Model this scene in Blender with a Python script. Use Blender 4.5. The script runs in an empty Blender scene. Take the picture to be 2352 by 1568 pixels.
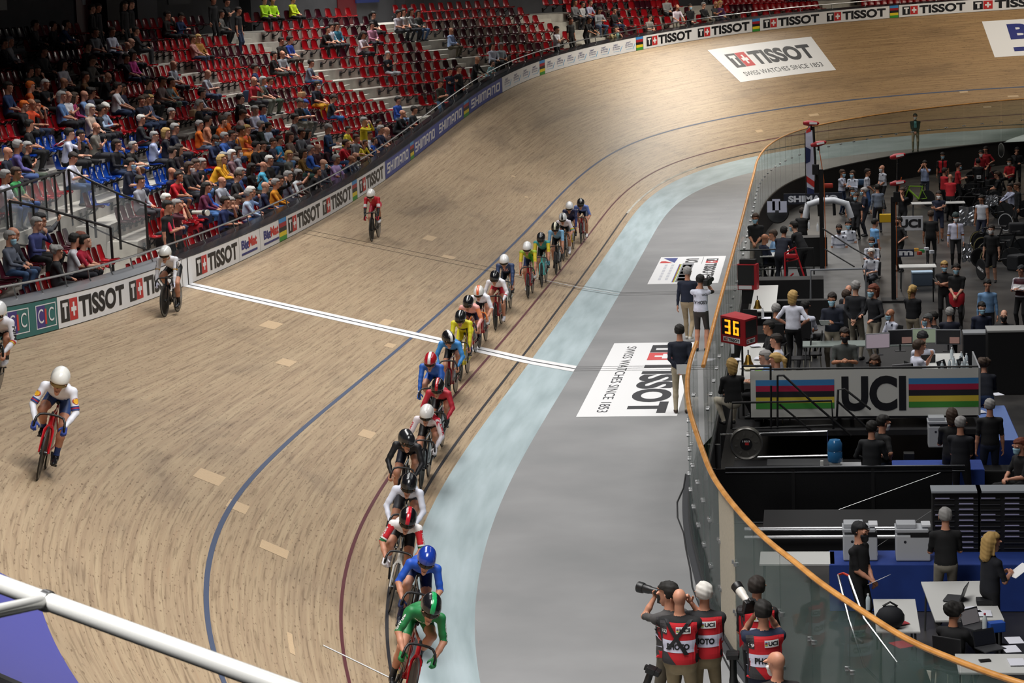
import bpy, bmesh, math, random
import numpy as np
from mathutils import Vector, Matrix
random.seed(7)
C = bpy.context.scene.collection
SC = bpy.context.scene

# ---------------------------------------------------------------- camera, world, lights, exposure
CAMPOS = np.array([6.54832, -58.6741, 8.68912])
FPX = 5106.97
RC = np.array([[0.99063762, 0.13145012, -0.03685063], [-0.01478245, -0.16505915, -0.98617288], [-0.13571508, 0.97748470, -0.16157065]])
cd = bpy.data.cameras.new('camera'); cam = bpy.data.objects.new('camera', cd); C.objects.link(cam)
cd.sensor_width = 36.0; cd.lens = FPX / 2352 * 36.0; cd.clip_start = 0.2; cd.clip_end = 400
cam.matrix_world = Matrix(((RC[0][0], -RC[1][0], -RC[2][0], CAMPOS[0]), (RC[0][1], -RC[1][1], -RC[2][1], CAMPOS[1]),
                           (RC[0][2], -RC[1][2], -RC[2][2], CAMPOS[2]), (0, 0, 0, 1)))
cd.dof.use_dof = True; cd.dof.focus_distance = 46.0; cd.dof.aperture_fstop = 20.0
SC.camera = cam
SC.view_settings.view_transform = 'Standard'; SC.view_settings.look = 'None'
SC.view_settings.gamma = 1.0; SC.view_settings.use_curve_mapping = False
SC.view_settings.exposure = -1.15
wd = bpy.data.worlds.new('hall'); SC.world = wd; wd.use_nodes = True
wd.node_tree.nodes['Background'].inputs[0].default_value = (0.55, 0.6, 0.75, 1)
wd.node_tree.nodes['Background'].inputs[1].default_value = 0.035

def lamp(name, loc, size, power, col=(1, .98, .955), aim=None, sy=None, spread=130):
    l = bpy.data.lights.new(name, 'AREA'); l.energy = power; l.color = col
    l.shape = 'RECTANGLE' if sy else 'DISK'; l.size = size
    if sy: l.size_y = sy
    l.spread = math.radians(spread)
    o = bpy.data.objects.new(name, l); C.objects.link(o); o.location = loc
    if aim is not None:
        o.rotation_euler = (Vector(aim) - Vector(loc)).to_track_quat('-Z', 'Y').to_euler()
    return o
# rows of floodlights under the hall roof, above the track, with added fill lamps among them
lamp('floodlight_home_straight', (-2.2, -14, 14), 3.5, 3900, sy=26, spread=125)
lamp('floodlight_straight_end', (-2, 14, 14), 3.5, 1450, sy=22, spread=125)
lamp('floodlight_near_bend', (3, -37, 14.5), 5, 3700, sy=10, spread=130)
lamp('floodlight_infield', (8, -6, 14.5), 3.5, 2500, sy=30, spread=110)
lamp('fill_lamp_zone_end', (4.5, 19, 14), 2.5, 2300, sy=20, spread=95)  # added fill: lifts the far grey zone and the wall banners facing it
lamp('floodlight_infield_far', (14, 22, 14.5), 4, 1500, sy=30, spread=110)
lamp('floodlight_far_bend', (3.5, 40, 15), 3, 2400, col=(1, .93, .82), sy=9, spread=110, aim=(2, 42, 3))
lamp('floodlight_bend_apex', (18, 48, 15), 8, 1400, col=(1, .9, .76), sy=4, spread=120, aim=(17, 54, 4))
lamp('floodlight_stand', (-11.8, 27, 14), 2.5, 2600, sy=28, spread=80)
lamp('fill_lamp_lower_rows', (-10.6, -3, 12.5), 2, 1300, sy=18, spread=75)  # added fill so the lower spectators come up brighter
lamp('floodlight_bend_spot', (6.3, 56.5, 13.5), 6.0, 430, col=(1, .94, .85), spread=90, aim=(.8, 42, 3))
lamp('fill_lamp_near_rail', (2.5, -55.5, 13), 2, 1500, sy=4, spread=120)  # extra lamp put in to brighten the white handrail close to the viewer

# ---------------------------------------------------------------- small helpers
def lin(h):
    h = h.lstrip('#'); v = [int(h[i:i + 2], 16) / 255 for i in (0, 2, 4)]
    return tuple(c / 12.92 if c <= .04045 else ((c + .055) / 1.055) ** 2.4 for c in v) + (1,)
_M = {}
def mat(h, rough=.6, metal=0., coat=0., emit=0., name=None, noise=0.0, spec=None, nscale=30):
    key = (h, rough, metal, coat, emit, noise)
    if key in _M: return _M[key]
    m = bpy.data.materials.new(name or 'surface_' + h.strip('#')); m.use_nodes = True
    b = m.node_tree.nodes['Principled BSDF']
    c = lin(h)
    b.inputs['Base Color'].default_value = c
    b.inputs['Roughness'].default_value = rough; b.inputs['Metallic'].default_value = metal
    b.inputs['Coat Weight'].default_value = coat; b.inputs['Coat Roughness'].default_value = .08
    if spec is not None: b.inputs['Specular IOR Level'].default_value = spec
    if emit:
        b.inputs['Emission Color'].default_value = c; b.inputs['Emission Strength'].default_value = emit
    nt = m.node_tree
    if noise:
        tc = nt.nodes.new('ShaderNodeTexCoord'); n = nt.nodes.new('ShaderNodeTexNoise'); n.inputs['Scale'].default_value = nscale
        n.inputs['Detail'].default_value = 4
        r = nt.nodes.new('ShaderNodeMapRange'); r.inputs[1].default_value = .3; r.inputs[2].default_value = .7
        r.inputs[3].default_value = 1 - noise; r.inputs[4].default_value = 1 + noise
        mx = nt.nodes.new('ShaderNodeMix'); mx.data_type = 'RGBA'; mx.blend_type = 'MULTIPLY'; mx.inputs[0].default_value = 1
        mx.inputs[6].default_value = c
        nt.links.new(tc.outputs['Object'], n.inputs['Vector']); nt.links.new(n.outputs[0], r.inputs[0])
        nt.links.new(r.outputs[0], mx.inputs[7]); nt.links.new(mx.outputs[2], b.inputs['Base Color'])
    _M[key] = m
    return m
def link(name, me, mats, parent=None, loc=None):
    o = bpy.data.objects.new(name, me); C.objects.link(o)
    for m in (mats if isinstance(mats, (list, tuple)) else [mats]): me.materials.append(m)
    if parent is not None: o.parent = parent
    if loc is not None: o.location = loc
    return o
def mesh(name, v, f, mats, parent=None, smooth=False, mi=None, uv=None):
    me = bpy.data.meshes.new(name); me.from_pydata([tuple(map(float, p)) for p in v], [], [tuple(map(int, q)) for q in f])
    if smooth: me.polygons.foreach_set('use_smooth', [True] * len(me.polygons))
    if mi is not None: me.polygons.foreach_set('material_index', [int(i) for i in mi])
    me.update()
    return link(name, me, mats, parent)
def tag(o, label=None, cat=None, group=None, kind=None):
    if label: o['label'] = label
    if cat: o['category'] = cat
    if group: o['group'] = group
    if kind: o['kind'] = kind
    return o
def thing(name, label, cat, loc=(0, 0, 0), rz=0., group=None):
    o = bpy.data.objects.new(name, None); C.objects.link(o); o.location = loc; o.rotation_euler = (0, 0, rz)
    o.empty_display_size = .2
    return tag(o, label, cat, group)
class MB:
    """collects shapes, then links them as ONE mesh object"""
    def __init__(s): s.v = []; s.f = []; s.mi = []; s.m = 0
    def add(s, v, f):
        b = len(s.v); s.v += [tuple(p) for p in v]; s.f += [tuple(b + i for i in q) for q in f]; s.mi += [s.m] * len(f); return s
    def box(s, c, d, R=None, bev=0.0):
        hx, hy, hz = d[0] / 2, d[1] / 2, d[2] / 2
        if bev > 0:
            bm = bmesh.new(); bmesh.ops.create_cube(bm, size=1)
            bmesh.ops.scale(bm, vec=d, verts=bm.verts)
            bmesh.ops.bevel(bm, geom=bm.edges[:], offset=bev, segments=2, affect='EDGES', profile=.6)
            bm.verts.index_update(); v = [tuple(x.co) for x in bm.verts]; f = [[x.index for x in q.verts] for q in bm.faces]; bm.free()
        else:
            v = [(x, y, z) for x in (-hx, hx) for y in (-hy, hy) for z in (-hz, hz)]
            f = [(0, 1, 3, 2), (4, 6, 7, 5), (0, 4, 5, 1), (2, 3, 7, 6), (0, 2, 6, 4), (1, 5, 7, 3)]
        if R is not None: v = [tuple(R @ Vector(p)) for p in v]
        return s.add([(p[0] + c[0], p[1] + c[1], p[2] + c[2]) for p in v], f)
    def tube(s, pts, r, n=10, cap=True, closed=False, flat=None):
        pts = [Vector(p) for p in pts]; N = len(pts); rs = r if isinstance(r, (list, tuple)) else [r] * N
        v = []; up = None
        for i, p in enumerate(pts):
            if closed: t = pts[(i + 1) % N] - pts[i - 1]
            else: t = pts[min(i + 1, N - 1)] - pts[max(i - 1, 0)]
            t.normalize()
            if up is None:
                up = Vector((0, 0, 1)) if abs(t.z) < .9 else Vector((0, 1, 0))
            a = t.cross(up)
            if a.length < 1e-6: a = t.orthogonal()
            a.normalize(); b = a.cross(t).normalized(); up = b
            for k in range(n):
                w = 2 * math.pi * k / n
                q = p + a * (math.cos(w) * rs[i] * (flat[0] if flat else 1)) + b * (math.sin(w) * rs[i] * (flat[1] if flat else 1)); v.append(tuple(q))
        f = []
        for i in range(N if closed else N - 1):
            j = (i + 1) % N
            for k in range(n): f.append((i * n + k, i * n + (k + 1) % n, j * n + (k + 1) % n, j * n + k))
        if cap and not closed: f += [tuple(range(n - 1, -1, -1)), tuple((N - 1) * n + k for k in range(n))]
        return s.add(v, f)
    def lathe(s, prof, c=(0, 0, 0), n=20, axis='Z', R=None):
        v = []; f = []
        for (r, z) in prof:
            for k in range(n):
                w = 2 * math.pi * k / n; p = (r * math.cos(w), r * math.sin(w), z)
                if axis == 'X': p = (p[2], p[0], p[1])
                if axis == 'Y': p = (p[0], p[2], p[1])
                if R is not None: p = tuple(R @ Vector(p))
                v.append((p[0] + c[0], p[1] + c[1], p[2] + c[2]))
        m = len(prof)
        for i in range(m - 1):
            for k in range(n): f.append((i * n + k, i * n + (k + 1) % n, (i + 1) * n + (k + 1) % n, (i + 1) * n + k))
        if prof[0][0] > 1e-5: f.append(tuple(range(n - 1, -1, -1)))
        if prof[-1][0] > 1e-5: f.append(tuple((m - 1) * n + k for k in range(n)))
        return s.add(v, f)
    def ball(s, c, r, n=12):
        r = r if isinstance(r, (tuple, list)) else (r, r, r)
        v = []; f = []; h = n // 2
        for i in range(h + 1):
            a = math.pi * i / h
            for k in range(n):
                w = 2 * math.pi * k / n
                v.append((c[0] + r[0] * math.sin(a) * math.cos(w), c[1] + r[1] * math.sin(a) * math.sin(w), c[2] + r[2] * math.cos(a)))
        for i in range(h):
            for k in range(n): f.append((i * n + k, (i + 1) * n + k, (i + 1) * n + (k + 1) % n, i * n + (k + 1) % n))
        return s.add(v, f)
    def prism(s, poly, z0, z1, R=None, c=(0, 0, 0)):
        n = len(poly); v = [(x, y, z0) for x, y in poly] + [(x, y, z1) for x, y in poly]
        f = [tuple(range(n - 1, -1, -1)), tuple(range(n, 2 * n))] + [(i, (i + 1) % n, n + (i + 1) % n, n + i) for i in range(n)]
        if R is not None: v = [tuple(R @ Vector(p)) for p in v]
        return s.add([(p[0] + c[0], p[1] + c[1], p[2] + c[2]) for p in v], f)
    def build(s, name, m, parent=None, smooth=False):
        me = bpy.data.meshes.new(name); me.from_pydata(s.v, [], s.f)
        ms = m if isinstance(m, (list, tuple)) else [m]
        if len(ms) > 1: me.polygons.foreach_set('material_index', s.mi)
        if smooth:
            me.polygons.foreach_set('use_smooth', [True] * len(me.polygons))
            try: me.set_sharp_from_angle(angle=math.radians(40))
            except Exception: pass
        me.update()
        return link(name, me, ms, parent)
def copy_tree(o, parent=None, cache=None):
    c = o.copy(); C.objects.link(c); c.parent = parent
    c.matrix_parent_inverse = o.matrix_parent_inverse.copy()
    for ch in o.children: copy_tree(ch, c)
    return c
def ray(u, v):
    return RC.T @ np.array([(u - 1176) / FPX, (v - 784) / FPX, 1.0])
def at(u, v, z):
    """the point at height z seen at photograph pixel (u, v)"""
    d = ray(u, v); t = (z - CAMPOS[2]) / d[2]; return CAMPOS + t * d
def pxm(P):
    return FPX / float((RC @ (np.array(P) - CAMPOS))[2])

# ---------------------------------------------------------------- the track's geometry
TP = [0.00666, -0.01335, 0.0092, 0.1922, 0.3248, 0.49272, 0.71632, 0.97653]
BP = [0.218, 0.22767, 0.25696, 0.33513, 0.51759, 0.60504, 0.71067, 0.78505]
FIN, PUR, WCO = -10.00815, 1.59719, 1.02331
KN = np.array([0, 8, 16, 24, 32, 40, 50, 62.5])
def _track():
    s = np.linspace(0, 62.5, 251); ds = s[1] - s[0]; g = np.ones(25) / 25
    def sm(v):
        e = np.concatenate([v[25:0:-1], v, v[-2:-27:-1]])
        return np.convolve(np.convolve(e, g, 'same'), g, 'same')[25:-25]
    k = sm(np.interp(s, KN, TP)); k *= (np.pi / 2) / (((k[1:] + k[:-1]) / 2).sum() * ds)
    th = np.concatenate([[0], np.cumsum((k[1:] + k[:-1]) / 2 * ds)])
    x = np.concatenate([[0], np.cumsum((np.sin(th[1:]) + np.sin(th[:-1])) / 2 * ds)])
    y = np.concatenate([[0], np.cumsum((np.cos(th[1:]) + np.cos(th[:-1])) / 2 * ds)])
    ph = sm(np.interp(s, KN, BP))
    # a few metres past each bend's apex, mirrored about it
    def ext(a, odd=None):
        return np.concatenate([a, (2 * odd - a[-2:-50:-1]) if odd is not None else a[-2:-50:-1]])
    s2 = ext(s, 62.5); th2 = ext(th, np.pi / 2); x2 = ext(x, x[-1]); y2 = ext(y); ph2 = ext(ph)
    m = lambda a, sg: np.concatenate([sg * a[:0:-1], a])
    return m(s2, -1), m(x2, 1), m(y2, -1), m(th2, -1), m(ph2, 1)
TS, TX, TY, TT, TB = _track()
def trk(s, w, h=0.0):
    """world point at s metres along the track and w metres up the boards from their inner edge; h is off the surface"""
    s = np.asarray(s, float); w = np.asarray(w, float)
    x, y, t, b = (np.interp(s, TS, a) for a in (TX, TY, TT, TB))
    cb = .8 * b; z0 = WCO * np.sin(cb)
    wood = w >= 0
    d = np.where(wood, (w - .2) * np.cos(b), -.2 * np.cos(b) + w * np.cos(cb)) - np.where(wood, np.sin(b), np.sin(cb)) * h
    z = z0 + np.where(wood, w * np.sin(b), w * np.sin(cb)) + np.where(wood, np.cos(b), np.cos(cb)) * h
    return np.stack([x - np.cos(t) * d, y + np.sin(t) * d, z + 0 * x], -1)
def wall(s, h=0., d=0.):
    """outer wall: h up from the top of the boards, d metres outwards"""
    s = np.asarray(s, float); p = trk(s, 8.0 + 0 * s); t = np.interp(s, TS, TT)
    p[..., 0] -= np.cos(t) * d; p[..., 1] += np.sin(t) * d; p[..., 2] += h
    return p
def frame_at(s, w):
    """position, rotation matrix (local Y = direction of riding, Z = off the boards) on the track"""
    p = trk(s, w); f = trk(s - .3, w) - trk(s + .3, w); u = trk(s, w + .3) - trk(s, w - .05)
    f = Vector(f).normalized(); u = Vector(u); n = u.cross(f) if u.cross(f).z > 0 else f.cross(u); n.normalize()
    r = f.cross(n).normalized()
    return Vector(p), Matrix((r, f, n)).transposed()
def grid_faces(n, m):
    return [(i * m + j, (i + 1) * m + j, (i + 1) * m + j + 1, i * m + j + 1) for i in range(n - 1) for j in range(m - 1)]
def strip(name, ss, ws, h, m, parent=None, uv=True, fn=None, thick=0):
    ss = np.asarray(ss, float); ws = np.asarray(ws, float)
    P = (fn or trk)(ss[:, None] + 0 * ws[None], ws[None] + 0 * ss[:, None], h).reshape(-1, 3)
    f = grid_faces(len(ss), len(ws))
    f = [q[::-1] for q in f]
    o = mesh(name, P, f, m, parent, smooth=True)
    if uv:
        l = o.data.uv_layers.new(name='uv'); UV = np.stack([(ss[:, None] + 0 * ws[None]).ravel(), (ws[None] + 0 * ss[:, None]).ravel()], 1)
        idx = np.empty(len(o.data.loops), int); o.data.loops.foreach_get('vertex_index', idx)
        l.data.foreach_set('uv', UV[idx].ravel())
    return o
def nodes(name):
    m = bpy.data.materials.new(name); m.use_nodes = True; nt = m.node_tree
    return m, nt, nt.nodes['Principled BSDF'], nt.links.new
def N(nt, t, **k):
    n = nt.nodes.new('ShaderNode' + t)
    for a, b in k.items():
        if a.startswith('i'): n.inputs[int(a[1:])].default_value = b
        else: setattr(n, a, b)
    return n
def ramp(nt, pts):
    r = nt.nodes.new('ShaderNodeValToRGB'); e = r.color_ramp.elements
    while len(e) < len(pts): e.new(.5)
    for x, (p, c) in zip(e, pts): x.position = p; x.color = c if isinstance(c, tuple) else lin(c)
    return r
# boards: long thin planks that follow the track, worn and stained
def wood_material():
    m, nt, b, L = nodes('pine_track_boards')
    uv = N(nt, 'UVMap'); mp = N(nt, 'Mapping'); L(uv.outputs[0], mp.inputs[0]); mp.inputs['Scale'].default_value = (.16, 13, 1)
    n1 = N(nt, 'TexNoise'); n1.inputs['Scale'].default_value = 1.0; n1.inputs['Detail'].default_value = 6; n1.inputs['Roughness'].default_value = .65
    L(mp.outputs[0], n1.inputs['Vector'])
    r1 = ramp(nt, [(.25, '#8f7a63'), (.42, '#a48e74'), (.55, '#ae997d'), (.75, '#bba789')]); L(n1.outputs[0], r1.inputs[0])
    mp2 = N(nt, 'Mapping'); L(uv.outputs[0], mp2.inputs[0]); mp2.inputs['Scale'].default_value = (.9, 26, 1)
    n2 = N(nt, 'TexNoise'); n2.inputs['Scale'].default_value = 1.0; n2.inputs['Detail'].default_value = 3; L(mp2.outputs[0], n2.inputs['Vector'])
    r2 = ramp(nt, [(.36, (.62, .6, .58, 1)), (.47, (1, 1, 1, 1)), (.62, (1, 1, 1, 1)), (.72, (1.1, 1.04, 1, 1))]); L(n2.outputs[0], r2.inputs[0])
    mx = N(nt, 'Mix', data_type='RGBA', blend_type='MULTIPLY', i0=.75); L(r1.outputs[0], mx.inputs[6]); L(r2.outputs[0], mx.inputs[7])
    # nail and joint specks
    mp3 = N(nt, 'Mapping'); L(uv.outputs[0], mp3.inputs[0]); mp3.inputs['Scale'].default_value = (6, 30, 1)
    n3 = N(nt, 'TexNoise'); n3.inputs['Scale'].default_value = 1.0; n3.inputs['Detail'].default_value = 1; L(mp3.outputs[0], n3.inputs['Vector'])
    r3 = ramp(nt, [(.645, (1, 1, 1, 1)), (.70, (.42, .37, .34, 1))]); L(n3.outputs[0], r3.inputs[0])
    mx2 = N(nt, 'Mix', data_type='RGBA', blend_type='MULTIPLY', i0=.75); L(mx.outputs[2], mx2.inputs[6]); L(r3.outputs[0], mx2.inputs[7])
    # broad dark wear and tyre marks
    mp4 = N(nt, 'Mapping'); L(uv.outputs[0], mp4.inputs[0]); mp4.inputs['Scale'].default_value = (.22, .6, 1)
    n4 = N(nt, 'TexNoise'); n4.inputs['Scale'].default_value = 1.0; n4.inputs['Detail'].default_value = 5; n4.inputs['Distortion'].default_value = .6; L(mp4.outputs[0], n4.inputs['Vector'])
    r4 = ramp(nt, [(.28, (.6, .6, .64, 1)), (.45, (1, 1, 1, 1)), (1, (1.04, 1.02, 1, 1))]); L(n4.outputs[0], r4.inputs[0])
    mx3 = N(nt, 'Mix', data_type='RGBA', blend_type='MULTIPLY', i0=.7); L(mx2.outputs[2], mx3.inputs[6]); L(r4.outputs[0], mx3.inputs[7])
    # browner boards in the far bend
    sx = N(nt, 'SeparateXYZ'); L(uv.outputs[0], sx.inputs[0])
    mr = N(nt, 'MapRange', i1=42., i2=52., i3=0., i4=1.); L(sx.outputs[0], mr.inputs[0])
    mx4 = N(nt, 'Mix', data_type='RGBA', blend_type='MULTIPLY'); L(mr.outputs[0], mx4.inputs[0]); L(mx3.outputs[2], mx4.inputs[6]); mx4.inputs[7].default_value = (.86, .74, .56, 1)
    L(mx4.outputs[2], b.inputs['Base Color'])
    b.inputs['Roughness'].default_value = .42; b.inputs['Specular IOR Level'].default_value = .45
    bp = N(nt, 'Bump'); bp.inputs['Strength'].default_value = .12; bp.inputs['Distance'].default_value = .01; L(n2.outputs[0], bp.inputs['Height']); L(bp.outputs[0], b.inputs['Normal'])
    return m
def painted(name, cols, scale=(.5, 2.5), rough=.55):
    m, nt, b, L = nodes(name); uv = N(nt, 'UVMap'); mp = N(nt, 'Mapping'); L(uv.outputs[0], mp.inputs[0]); mp.inputs['Scale'].default_value = (scale[0], scale[1], 1)
    n = N(nt, 'TexNoise'); n.inputs['Scale'].default_value = 1; n.inputs['Detail'].default_value = 6; L(mp.outputs[0], n.inputs['Vector'])
    r = ramp(nt, [(.3, cols[0]), (.5, cols[1]), (.7, cols[2])]); L(n.outputs[0], r.inputs[0]); L(r.outputs[0], b.inputs['Base Color']); b.inputs['Roughness'].default_value = rough
    return m
SS = np.arange(-66, 72.01, .25)
o = tag(strip('track', SS, np.concatenate([np.linspace(0, 8, 25)]), 0, wood_material()), kind='structure')
o = tag(strip('cote_azur_band', SS, np.linspace(-WCO, 0, 7), 0, painted('pale_blue_band_paint', ['#94a4a8', '#a4b4b8', '#b2c1c6'], (.35, 3.5))), kind='structure')
M_BLACKL = mat('#26262c', .5); M_REDL = mat('#5a2a30', .55); M_BLUEL = mat('#46526b', .5); M_WHITE = mat('#e9e9ea', .5); M_WHITEL = mat('#dcdcdc', .5)
M_INK = mat('#16171c', .5); M_RED = mat('#c22a2c', .5)
SL = SS
for nm, w0, w1, m in (('black_measuring_line', .2, .25, M_BLACKL), ('red_sprint_line', .85, .9, M_REDL), ('blue_stayer_line', 2.65, 2.72, M_BLUEL)):
    tag(strip(nm, SL, [w0, w1], .004, m), kind='structure')
WW = np.linspace(-WCO + .02, 7.98, 40)
def cross(name, s0, s1, w0, w1, m, h=.006):
    ws = np.linspace(w0, w1, 30)
    return tag(strip(name, [s0, s1], ws, h, m), kind='structure')
cross('finish_line', FIN - .36, FIN + .36, -WCO, 7.99, M_WHITE, .006); cross('finish_line_centre', FIN - .035, FIN + .035, -WCO, 7.99, M_INK, .009)
cross('pursuit_line', PUR - .03, PUR + .03, -WCO, 1.9, M_WHITEL, .008)
for a in (-.34, .34): cross('timing_tape', PUR + a - .015, PUR + a + .015, -WCO, 7.9, M_INK, .007)
m_scuff = mat('#b9b6ab', .6, noise=.3, nscale=1.2)
tag(strip('trim_white_line', np.arange(19.5, 34.6, .25), [.19, .26], .006, m_scuff), kind='structure')
M_PATCH = mat('#c7ad8b', .45, noise=.06)
for i, (ps, pw, l_, w_) in enumerate(((4.9, 4.9, .9, .3), (2.2, 3.9, .6, .35), (-12.6, 5.4, .9, .35), (-16.2, 4.2, .7, .3), (-9.2, 3.5, .8, .22), (-27.4, 3.2, .8, .4), (-28.6, 2.6, .6, .3), (-30.2, 1.9, .5, .4), (-20.5, 1.7, .6, .25), (20.5, 4.6, .25, .14), (17.2, 3.6, .3, .12), (47.6, 2.0, .6, .14), (43.2, 1.5, .5, .16), (56.2, 2.6, .4, .12), (57.0, 1.5, .4, .1), (58.4, 2.1, .5, .1), (-34.5, 1.6, .9, .07), (-11.8, 2.9, .5, .2))):
    tag(strip('trim_board_patch', [ps - l_ / 2, ps, ps + l_ / 2], [pw - w_ / 2, pw + w_ / 2], .003, M_PATCH), kind='structure')
k = MB()
for i in range(34):
    t_ = i / 33; q = at(1614 + 106 * t_ ** 1.25, 570 - 152 * t_, 0.); k.lathe([(0, .006), (.022, .006), (.022, .003)], (q[0], q[1], 0), 8)
tag(k.build('trim_dotted_arc', mat('#c4c4c4', .6)), kind='structure')
cross('two_hundred_metre_line', -33.9, -33.85, .02, 1.15, M_WHITEL, .006)
# flat grey safety zone
gs = SS; inner = trk(gs, -WCO + 0 * gs); inner[:, 2] = 0
FENCE_FAR = [(4.62, -21.1), (4.6, -16), (4.6, -8), (4.6, 0), (4.58, 8), (4.58, 16), (4.55, 20), (4.7, 25), (5.1, 29.6), (5.75, 33.5), (6.8, 37.1), (7.9, 39.7), (10.0, 43.8), (13.25, 48), (16.6, 51.4), (20.66, 52.3), (24.7, 51.4), (28, 48), (31.3, 43.8)]
FENCE_NEAR = [(4.38, -18.6), (4.36, -20.6), (4.42, -22.7), (4.58, -24.9), (4.75, -26.4), (4.93, -27.9), (5.12, -29.4), (5.35, -30.6), (5.65, -31.9), (5.95, -33.0), (6.3, -34.0), (6.55, -34.8), (6.95, -35.8), (7.4, -36.9), (7.8, -37.5), (8.4, -38.3), (10.5, -40.2), (14, -42)]
def smooth_poly(p, n):
    p = np.array(p, float)
    for _ in range(3):
        q = [p[0]]
        for a, b in zip(p[:-1], p[1:]): q += [a * .75 + b * .25, a * .25 + b * .75]
        p = np.array(q + [p[-1]])
    d = np.concatenate([[0], np.cumsum(np.hypot(*np.diff(p, axis=0).T))])
    t = np.linspace(0, d[-1], n); return np.stack([np.interp(t, d, p[:, i]) for i in (0, 1)], 1)
FF = smooth_poly(FENCE_FAR, 120); FN = smooth_poly(FENCE_NEAR, 80)
edge = np.concatenate([FN[::-1], FF[FF[:, 1] > -18.2]])            # the fence side, near to far
dE = np.concatenate([[0], np.cumsum(np.hypot(*np.diff(edge, axis=0).T))]); dI = np.concatenate([[0], np.cumsum(np.hypot(*np.diff(inner[:, :2], axis=0).T))])
# pair the two borders by nearest point
zone_v = []; M_ZONE = painted('grey_safety_zone_paint', ['#7f8081', '#888889', '#919192'], (.5, .5), .6)
ni = 9; prev = 0
for p in inner:
    j = np.hypot(edge[:, 0] - p[0], edge[:, 1] - p[1]).argmin(); j = max(prev, j); prev = j
    e = edge[j]
    for t in np.linspace(0, 1, ni): zone_v.append((p[0] * (1 - t) + e[0] * t, p[1] * (1 - t) + e[1] * t, 0))
o = mesh('floor', zone_v, [q[::-1] for q in grid_faces(len(inner), ni)], M_ZONE)
l = o.data.uv_layers.new(name='uv'); idx = np.empty(len(o.data.loops), int); o.data.loops.foreach_get('vertex_index', idx)
l.data.foreach_set('uv', np.array(zone_v)[idx][:, :2].ravel()); o['kind'] = 'structure'
ZF = -1.1
m_inf, nt, b, L = nodes('infield_resin_floor')
tc = N(nt, 'TexCoord'); n = N(nt, 'TexNoise'); n.inputs['Scale'].default_value = .7; n.inputs['Detail'].default_value = 6; L(tc.outputs['Object'], n.inputs['Vector'])
r = ramp(nt, [(.35, '#2c2b2b'), (.6, '#454341'), (.8, '#55524f')]); L(n.outputs[0], r.inputs[0]); L(r.outputs[0], b.inputs['Base Color']); b.inputs['Roughness'].default_value = .35
tag(mesh('floor_infield', [(3.0, -48, ZF), (45, -48, ZF), (45, 60, ZF), (3.0, 60, ZF)], [(0, 1, 2, 3)], m_inf), kind='structure')
tag(mesh('ground', [(-60, -75, -1.3), (60, -75, -1.3), (60, 100, -1.3), (-60, 100, -1.3)], [(0, 1, 2, 3)], mat('#3a3a3a', .8)), kind='structure')
# retaining wall under the fence
M_DARKW = mat('#1b1b1d', .6)
for nm, E_ in (('wall_infield_edge', FF), ('wall_infield_near', FN)):
    v = [(x, y, 0.0) for x, y in E_] + [(x, y, ZF) for x, y in E_]; n_ = len(E_)
    tag(mesh(nm, v, [(i, i + 1, n_ + i + 1, n_ + i) for i in range(n_ - 1)], M_DARKW), kind='structure')
for a in (-.25, 0, .25):
    p = [(inner[np.abs(gs - FIN).argmin()][0], FIN + a), (4.3, FIN + a)]
    tag(mesh('timing_cable', [(p[0][0], p[0][1] - .02, .004), (p[1][0], p[1][1] - .02, .004), (p[1][0], p[1][1] + .02, .004), (p[0][0], p[0][1] + .02, .004)], [(0, 1, 2, 3)], mat('#5c5b5c')), kind='structure')
    tag(mesh('timing_cable', [(p[0][0], PUR + a - .02, .004), (p[1][0], PUR + a - .02, .004), (p[1][0], PUR + a + .02, .004), (p[0][0], PUR + a + .02, .004)], [(0, 1, 2, 3)], mat('#5c5b5c')), kind='structure')

# ---------------------------------------------------------------- lettering that lies on curved surfaces
_TX = {}
def text2d(body, bold=.02, spacing=1.0):
    """flat lettering scaled to a unit box: (points n x 2, faces, width to height ratio)"""
    k = (body, bold, spacing)
    if k in _TX: return _TX[k]
    cu = bpy.data.curves.new('lettering', 'FONT'); cu.body = body; cu.size = 1; cu.offset = bold; cu.space_character = spacing; cu.resolution_u = 5; cu.fill_mode = 'FRONT'
    o = bpy.data.objects.new('lettering', cu); C.objects.link(o); bpy.context.view_layer.update()
    me = o.evaluated_get(bpy.context.evaluated_depsgraph_get()).to_mesh()
    v = np.array([x.co[:2] for x in me.vertices]); f = [tuple(p.vertices) for p in me.polygons]
    lo, hi = v.min(0), v.max(0); r = (hi - lo)[0] / (hi - lo)[1]
    v = (v - lo) / (hi - lo); o.to_mesh_clear(); bpy.data.objects.remove(o); bpy.data.curves.remove(cu)
    _TX[k] = (v, f, r); return _TX[k]
def rects(L):
    v = []; f = []
    for (x0, y0, x1, y1) in L:
        b = len(v); v += [(x0, y0), (x1, y0), (x1, y1), (x0, y1)]; f.append((b, b + 1, b + 2, b + 3))
    return np.array(v, float), f
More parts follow.
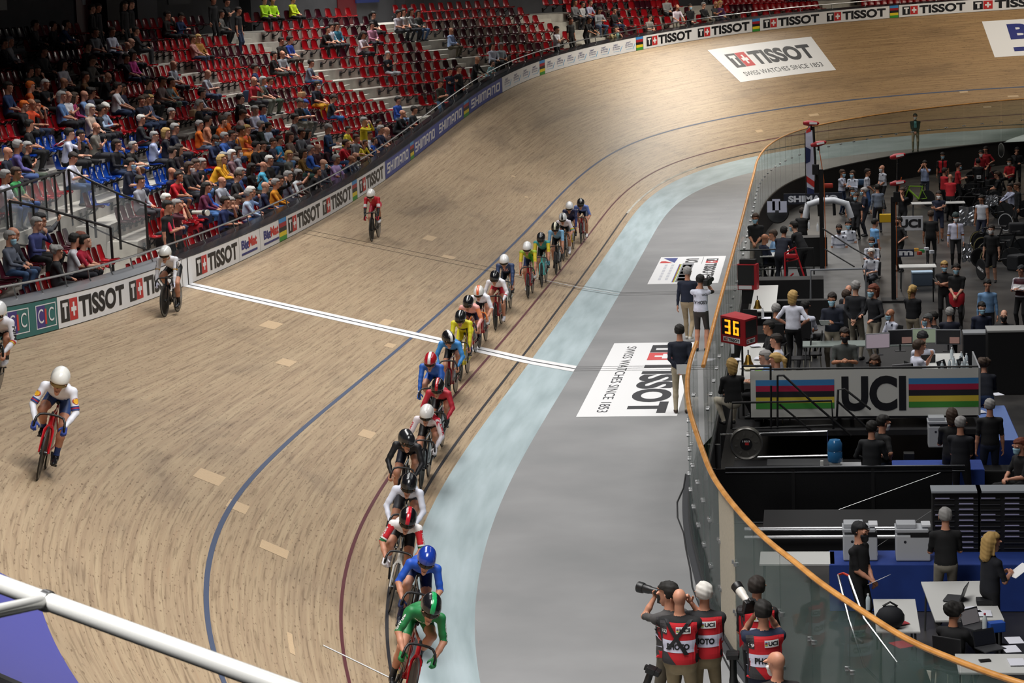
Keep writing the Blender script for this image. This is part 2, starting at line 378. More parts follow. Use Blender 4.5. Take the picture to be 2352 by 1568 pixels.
class Ink:
    """2-D shapes in several colours, in metres, to be laid on a surface by fn(x, y) -> world point"""
    def __init__(s): s.v = []; s.f = []; s.mi = []; s.ms = []
    def _add(s, v, f, m):
        if m not in s.ms: s.ms.append(m)
        b = len(s.v); s.v += [tuple(p) for p in v]; s.f += [tuple(b + i for i in q) for q in f]; s.mi += [s.ms.index(m)] * len(f)
    def rect(s, x0, y0, x1, y1, m): s._add([(x0, y0), (x1, y0), (x1, y1), (x0, y1)], [(0, 1, 2, 3)], m)
    def poly(s, p, m): s._add(p, [tuple(range(len(p)))], m)
    def text(s, t, x0, y0, x1, y1, m, bold=.02, shear=0., spacing=1.0):
        v, f, r = text2d(t, bold, spacing); s._add([(x0 + a * (x1 - x0) + shear * b * (y1 - y0), y0 + b * (y1 - y0)) for a, b in v], f, m)
    def shapes(s, L, x0, y0, x1, y1, m, shear=0.):
        v, f = rects(L); s._add([(x0 + a * (x1 - x0) + shear * b * (y1 - y0), y0 + b * (y1 - y0)) for a, b in v], f, m)
    def cross(s, x0, y0, x1, y1, m, t=.2, l=.64):
        cx, cy, w, h = (x0 + x1) / 2, (y0 + y1) / 2, x1 - x0, y1 - y0
        s.rect(cx - l * w / 2, cy - t * h / 2, cx + l * w / 2, cy + t * h / 2, m); s.rect(cx - t * w / 2, cy - l * h / 2, cx + t * w / 2, cy - t * h / 2, m); s.rect(cx - t * w / 2, cy + t * h / 2, cx + t * w / 2, cy + l * h / 2, m)
    def lay(s, name, fn, parent=None, step=.4):
        bm = bmesh.new(); vs = [bm.verts.new((x, y, 0)) for x, y in s.v]
        for q, i in zip(s.f, s.mi):
            try: fc = bm.faces.new([vs[j] for j in q]); fc.material_index = i
            except ValueError: pass
        xs = [p[0] for p in s.v]; ys = [p[1] for p in s.v]
        if step:
            for ax, lo, hi in ((0, min(xs), max(xs)), (1, min(ys), max(ys))):
                n = int((hi - lo) / step)
                for k in range(1, n + 1):
                    co = [0, 0, 0]; no = [0, 0, 0]; co[ax] = lo + k * (hi - lo) / (n + 1); no[ax] = 1
                    bmesh.ops.bisect_plane(bm, geom=bm.verts[:] + bm.edges[:] + bm.faces[:], plane_co=co, plane_no=no)
        for v in bm.verts: v.co = Vector([float(t) for t in fn(v.co.x, v.co.y)])
        me = bpy.data.meshes.new(name); bm.to_mesh(me); bm.free()
        return link(name, me, s.ms, parent)
def logo_watch(k, x0, y0, x1, y1, ink=None, red=None, white=None):
    ink = ink or M_INK; red = red or M_RED; white = white or M_WHITE
    w = x1 - x0; h = y1 - y0; a = .125 * w; b = .25 * w
    # box with a white T, red box with a white cross, the word
    k.rect(x0, y0, x0 + a * .22, y1, ink); k.rect(x0 + a * .86, y0, x0 + a, y1, ink); k.rect(x0 + a * .22, y1 - h * .13, x0 + a * .86, y1, ink)
    k.rect(x0 + a * .22, y0, x0 + a * .42, y1 - h * .32, ink); k.rect(x0 + a * .66, y0, x0 + a * .86, y1 - h * .32, ink); k.rect(x0 + a * .42, y0, x0 + a * .66, y0 + h * .14, ink)
    k.rect(x0 + a * 1.04, y0, x0 + b, y1, red); k2 = Ink()
    cx, cy, ww = (x0 + a * 1.04 + x0 + b) / 2, (y0 + y1) / 2, b - a * 1.04
    k.text('TISSOT', x0 + .275 * w, y0, x1, y1, ink, .045, spacing=1.02)
    return (cx - ww / 2, y0, cx + ww / 2, y1)
def watch(k, over, x0, y0, x1, y1, **kw):
    c = logo_watch(k, x0, y0, x1, y1, **kw); over.cross(*c, kw.get('white') or M_WHITE)
SHI = {'S': [(0, 0, 1, .2), (.78, .2, 1, .6), (0, .4, .78, .6), (0, .6, .22, 1), (.22, .8, 1, 1)],
       'H': [(0, 0, .24, 1), (.76, 0, 1, 1), (.24, .4, .76, .6)], 'I': [(0, 0, 1, 1)],
       'M': [(0, 0, .17, .92), (.415, 0, .585, .8), (.83, 0, 1, .92), (.06, .8, .94, 1)],
       'A': [(0, 0, .24, .9), (.76, 0, 1, .9), (.08, .8, .92, 1), (.24, .26, .76, .45)],
       'N': [(0, 0, .24, 1), (.76, 0, 1, .9), (.24, .8, .94, 1)], 'O': [(0, .08, .24, .92), (.76, .08, 1, .92), (.08, .8, .92, 1), (.08, 0, .92, .2)]}
def word_strokes(k, word, x0, y0, x1, y1, m, shear=.1):
    wd = [{'I': .3, 'M': 1.45}.get(c, 1.) for c in word]; gap = .22; tot = sum(wd) + gap * (len(wd) - 1); u = (x1 - x0) / tot; x = x0
    for c, w in zip(word, wd):
        k.shapes(SHI[c], x, y0, x + w * u, y1, m, shear); x += (w + gap) * u
RAIN = ['#3f8fd0', '#a8202c', '#17171b', '#e8cf28', '#3d9a3a']
def rainbow(k, x0, y0, x1, y1):
    for i, c in enumerate(RAIN): k.rect(x0, y1 - (i + 1) * (y1 - y0) / 5, x1, y1 - i * (y1 - y0) / 5, mat(c, .5))

WH = .62
def whf(s): return np.interp(s, [-44, -37], [.24, WH])      # the near bend's wall is lower
# ---------------------------------------------------------------- outer wall, its ledge and handrail
tag(strip('wall_outer', SS, [0, 1], 0, mat('#4a4b4e', .6), fn=lambda s, w, h: wall(s, h=w * whf(s), d=0 * s + .012)), kind='structure')
def ledge_pt(s, w, h):
    return wall(s, h=whf(s) + .09 * w / .5 - (w > .5) * .3 * (w - .5) / .02, d=w + .0)
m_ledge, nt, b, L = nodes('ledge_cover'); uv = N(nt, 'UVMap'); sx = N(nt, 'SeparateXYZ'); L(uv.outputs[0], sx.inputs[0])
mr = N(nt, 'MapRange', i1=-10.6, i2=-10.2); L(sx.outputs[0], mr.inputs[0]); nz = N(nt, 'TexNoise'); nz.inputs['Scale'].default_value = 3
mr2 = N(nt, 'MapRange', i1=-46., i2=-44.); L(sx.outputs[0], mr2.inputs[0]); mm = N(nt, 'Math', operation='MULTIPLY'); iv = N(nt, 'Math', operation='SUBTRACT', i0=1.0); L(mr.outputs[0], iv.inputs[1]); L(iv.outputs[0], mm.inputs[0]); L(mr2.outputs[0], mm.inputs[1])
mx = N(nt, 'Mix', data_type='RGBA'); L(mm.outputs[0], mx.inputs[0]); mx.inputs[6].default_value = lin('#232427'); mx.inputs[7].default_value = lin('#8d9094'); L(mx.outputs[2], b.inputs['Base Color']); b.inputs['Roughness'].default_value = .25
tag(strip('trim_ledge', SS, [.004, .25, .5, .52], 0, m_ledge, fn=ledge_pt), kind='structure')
tag(strip('trim_wall_cap', SS, [0, .03], 0, mat('#1a1a1c', .5), fn=lambda s, w, h: wall(s, h=whf(s) + .004, d=w - .012)), kind='structure')
M_STEEL = mat('#a9aaab', .28, .9); M_STEELD = mat('#76787a', .4, .8)
RAIL_D, RAIL_H = .40, .93
rail = thing('handrail', 'long tubular steel handrail on posts along the top of the outer track wall', 'handrail', tuple(wall(0., RAIL_H, RAIL_D)))
def sub_tube(name, pts, r, m, parent, n=8):
    o0 = parent.location if parent is not None else Vector((0, 0, 0)); k = MB(); k.tube([Vector(p) - o0 for p in pts], r, n); return k.build(name, m, parent, True)
sub_tube('rail_tube', [wall(s, RAIL_H, RAIL_D) for s in np.arange(-30, 66, .5)], .025, M_STEEL, rail)
for s in np.arange(-26, 62, 1.45):
    sub_tube('post', [wall(s, WH + .06, RAIL_D - .06), wall(s, WH + .12, RAIL_D - .03), wall(s, RAIL_H, RAIL_D)], .017, M_STEEL, rail, 6)
def deep(u, v, z): 
    d = ray(u, v); return Vector(CAMPOS + d * z)
NA, NB = deep(0, 1341, 5.6), deep(640, 1574, 5.2)
near = thing('handrail', 'bright white steel handrail crossing the lower corner close to the viewer', 'handrail', tuple(NA))
M_WRAIL = mat('#e6e6e2', .25, .3)
e_ = NB - NA
sub_tube('rail_tube', [NA - e_ * .6, NA, NA + e_ * .17, NB, NB + e_ * .6], .024, M_WRAIL, near, 14)
j_ = NA + e_ * .175; sub_tube('post', [j_, deep(0, 1402, 5.35), deep(-300, 1470, 5.0), deep(-300, 2000, 5.0)], .018, M_WRAIL, near, 12)
sub_tube('joint', [j_ - e_ * .012, j_ + e_ * .012], .028, M_STEEL, near, 12)
# ---------------------------------------------------------------- banners on the wall
def on_wall(x, y, off=.004):
    return wall(np.float64(x), h=y, d=-off)
def banner(s0, s1, base, label, draw, group=None, gap=.01):
    k = Ink(); k.rect(s0 + gap, .015, s1 - gap, WH - .005, base)
    b = k.lay('advertising_banner', lambda x, y: on_wall(x, y, .004))
    tag(b, label, 'banner', group)
    for dr in (draw if isinstance(draw, list) else [draw]):
        a = Ink(); o = Ink(); dr(a, o)
        if a.v: a.lay('lettering', lambda x, y: on_wall(x, y, .008), b)
        if o.v: o.lay('emblem', lambda x, y: on_wall(x, y, .011), b)
    return b
Y0, Y1 = .11, .53
TEAL, PURP, BLUEB, ORED = mat('#1f6a68', .5), mat('#3b2f7e', .5), mat('#33489c', .5), mat('#c8322e', .5)
NAVYT = mat('#27307a', .5); SKYT = mat('#46a7dc', .5)
def cic(xs):
    def d(a, o, xs):
        for x0, x1 in xs:
            t = .018
            for r in ((x0, .1, x1, .1 + t), (x0, .54 - t, x1, .54), (x0, .1, x0 + t * 2, .54), (x1 - t * 2, .1, x1, .54)): a.rect(*r, M_WHITE)
            m = x0 + .46 * (x1 - x0); a.rect(x0 + t * 2, .1 + t, m, .54 - t, PURP)
            w = x1 - x0
            o.text('C', x0 + .1 * w, .2, x0 + .36 * w, .46, M_WHITE, .0); o.rect(x0 + .43 * w, .17, x0 + .52 * w, .45, ORED); o.text('C', x0 + .62 * w, .2, x0 + .88 * w, .46, M_WHITE, .0)
    return [lambda a, o, x=x: d(a, o, [x]) for x in xs]
def tis(*xs):
    return [lambda a, o, x0=x0, x1=x1: watch(a, o, x0, Y0, x1, Y1) for x0, x1 in xs]
def shim(*xs):
    return [lambda a, o, x0=x0, x1=x1: word_strokes(a, 'SHIMANO', x0, .15, x1 - .05, .49, M_WHITE) for x0, x1 in xs]
def bigmat(x0, x1):
    def d(a, o):
        w = x1 - x0; a.text('Big', x0, .2, x0 + .47 * w, .49, NAVYT, .05); a.text('Mat', x0 + .46 * w, .26, x1, .52, ORED, .05)
        o.rect(x0, .12, x1, .175, NAVYT)
    return d
def sq(xs):
    def d(a, o, xs):
        for x in xs:
            a.text('SAINT', x - .24, .41, x + .06, .49, NAVYT, .01); a.text('QUENTIN', x - .3, .31, x + .2, .39, NAVYT, .01); a.text('EN YVELINES', x - .3, .24, x + .2, .29, NAVYT, .005)
            a.text("Terre d'innovations", x - .26, .14, x + .14, .18, SKYT, 0)
            o.poly([(x + .18, .12), (x + .22, .12), (x + .38, .36), (x + .34, .36)], SKYT)
    return [lambda a, o, x=x: d(a, o, [x]) for x in xs]
banner(-26, -19.03, TEAL, 'teal banner with white outlined purple squares on the wall at the far left', cic([(-25.2, -24.0), (-23.7, -22.5), (-21.85, -20.66), (-20.27, -19.13)]))
banner(-19.03, -10.47, M_WHITE, 'white banner with two black words and red cross boxes, left of the finish strip', tis((-18.85, -14.81), (-14.45, -10.65)))
k = Ink(); k.rect(FIN - .45, .0, FIN + .38, WH, M_WHITE)
fs = tag(k.lay('finish_strip', lambda x, y: on_wall(x, y, .006)), 'white vertical strip with a black centre line where the finish line meets the wall', 'strip')
k = Ink(); k.rect(FIN - .035, 0, FIN + .035, WH, M_INK); k.lay('centre_line', lambda x, y: on_wall(x, y, .01), fs)
banner(-9.63, -5.3, M_WHITE, 'white banner with one black word and red cross box, just right of the finish strip', tis((-9.3, -5.5)))
banner(-5.3, -3.15, M_WHITE, 'white banner with blue and red word, the nearer of the two such panels', bigmat(-5.08, -3.48))
banner(-3.15, -1.05, M_WHITE, 'white banner with blue and red word, beside a rainbow strip', bigmat(-2.76, -1.12))
banner(-.18, 8.6, M_WHITE, 'white banner with two black words and red cross boxes behind the rider in red', tis((.0, 4.0), (4.35, 8.45)))
banner(9.34, 13.95, M_WHITE, 'white banner with one black word and red cross box, next to the first blue banner', tis((9.7, 13.65)))
banner(13.97, 18.3, BLUEB, 'blue banner with one white word, the nearest of the blue banners', shim((14.3, 18.0)))
banner(18.95, 26.2, BLUEB, 'blue banner with two white words below the standing spectators', shim((19.15, 22.3), (22.9, 26.0)))
banner(26.85, 30.46, BLUEB, 'blue banner with one white word, ending at the pale town banner', shim((27.1, 30.25)))
banner(30.46, 34.06, M_WHITE, 'pale banner with four small blue town emblems', sq([31.0, 31.9, 32.8, 33.65]))
banner(34.52, 41.52, M_WHITE, 'pale banner with eight small blue town emblems', sq([35.0 + i * .87 for i in range(8)]))
banner(41.98, 48.25, M_WHITE, 'white banner with two black words above the bend, right of the town emblems', tis((42.2, 44.95), (45.3, 48.1)))
banner(48.63, 54.62, M_WHITE, 'white banner with two black words above the big white track decal', tis((48.8, 51.5), (51.85, 54.45)))
banner(55.0, 61.3, M_WHITE, 'white banner with black words at the far right of the bend', tis((55.15, 57.7), (58.0, 61.0)))
for i, (x0, x1, w) in enumerate(((-1.03, -.2, 'right of the blue and red words'), (8.6, 9.32, 'behind the rider in red'), (18.32, 18.93, 'between the first two blue banners'), (26.22, 26.83, 'between the second and third blue banners'), (34.07, 34.51, 'between the town emblem banners'), (41.53, 41.97, 'right of the town emblem banners'), (48.26, 48.62, 'left of the banner above the track decal'), (54.63, 54.98, 'farthest along the bend'))):
    k = Ink(); rainbow(k, x0, .015, x1, WH - .005)
    tag(k.lay('rainbow_strip', lambda x, y: on_wall(x, y, .005)), 'strip of five coloured bands on the wall, ' + w, 'strip', 'rainbow strips on the outer wall')
# ---------------------------------------------------------------- decals on the boards and on the grey zone
def decal(s0, s1, w0, w1, base, label, draw):
    fn = lambda x, y, h=.010: trk(np.float64(x), np.float64(y), h)
    k = Ink(); k.rect(s0, w0, s1, w1, base)
    b = tag(k.lay('track_decal', lambda x, y: trk(np.float64(x), np.float64(y), .006)), label, 'decal')
    a = Ink(); o = Ink(); draw(a, o)
    if a.v: a.lay('lettering', fn, b)
    if o.v: o.lay('emblem', lambda x, y: trk(np.float64(x), np.float64(y), .014), b)
    return b
GREYINK = mat('#3a3b3f', .5)
def d1(a, o):
    watch(a, o, 45.85, 5.75, 50.3, 6.75, ink=GREYINK); a.text('SWISS WATCHES SINCE 1853', 45.9, 5.12, 50.3, 5.42, GREYINK, 0)
decal(45.25, 50.75, 4.78, 7.22, M_WHITE, 'large white decal with black word and red cross box on the far bend', d1)
def d2(a, o):
    a.text('BigMat', 59.1, 5.6, 63.4, 7.0, NAVYT, .05); o.rect(59.1, 5.1, 63.4, 5.38, NAVYT)
decal(58.2, 64.2, 4.78, 7.3, M_WHITE, 'large white decal with blue word cut off by the right edge', d2)
decal(-45.5, -37.9, 4.76, 7.3, mat('#4a4c9a', .5), 'plain blue painted panel on the boards in the lower left corner', lambda a, o: None)
def floor_quad(label, px, draw):
    P = [at(u, v, 0.0) for u, v in px]        # far left, far right, near right, near left
    x0 = (P[0][0] + P[3][0]) / 2; x1 = (P[1][0] + P[2][0]) / 2; ya = (P[0][1] + P[1][1]) / 2; yb = (P[2][1] + P[3][1]) / 2
    k = Ink(); k.rect(x0, yb, x1, ya, M_WHITE); b = tag(k.lay('floor_decal', lambda x, y: (x, y, .004), step=None), label, 'decal')
    a = Ink(); o = Ink(); W, D = x1 - x0, ya - yb
    draw(a, o, D, W)
    # text coordinates: x runs towards the viewer, y runs to the right
    fn = lambda z: (lambda x, y: (x0 + y, ya - x, z))
    if a.v: a.lay('lettering', fn(.007), b, None)
    if o.v: o.lay('emblem', fn(.010), b, None)
def fd1(a, o, D, W):
    watch(a, o, .03 * D + .1, .47 * W, .965 * D, .88 * W, ink=GREYINK, red=mat('#d05253', .5)); a.text('SWISS WATCHES SINCE 1853', .06 * D, .18 * W, .95 * D, .29 * W, GREYINK, 0)
floor_quad('big white floor decal with black word beside the man holding papers', [(1411, 788), (1605, 786), (1554.7, 956), (1323.6, 957)], fd1)
def fd2(a, o, D, W):
    watch(a, o, .1 * D, .72 * W, .75 * D, .9 * W, ink=GREYINK); o.rect(.02 * D, .66 * W, .3 * D, .665 * W, GREYINK)
    a.rect(.27 * D, .38 * W, D * .95, .55 * W, mat('#77787c')); [a.rect((.33 + .12 * i) * D, .4 * W, (.42 + .12 * i) * D, .53 * W, mat('#c9c9cc')) for i in range(5)]
    a.text('UCI', .08 * D, .4 * W, .24 * D, .6 * W, GREYINK, .04)
    for i, c in enumerate(RAIN): o.rect(.3 * D, .33 * W + i * .008 * W, .95 * D, .338 * W + i * .008 * W, mat(c))
    a.poly([(.05 * D, .05 * W), (.05 * D, .27 * W), (.24 * D, .25 * W), (.15 * D, .15 * W)], mat('#3f4a86')); a.poly([(.24 * D, .02 * W), (.24 * D, .22 * W), (.17 * D, .1 * W), (.17 * D, .04 * W)], ORED)
    [a.rect((.3 + .1 * i) * D, y * W, (.37 + .1 * i) * D, (y + .04) * W, mat('#c4c5cc')) for i in range(6) for y in (.12, .22)]
floor_quad('white floor decal with three logo columns beyond the television cameraman', [(1518.5, 590.8), (1668, 587.6), (1649.3, 649.8), (1486.9, 653)], fd2)

# ---------------------------------------------------------------- the stand
RISE, DEPTH, NROW = .378, .765, 14
def stand_d(s, j):
    z = wall(s)[..., 2] + WH
    return .9 + DEPTH * (j - np.maximum(0, (z - 2.6) / RISE))
def stand_pt(s, j, dd=0., dz=0.):
    """middle of row j's tread at s metres along the track"""
    p = wall(np.asarray(s, float), d=stand_d(s, j) + dd); p[..., 2] = 2.0 + RISE * np.asarray(j) + dz
    return p
AISLES = [7.6, 15.9, 24.6, 32.0, 40.4, 47.6, 53.2]
OPEN = (-10.9, -7.4)
M_CONC = mat('#a8a49b', .8, noise=.16, nscale=2.5)
def build_stand():
    ss = np.arange(-30, 66.01, .35); n = len(ss); v = []; prof = []
    prof.append((0, None, -.42))
    for j in range(NROW): prof += [(j, -.42, 0), (j, .345, 0)]
    prof.append((NROW - 1, 3.2, 0))
    m = len(prof); op = (ss > OPEN[0]) & (ss < OPEN[1])
    for j, dd, z in prof:
        d = stand_d(ss, j) + (dd if dd is not None else -.42); cl = d < .5
        zz = 2.0 + RISE * j + (z if dd is None else 0) + 0 * ss
        zz = np.where(op & (j >= 1) & (j <= 3), 2.0, zz)
        p = wall(ss, d=np.maximum(d, .5)); p[:, 2] = np.where(cl, np.minimum(zz, wall(ss)[:, 2] + WH - .55), zz); v.append(p)
    V = np.stack(v, 0).reshape(-1, 3)
    tag(mesh('floor_stand', V, grid_faces(m, n), M_CONC), kind='structure')
    for a in AISLES:
        k = MB()
        for j in range(13):
            d = float(stand_d(a, j + 1))
            if d < 1.0: continue
            t = float(np.interp(a, TS, TT)); p = wall(a, d=d - .42 - .13); R = Matrix.Rotation(-t, 3, 'Z')
            k.box((p[0], p[1], 2.0 + RISE * j + RISE / 4), (.27, 1.15, RISE / 2), R)
        if k.v: tag(k.build('trim_stair', mat('#b0aca2', .8, noise=.1)), kind='structure')
build_stand()
# back wall of the concourse, its columns, doors and posters
DB = .9 + DEPTH * 13 + 2.6
def back_pt(s, h, d=0.):
    p = wall(np.asarray(s, float), d=stand_d(s, 13) + 2.7 - d); p[..., 2] = 2.0 + RISE * 13 + h; return p
M_BACK = mat('#46474b', .8, noise=.15, nscale=1.2)
tag(strip('wall_back', np.arange(-30, 66, .5), [0, 5.5], 0, M_BACK, fn=lambda s, w, h: back_pt(s, w)), kind='structure')
def back_panel(name, s0, s1, h0, h1, m, off, label=None, cat=None, depth=.06):
    k = MB(); q = []
    for s in (s0, s1):
        for h in (h0, h1): q += [tuple(back_pt(s, h, .006)), tuple(back_pt(s, h, off))]
    k.add(q, [(0, 1, 3, 2), (4, 6, 7, 5), (0, 4, 5, 1), (2, 3, 7, 6), (0, 2, 6, 4), (1, 5, 7, 3)])
    o = k.build(name, m); return tag(o, label, cat) if label else tag(o, kind='structure')
for i, s in enumerate((9.6, 19.6, 33.0)):
    d_ = back_panel('door_%d' % (i + 1), s, s + .95, 0, 2.3, mat('#5e0f18', .5), .05)
    k = Ink(); k.rect(s + .4, 1.35, s + .6, 1.6, mat('#c9c9c9')); k.lay('door_sign', lambda x, y: back_pt(x, y, .06), d_)
for i, (s, w, c) in enumerate(((12.3, .7, '#1c1d22'), (20.8, 1.0, '#1e1d1f'), (22.6, 1.1, '#55565c'), (28.3, .9, '#26272b'), (36.0, 1.0, '#2a2a2e'), (44, 1.0, '#2a2a2e'))):
    back_panel('wall_column_%d' % (i + 1), s, s + w, 0, 5.5, mat(c, .7), .5)
for s, w, h, t in ((14.0, .9, 1.3, 'left'), (24.9, 1.1, 1.2, 'right')):
    b = back_panel('poster', s, s + w, h, h + 1.9, mat('#1b222c', .5), .03, 'dark poster on the concourse back wall, %s of the two' % t, 'poster')
# ---------------------------------------------------------------- stand seats
SEAT_PITCH = .5
def seat_shell():
    bm = bmesh.new(); prof = [(.25, .40, .16), (.2, .425, .2), (.1, .415, .21), (-.02, .40, .21), (-.12, .42, .215), (-.165, .50, .215), (-.2, .62, .205), (-.225, .74, .185), (-.235, .79, .13)]
    rows = []
    for y, z, w in prof:
        row = []
        for t in (-1, -.8, -.4, 0, .4, .8, 1):
            c = .045 * abs(t) ** 3
            row.append(bm.verts.new((t * w, y + (c if z > .45 else 0), z + (c if z < .45 else 0))))
        rows.append(row)
    for a, b in zip(rows[:-1], rows[1:]):
        for i in range(6): bm.faces.new((a[i], a[i + 1], b[i + 1], b[i]))
    bmesh.ops.solidify(bm, geom=bm.faces[:], thickness=.018)
    bmesh.ops.recalc_face_normals(bm, faces=bm.faces)
    me = bpy.data.meshes.new('shell'); bm.to_mesh(me); bm.free(); me.polygons.foreach_set('use_smooth', [True] * len(me.polygons)); return me
def rm(h): return mat(h, .28, coat=.35)
SEATCOL = {'red': rm('#b01420'), 'burgundy': rm('#4a1020'), 'blue': rm('#1550b8')}
SHELL = {}
k = MB(); k.box((0, -.02, .385), (.06, .26, .03)); k.tube([(0, -.02, .38), (0, -.12, .26), (0, -.3, .2)], .02, 6); k.box((0, -.31, .2), (.14, .02, .2))
BRK = k.build('bracket', mat('#1c1c1e', .5)); brk_me = BRK.data; bpy.data.objects.remove(BRK)
for c, m in SEATCOL.items():
    me = seat_shell(); me.materials.append(m); SHELL[c] = me
seat_rng = random.Random(3)
seat_spots = []
for j in range(NROW):
    run = 0; col = 'red'
    for s in np.arange(-25.8, 62, SEAT_PITCH / 1.0):
        s = float(s); d = float(stand_d(s, j))
        f = 1 + (d + 7.8) * float(np.interp(s, TS[1:], np.diff(TT) / np.diff(TS)))   # rows further out are longer in a bend
        nsub = 1 if f < 1.45 else 2
        for q in range(nsub):
            s_ = s + q * .25
            if d < .62 or any(abs(s_ - a) < .85 / max(1, f) + .2 for a in AISLES): continue
            if OPEN[0] - .3 < s_ < OPEN[1] + .3 and 1 <= j <= 3: continue
            if s_ < -11.6 and j > 2: 
                if not (j >= 4): continue
            if run <= 0: col = seat_rng.choice(['red', 'red', 'burgundy', 'red']); run = seat_rng.choice([1, 1, 2, 2, 3])
            run -= 1
            cc = 'blue' if (-6.8 < s_ < 3.6 and 3 <= j <= 6 and (s_ < 1.5 or j < 6)) else col
            if cc == 'blue' and seat_rng.random() < .45: continue
            seat_spots.append((s_, j, cc))
def project_px(P):
    q = RC @ (np.asarray(P, float) - CAMPOS); return 1176 + FPX * q[0] / q[2], 784 + FPX * q[1] / q[2], q[2]
def row_heading(s, j=5):
    g = stand_pt(np.float64(s + .5), j) - stand_pt(np.float64(s - .5), j); return math.atan2(g[1], g[0]) - math.pi      # square to the row, facing the track

# ---------------------------------------------------------------- figures: one continuous skin grown round a posed skeleton
V3 = lambda *a: np.array(a, float)
def unit(v): v = np.asarray(v, float); return v / max(np.linalg.norm(v), 1e-9)
def ik(a, c, l1, l2, pole):
    a, c = np.asarray(a, float), np.asarray(c, float); d = c - a; L = np.linalg.norm(d); L2 = min(max(L, 1e-4), (l1 + l2) * .999)
    u = d / max(L, 1e-6); x = (l1 * l1 - l2 * l2 + L2 * L2) / (2 * L2); h = math.sqrt(max(l1 * l1 - x * x, 0))
    p = np.asarray(pole, float); p = p - u * (p @ u); p = unit(p)
    return a + u * x + p * h, a + u * L2
def field(P, prims):
    D = np.empty((len(prims), len(P)), np.float32)
    for i, (a, b, ra, rb, m, ax, fl) in enumerate(prims):
        q = P - np.asarray(a, np.float32); ab = np.asarray(b, np.float32) - np.asarray(a, np.float32)
        if ax is not None:
            ax = np.asarray(ax, np.float32); q = q + ((1 / fl - 1) * (q @ ax))[:, None] * ax; ab = ab + (1 / fl - 1) * (ab @ ax) * ax
        L = float(ab @ ab)
        t = np.clip((q @ ab) / L, 0, 1) if L > 1e-10 else np.zeros(len(q), np.float32)
        D[i] = np.sqrt(((q - t[:, None] * ab) ** 2).sum(1)) - (ra + (rb - ra) * t)
    return D
def smin(D, k):
    r = D[0].copy()
    for d in D[1:]:
        h = np.maximum(k - np.abs(r - d), 0) / k; r = np.minimum(r, d) - h * h * k * .25
    return r
def nets(prims, vox, k=.02, cut=None):
    """skin round the primitives: points, quads, the material of each quad"""
    lo = np.min([np.minimum(np.asarray(p[0]) - p[2] * max(1, p[6]), np.asarray(p[1]) - p[3] * max(1, p[6])) for p in prims], 0) - 2 * vox
    hi = np.max([np.maximum(np.asarray(p[0]) + p[2] * max(1, p[6]), np.asarray(p[1]) + p[3] * max(1, p[6])) for p in prims], 0) + 2 * vox
    n = np.ceil((hi - lo) / vox).astype(int) + 1
    g = np.stack(np.meshgrid(*[lo[i] + vox * np.arange(n[i]) for i in range(3)], indexing='ij'), -1).astype(np.float32)
    F = np.full(n, 1.0, np.float32); P = g.reshape(-1, 3); Fr = F.reshape(-1)
    for c0 in range(0, len(P), 200000):
        pc = P[c0:c0 + 200000]; f = smin(field(pc, prims), k)
        if cut is not None: f = np.maximum(f, cut(pc))
        Fr[c0:c0 + 200000] = f
    ins = F < 0
    A = np.zeros(tuple(n - 1) + (3,), np.float32); cnt = np.zeros(tuple(n - 1), np.float32)
    sl = lambda o: tuple(slice(o[i], n[i] - 1 + o[i]) for i in range(3))
    cs = [(i, j, l) for i in (0, 1) for j in (0, 1) for l in (0, 1)]
    for ax in range(3):
        for o in cs:
            if o[ax]: continue
            o2 = list(o); o2[ax] = 1
            f0, f1 = F[sl(o)], F[sl(o2)]; x = ins[sl(o)] != ins[sl(o2)]
            t = np.where(x, f0 / np.where(x, f0 - f1, 1), 0)
            for a in range(3): A[..., a] += np.where(x, (o[a] + t) if a == ax else o[a], 0)
            cnt += x
    act = cnt > 0; idx = np.full(act.shape, -1, int); idx[act] = np.arange(act.sum())
    V = (np.argwhere(act) + A[act] / cnt[act][:, None]) * vox + lo
    Q = []
    for ax in range(3):
        b, c = [(1, 2), (2, 0), (0, 1)][ax]
        o = [slice(0, n[i]) for i in range(3)]; o1 = list(o); o1[ax] = slice(0, n[ax] - 1); o2 = list(o); o2[ax] = slice(1, n[ax])
        x = ins[tuple(o1)] != ins[tuple(o2)]; e = np.argwhere(x); e = e[(e[:, b] > 0) & (e[:, c] > 0) & (e[:, b] < n[b] - 1) & (e[:, c] < n[c] - 1)]
        fl = ins[tuple(e.T)]
        def cell(db, dc):
            q = e.copy(); q[:, b] -= db; q[:, c] -= dc; return idx[tuple(q.T)]
        q = np.stack([cell(1, 1), cell(0, 1), cell(0, 0), cell(1, 0)], 1); q[~fl] = q[~fl][:, ::-1]; Q.append(q)
    Q = np.concatenate(Q); Q = Q[(Q >= 0).all(1)]
    cen = V[Q].mean(1).astype(np.float32); mi = np.array([p[4] for p in prims])[field(cen, prims).argmin(0)]
    return V, Q, mi
SKIN, SHIRT, FORE, TROU, SHIN, SHOE, HAND, UPPER = range(8)
def limb(pr, a, b, ra, rb, m, ax=None, fl=1.): pr.append((a, b, ra, rb, m, ax, fl))
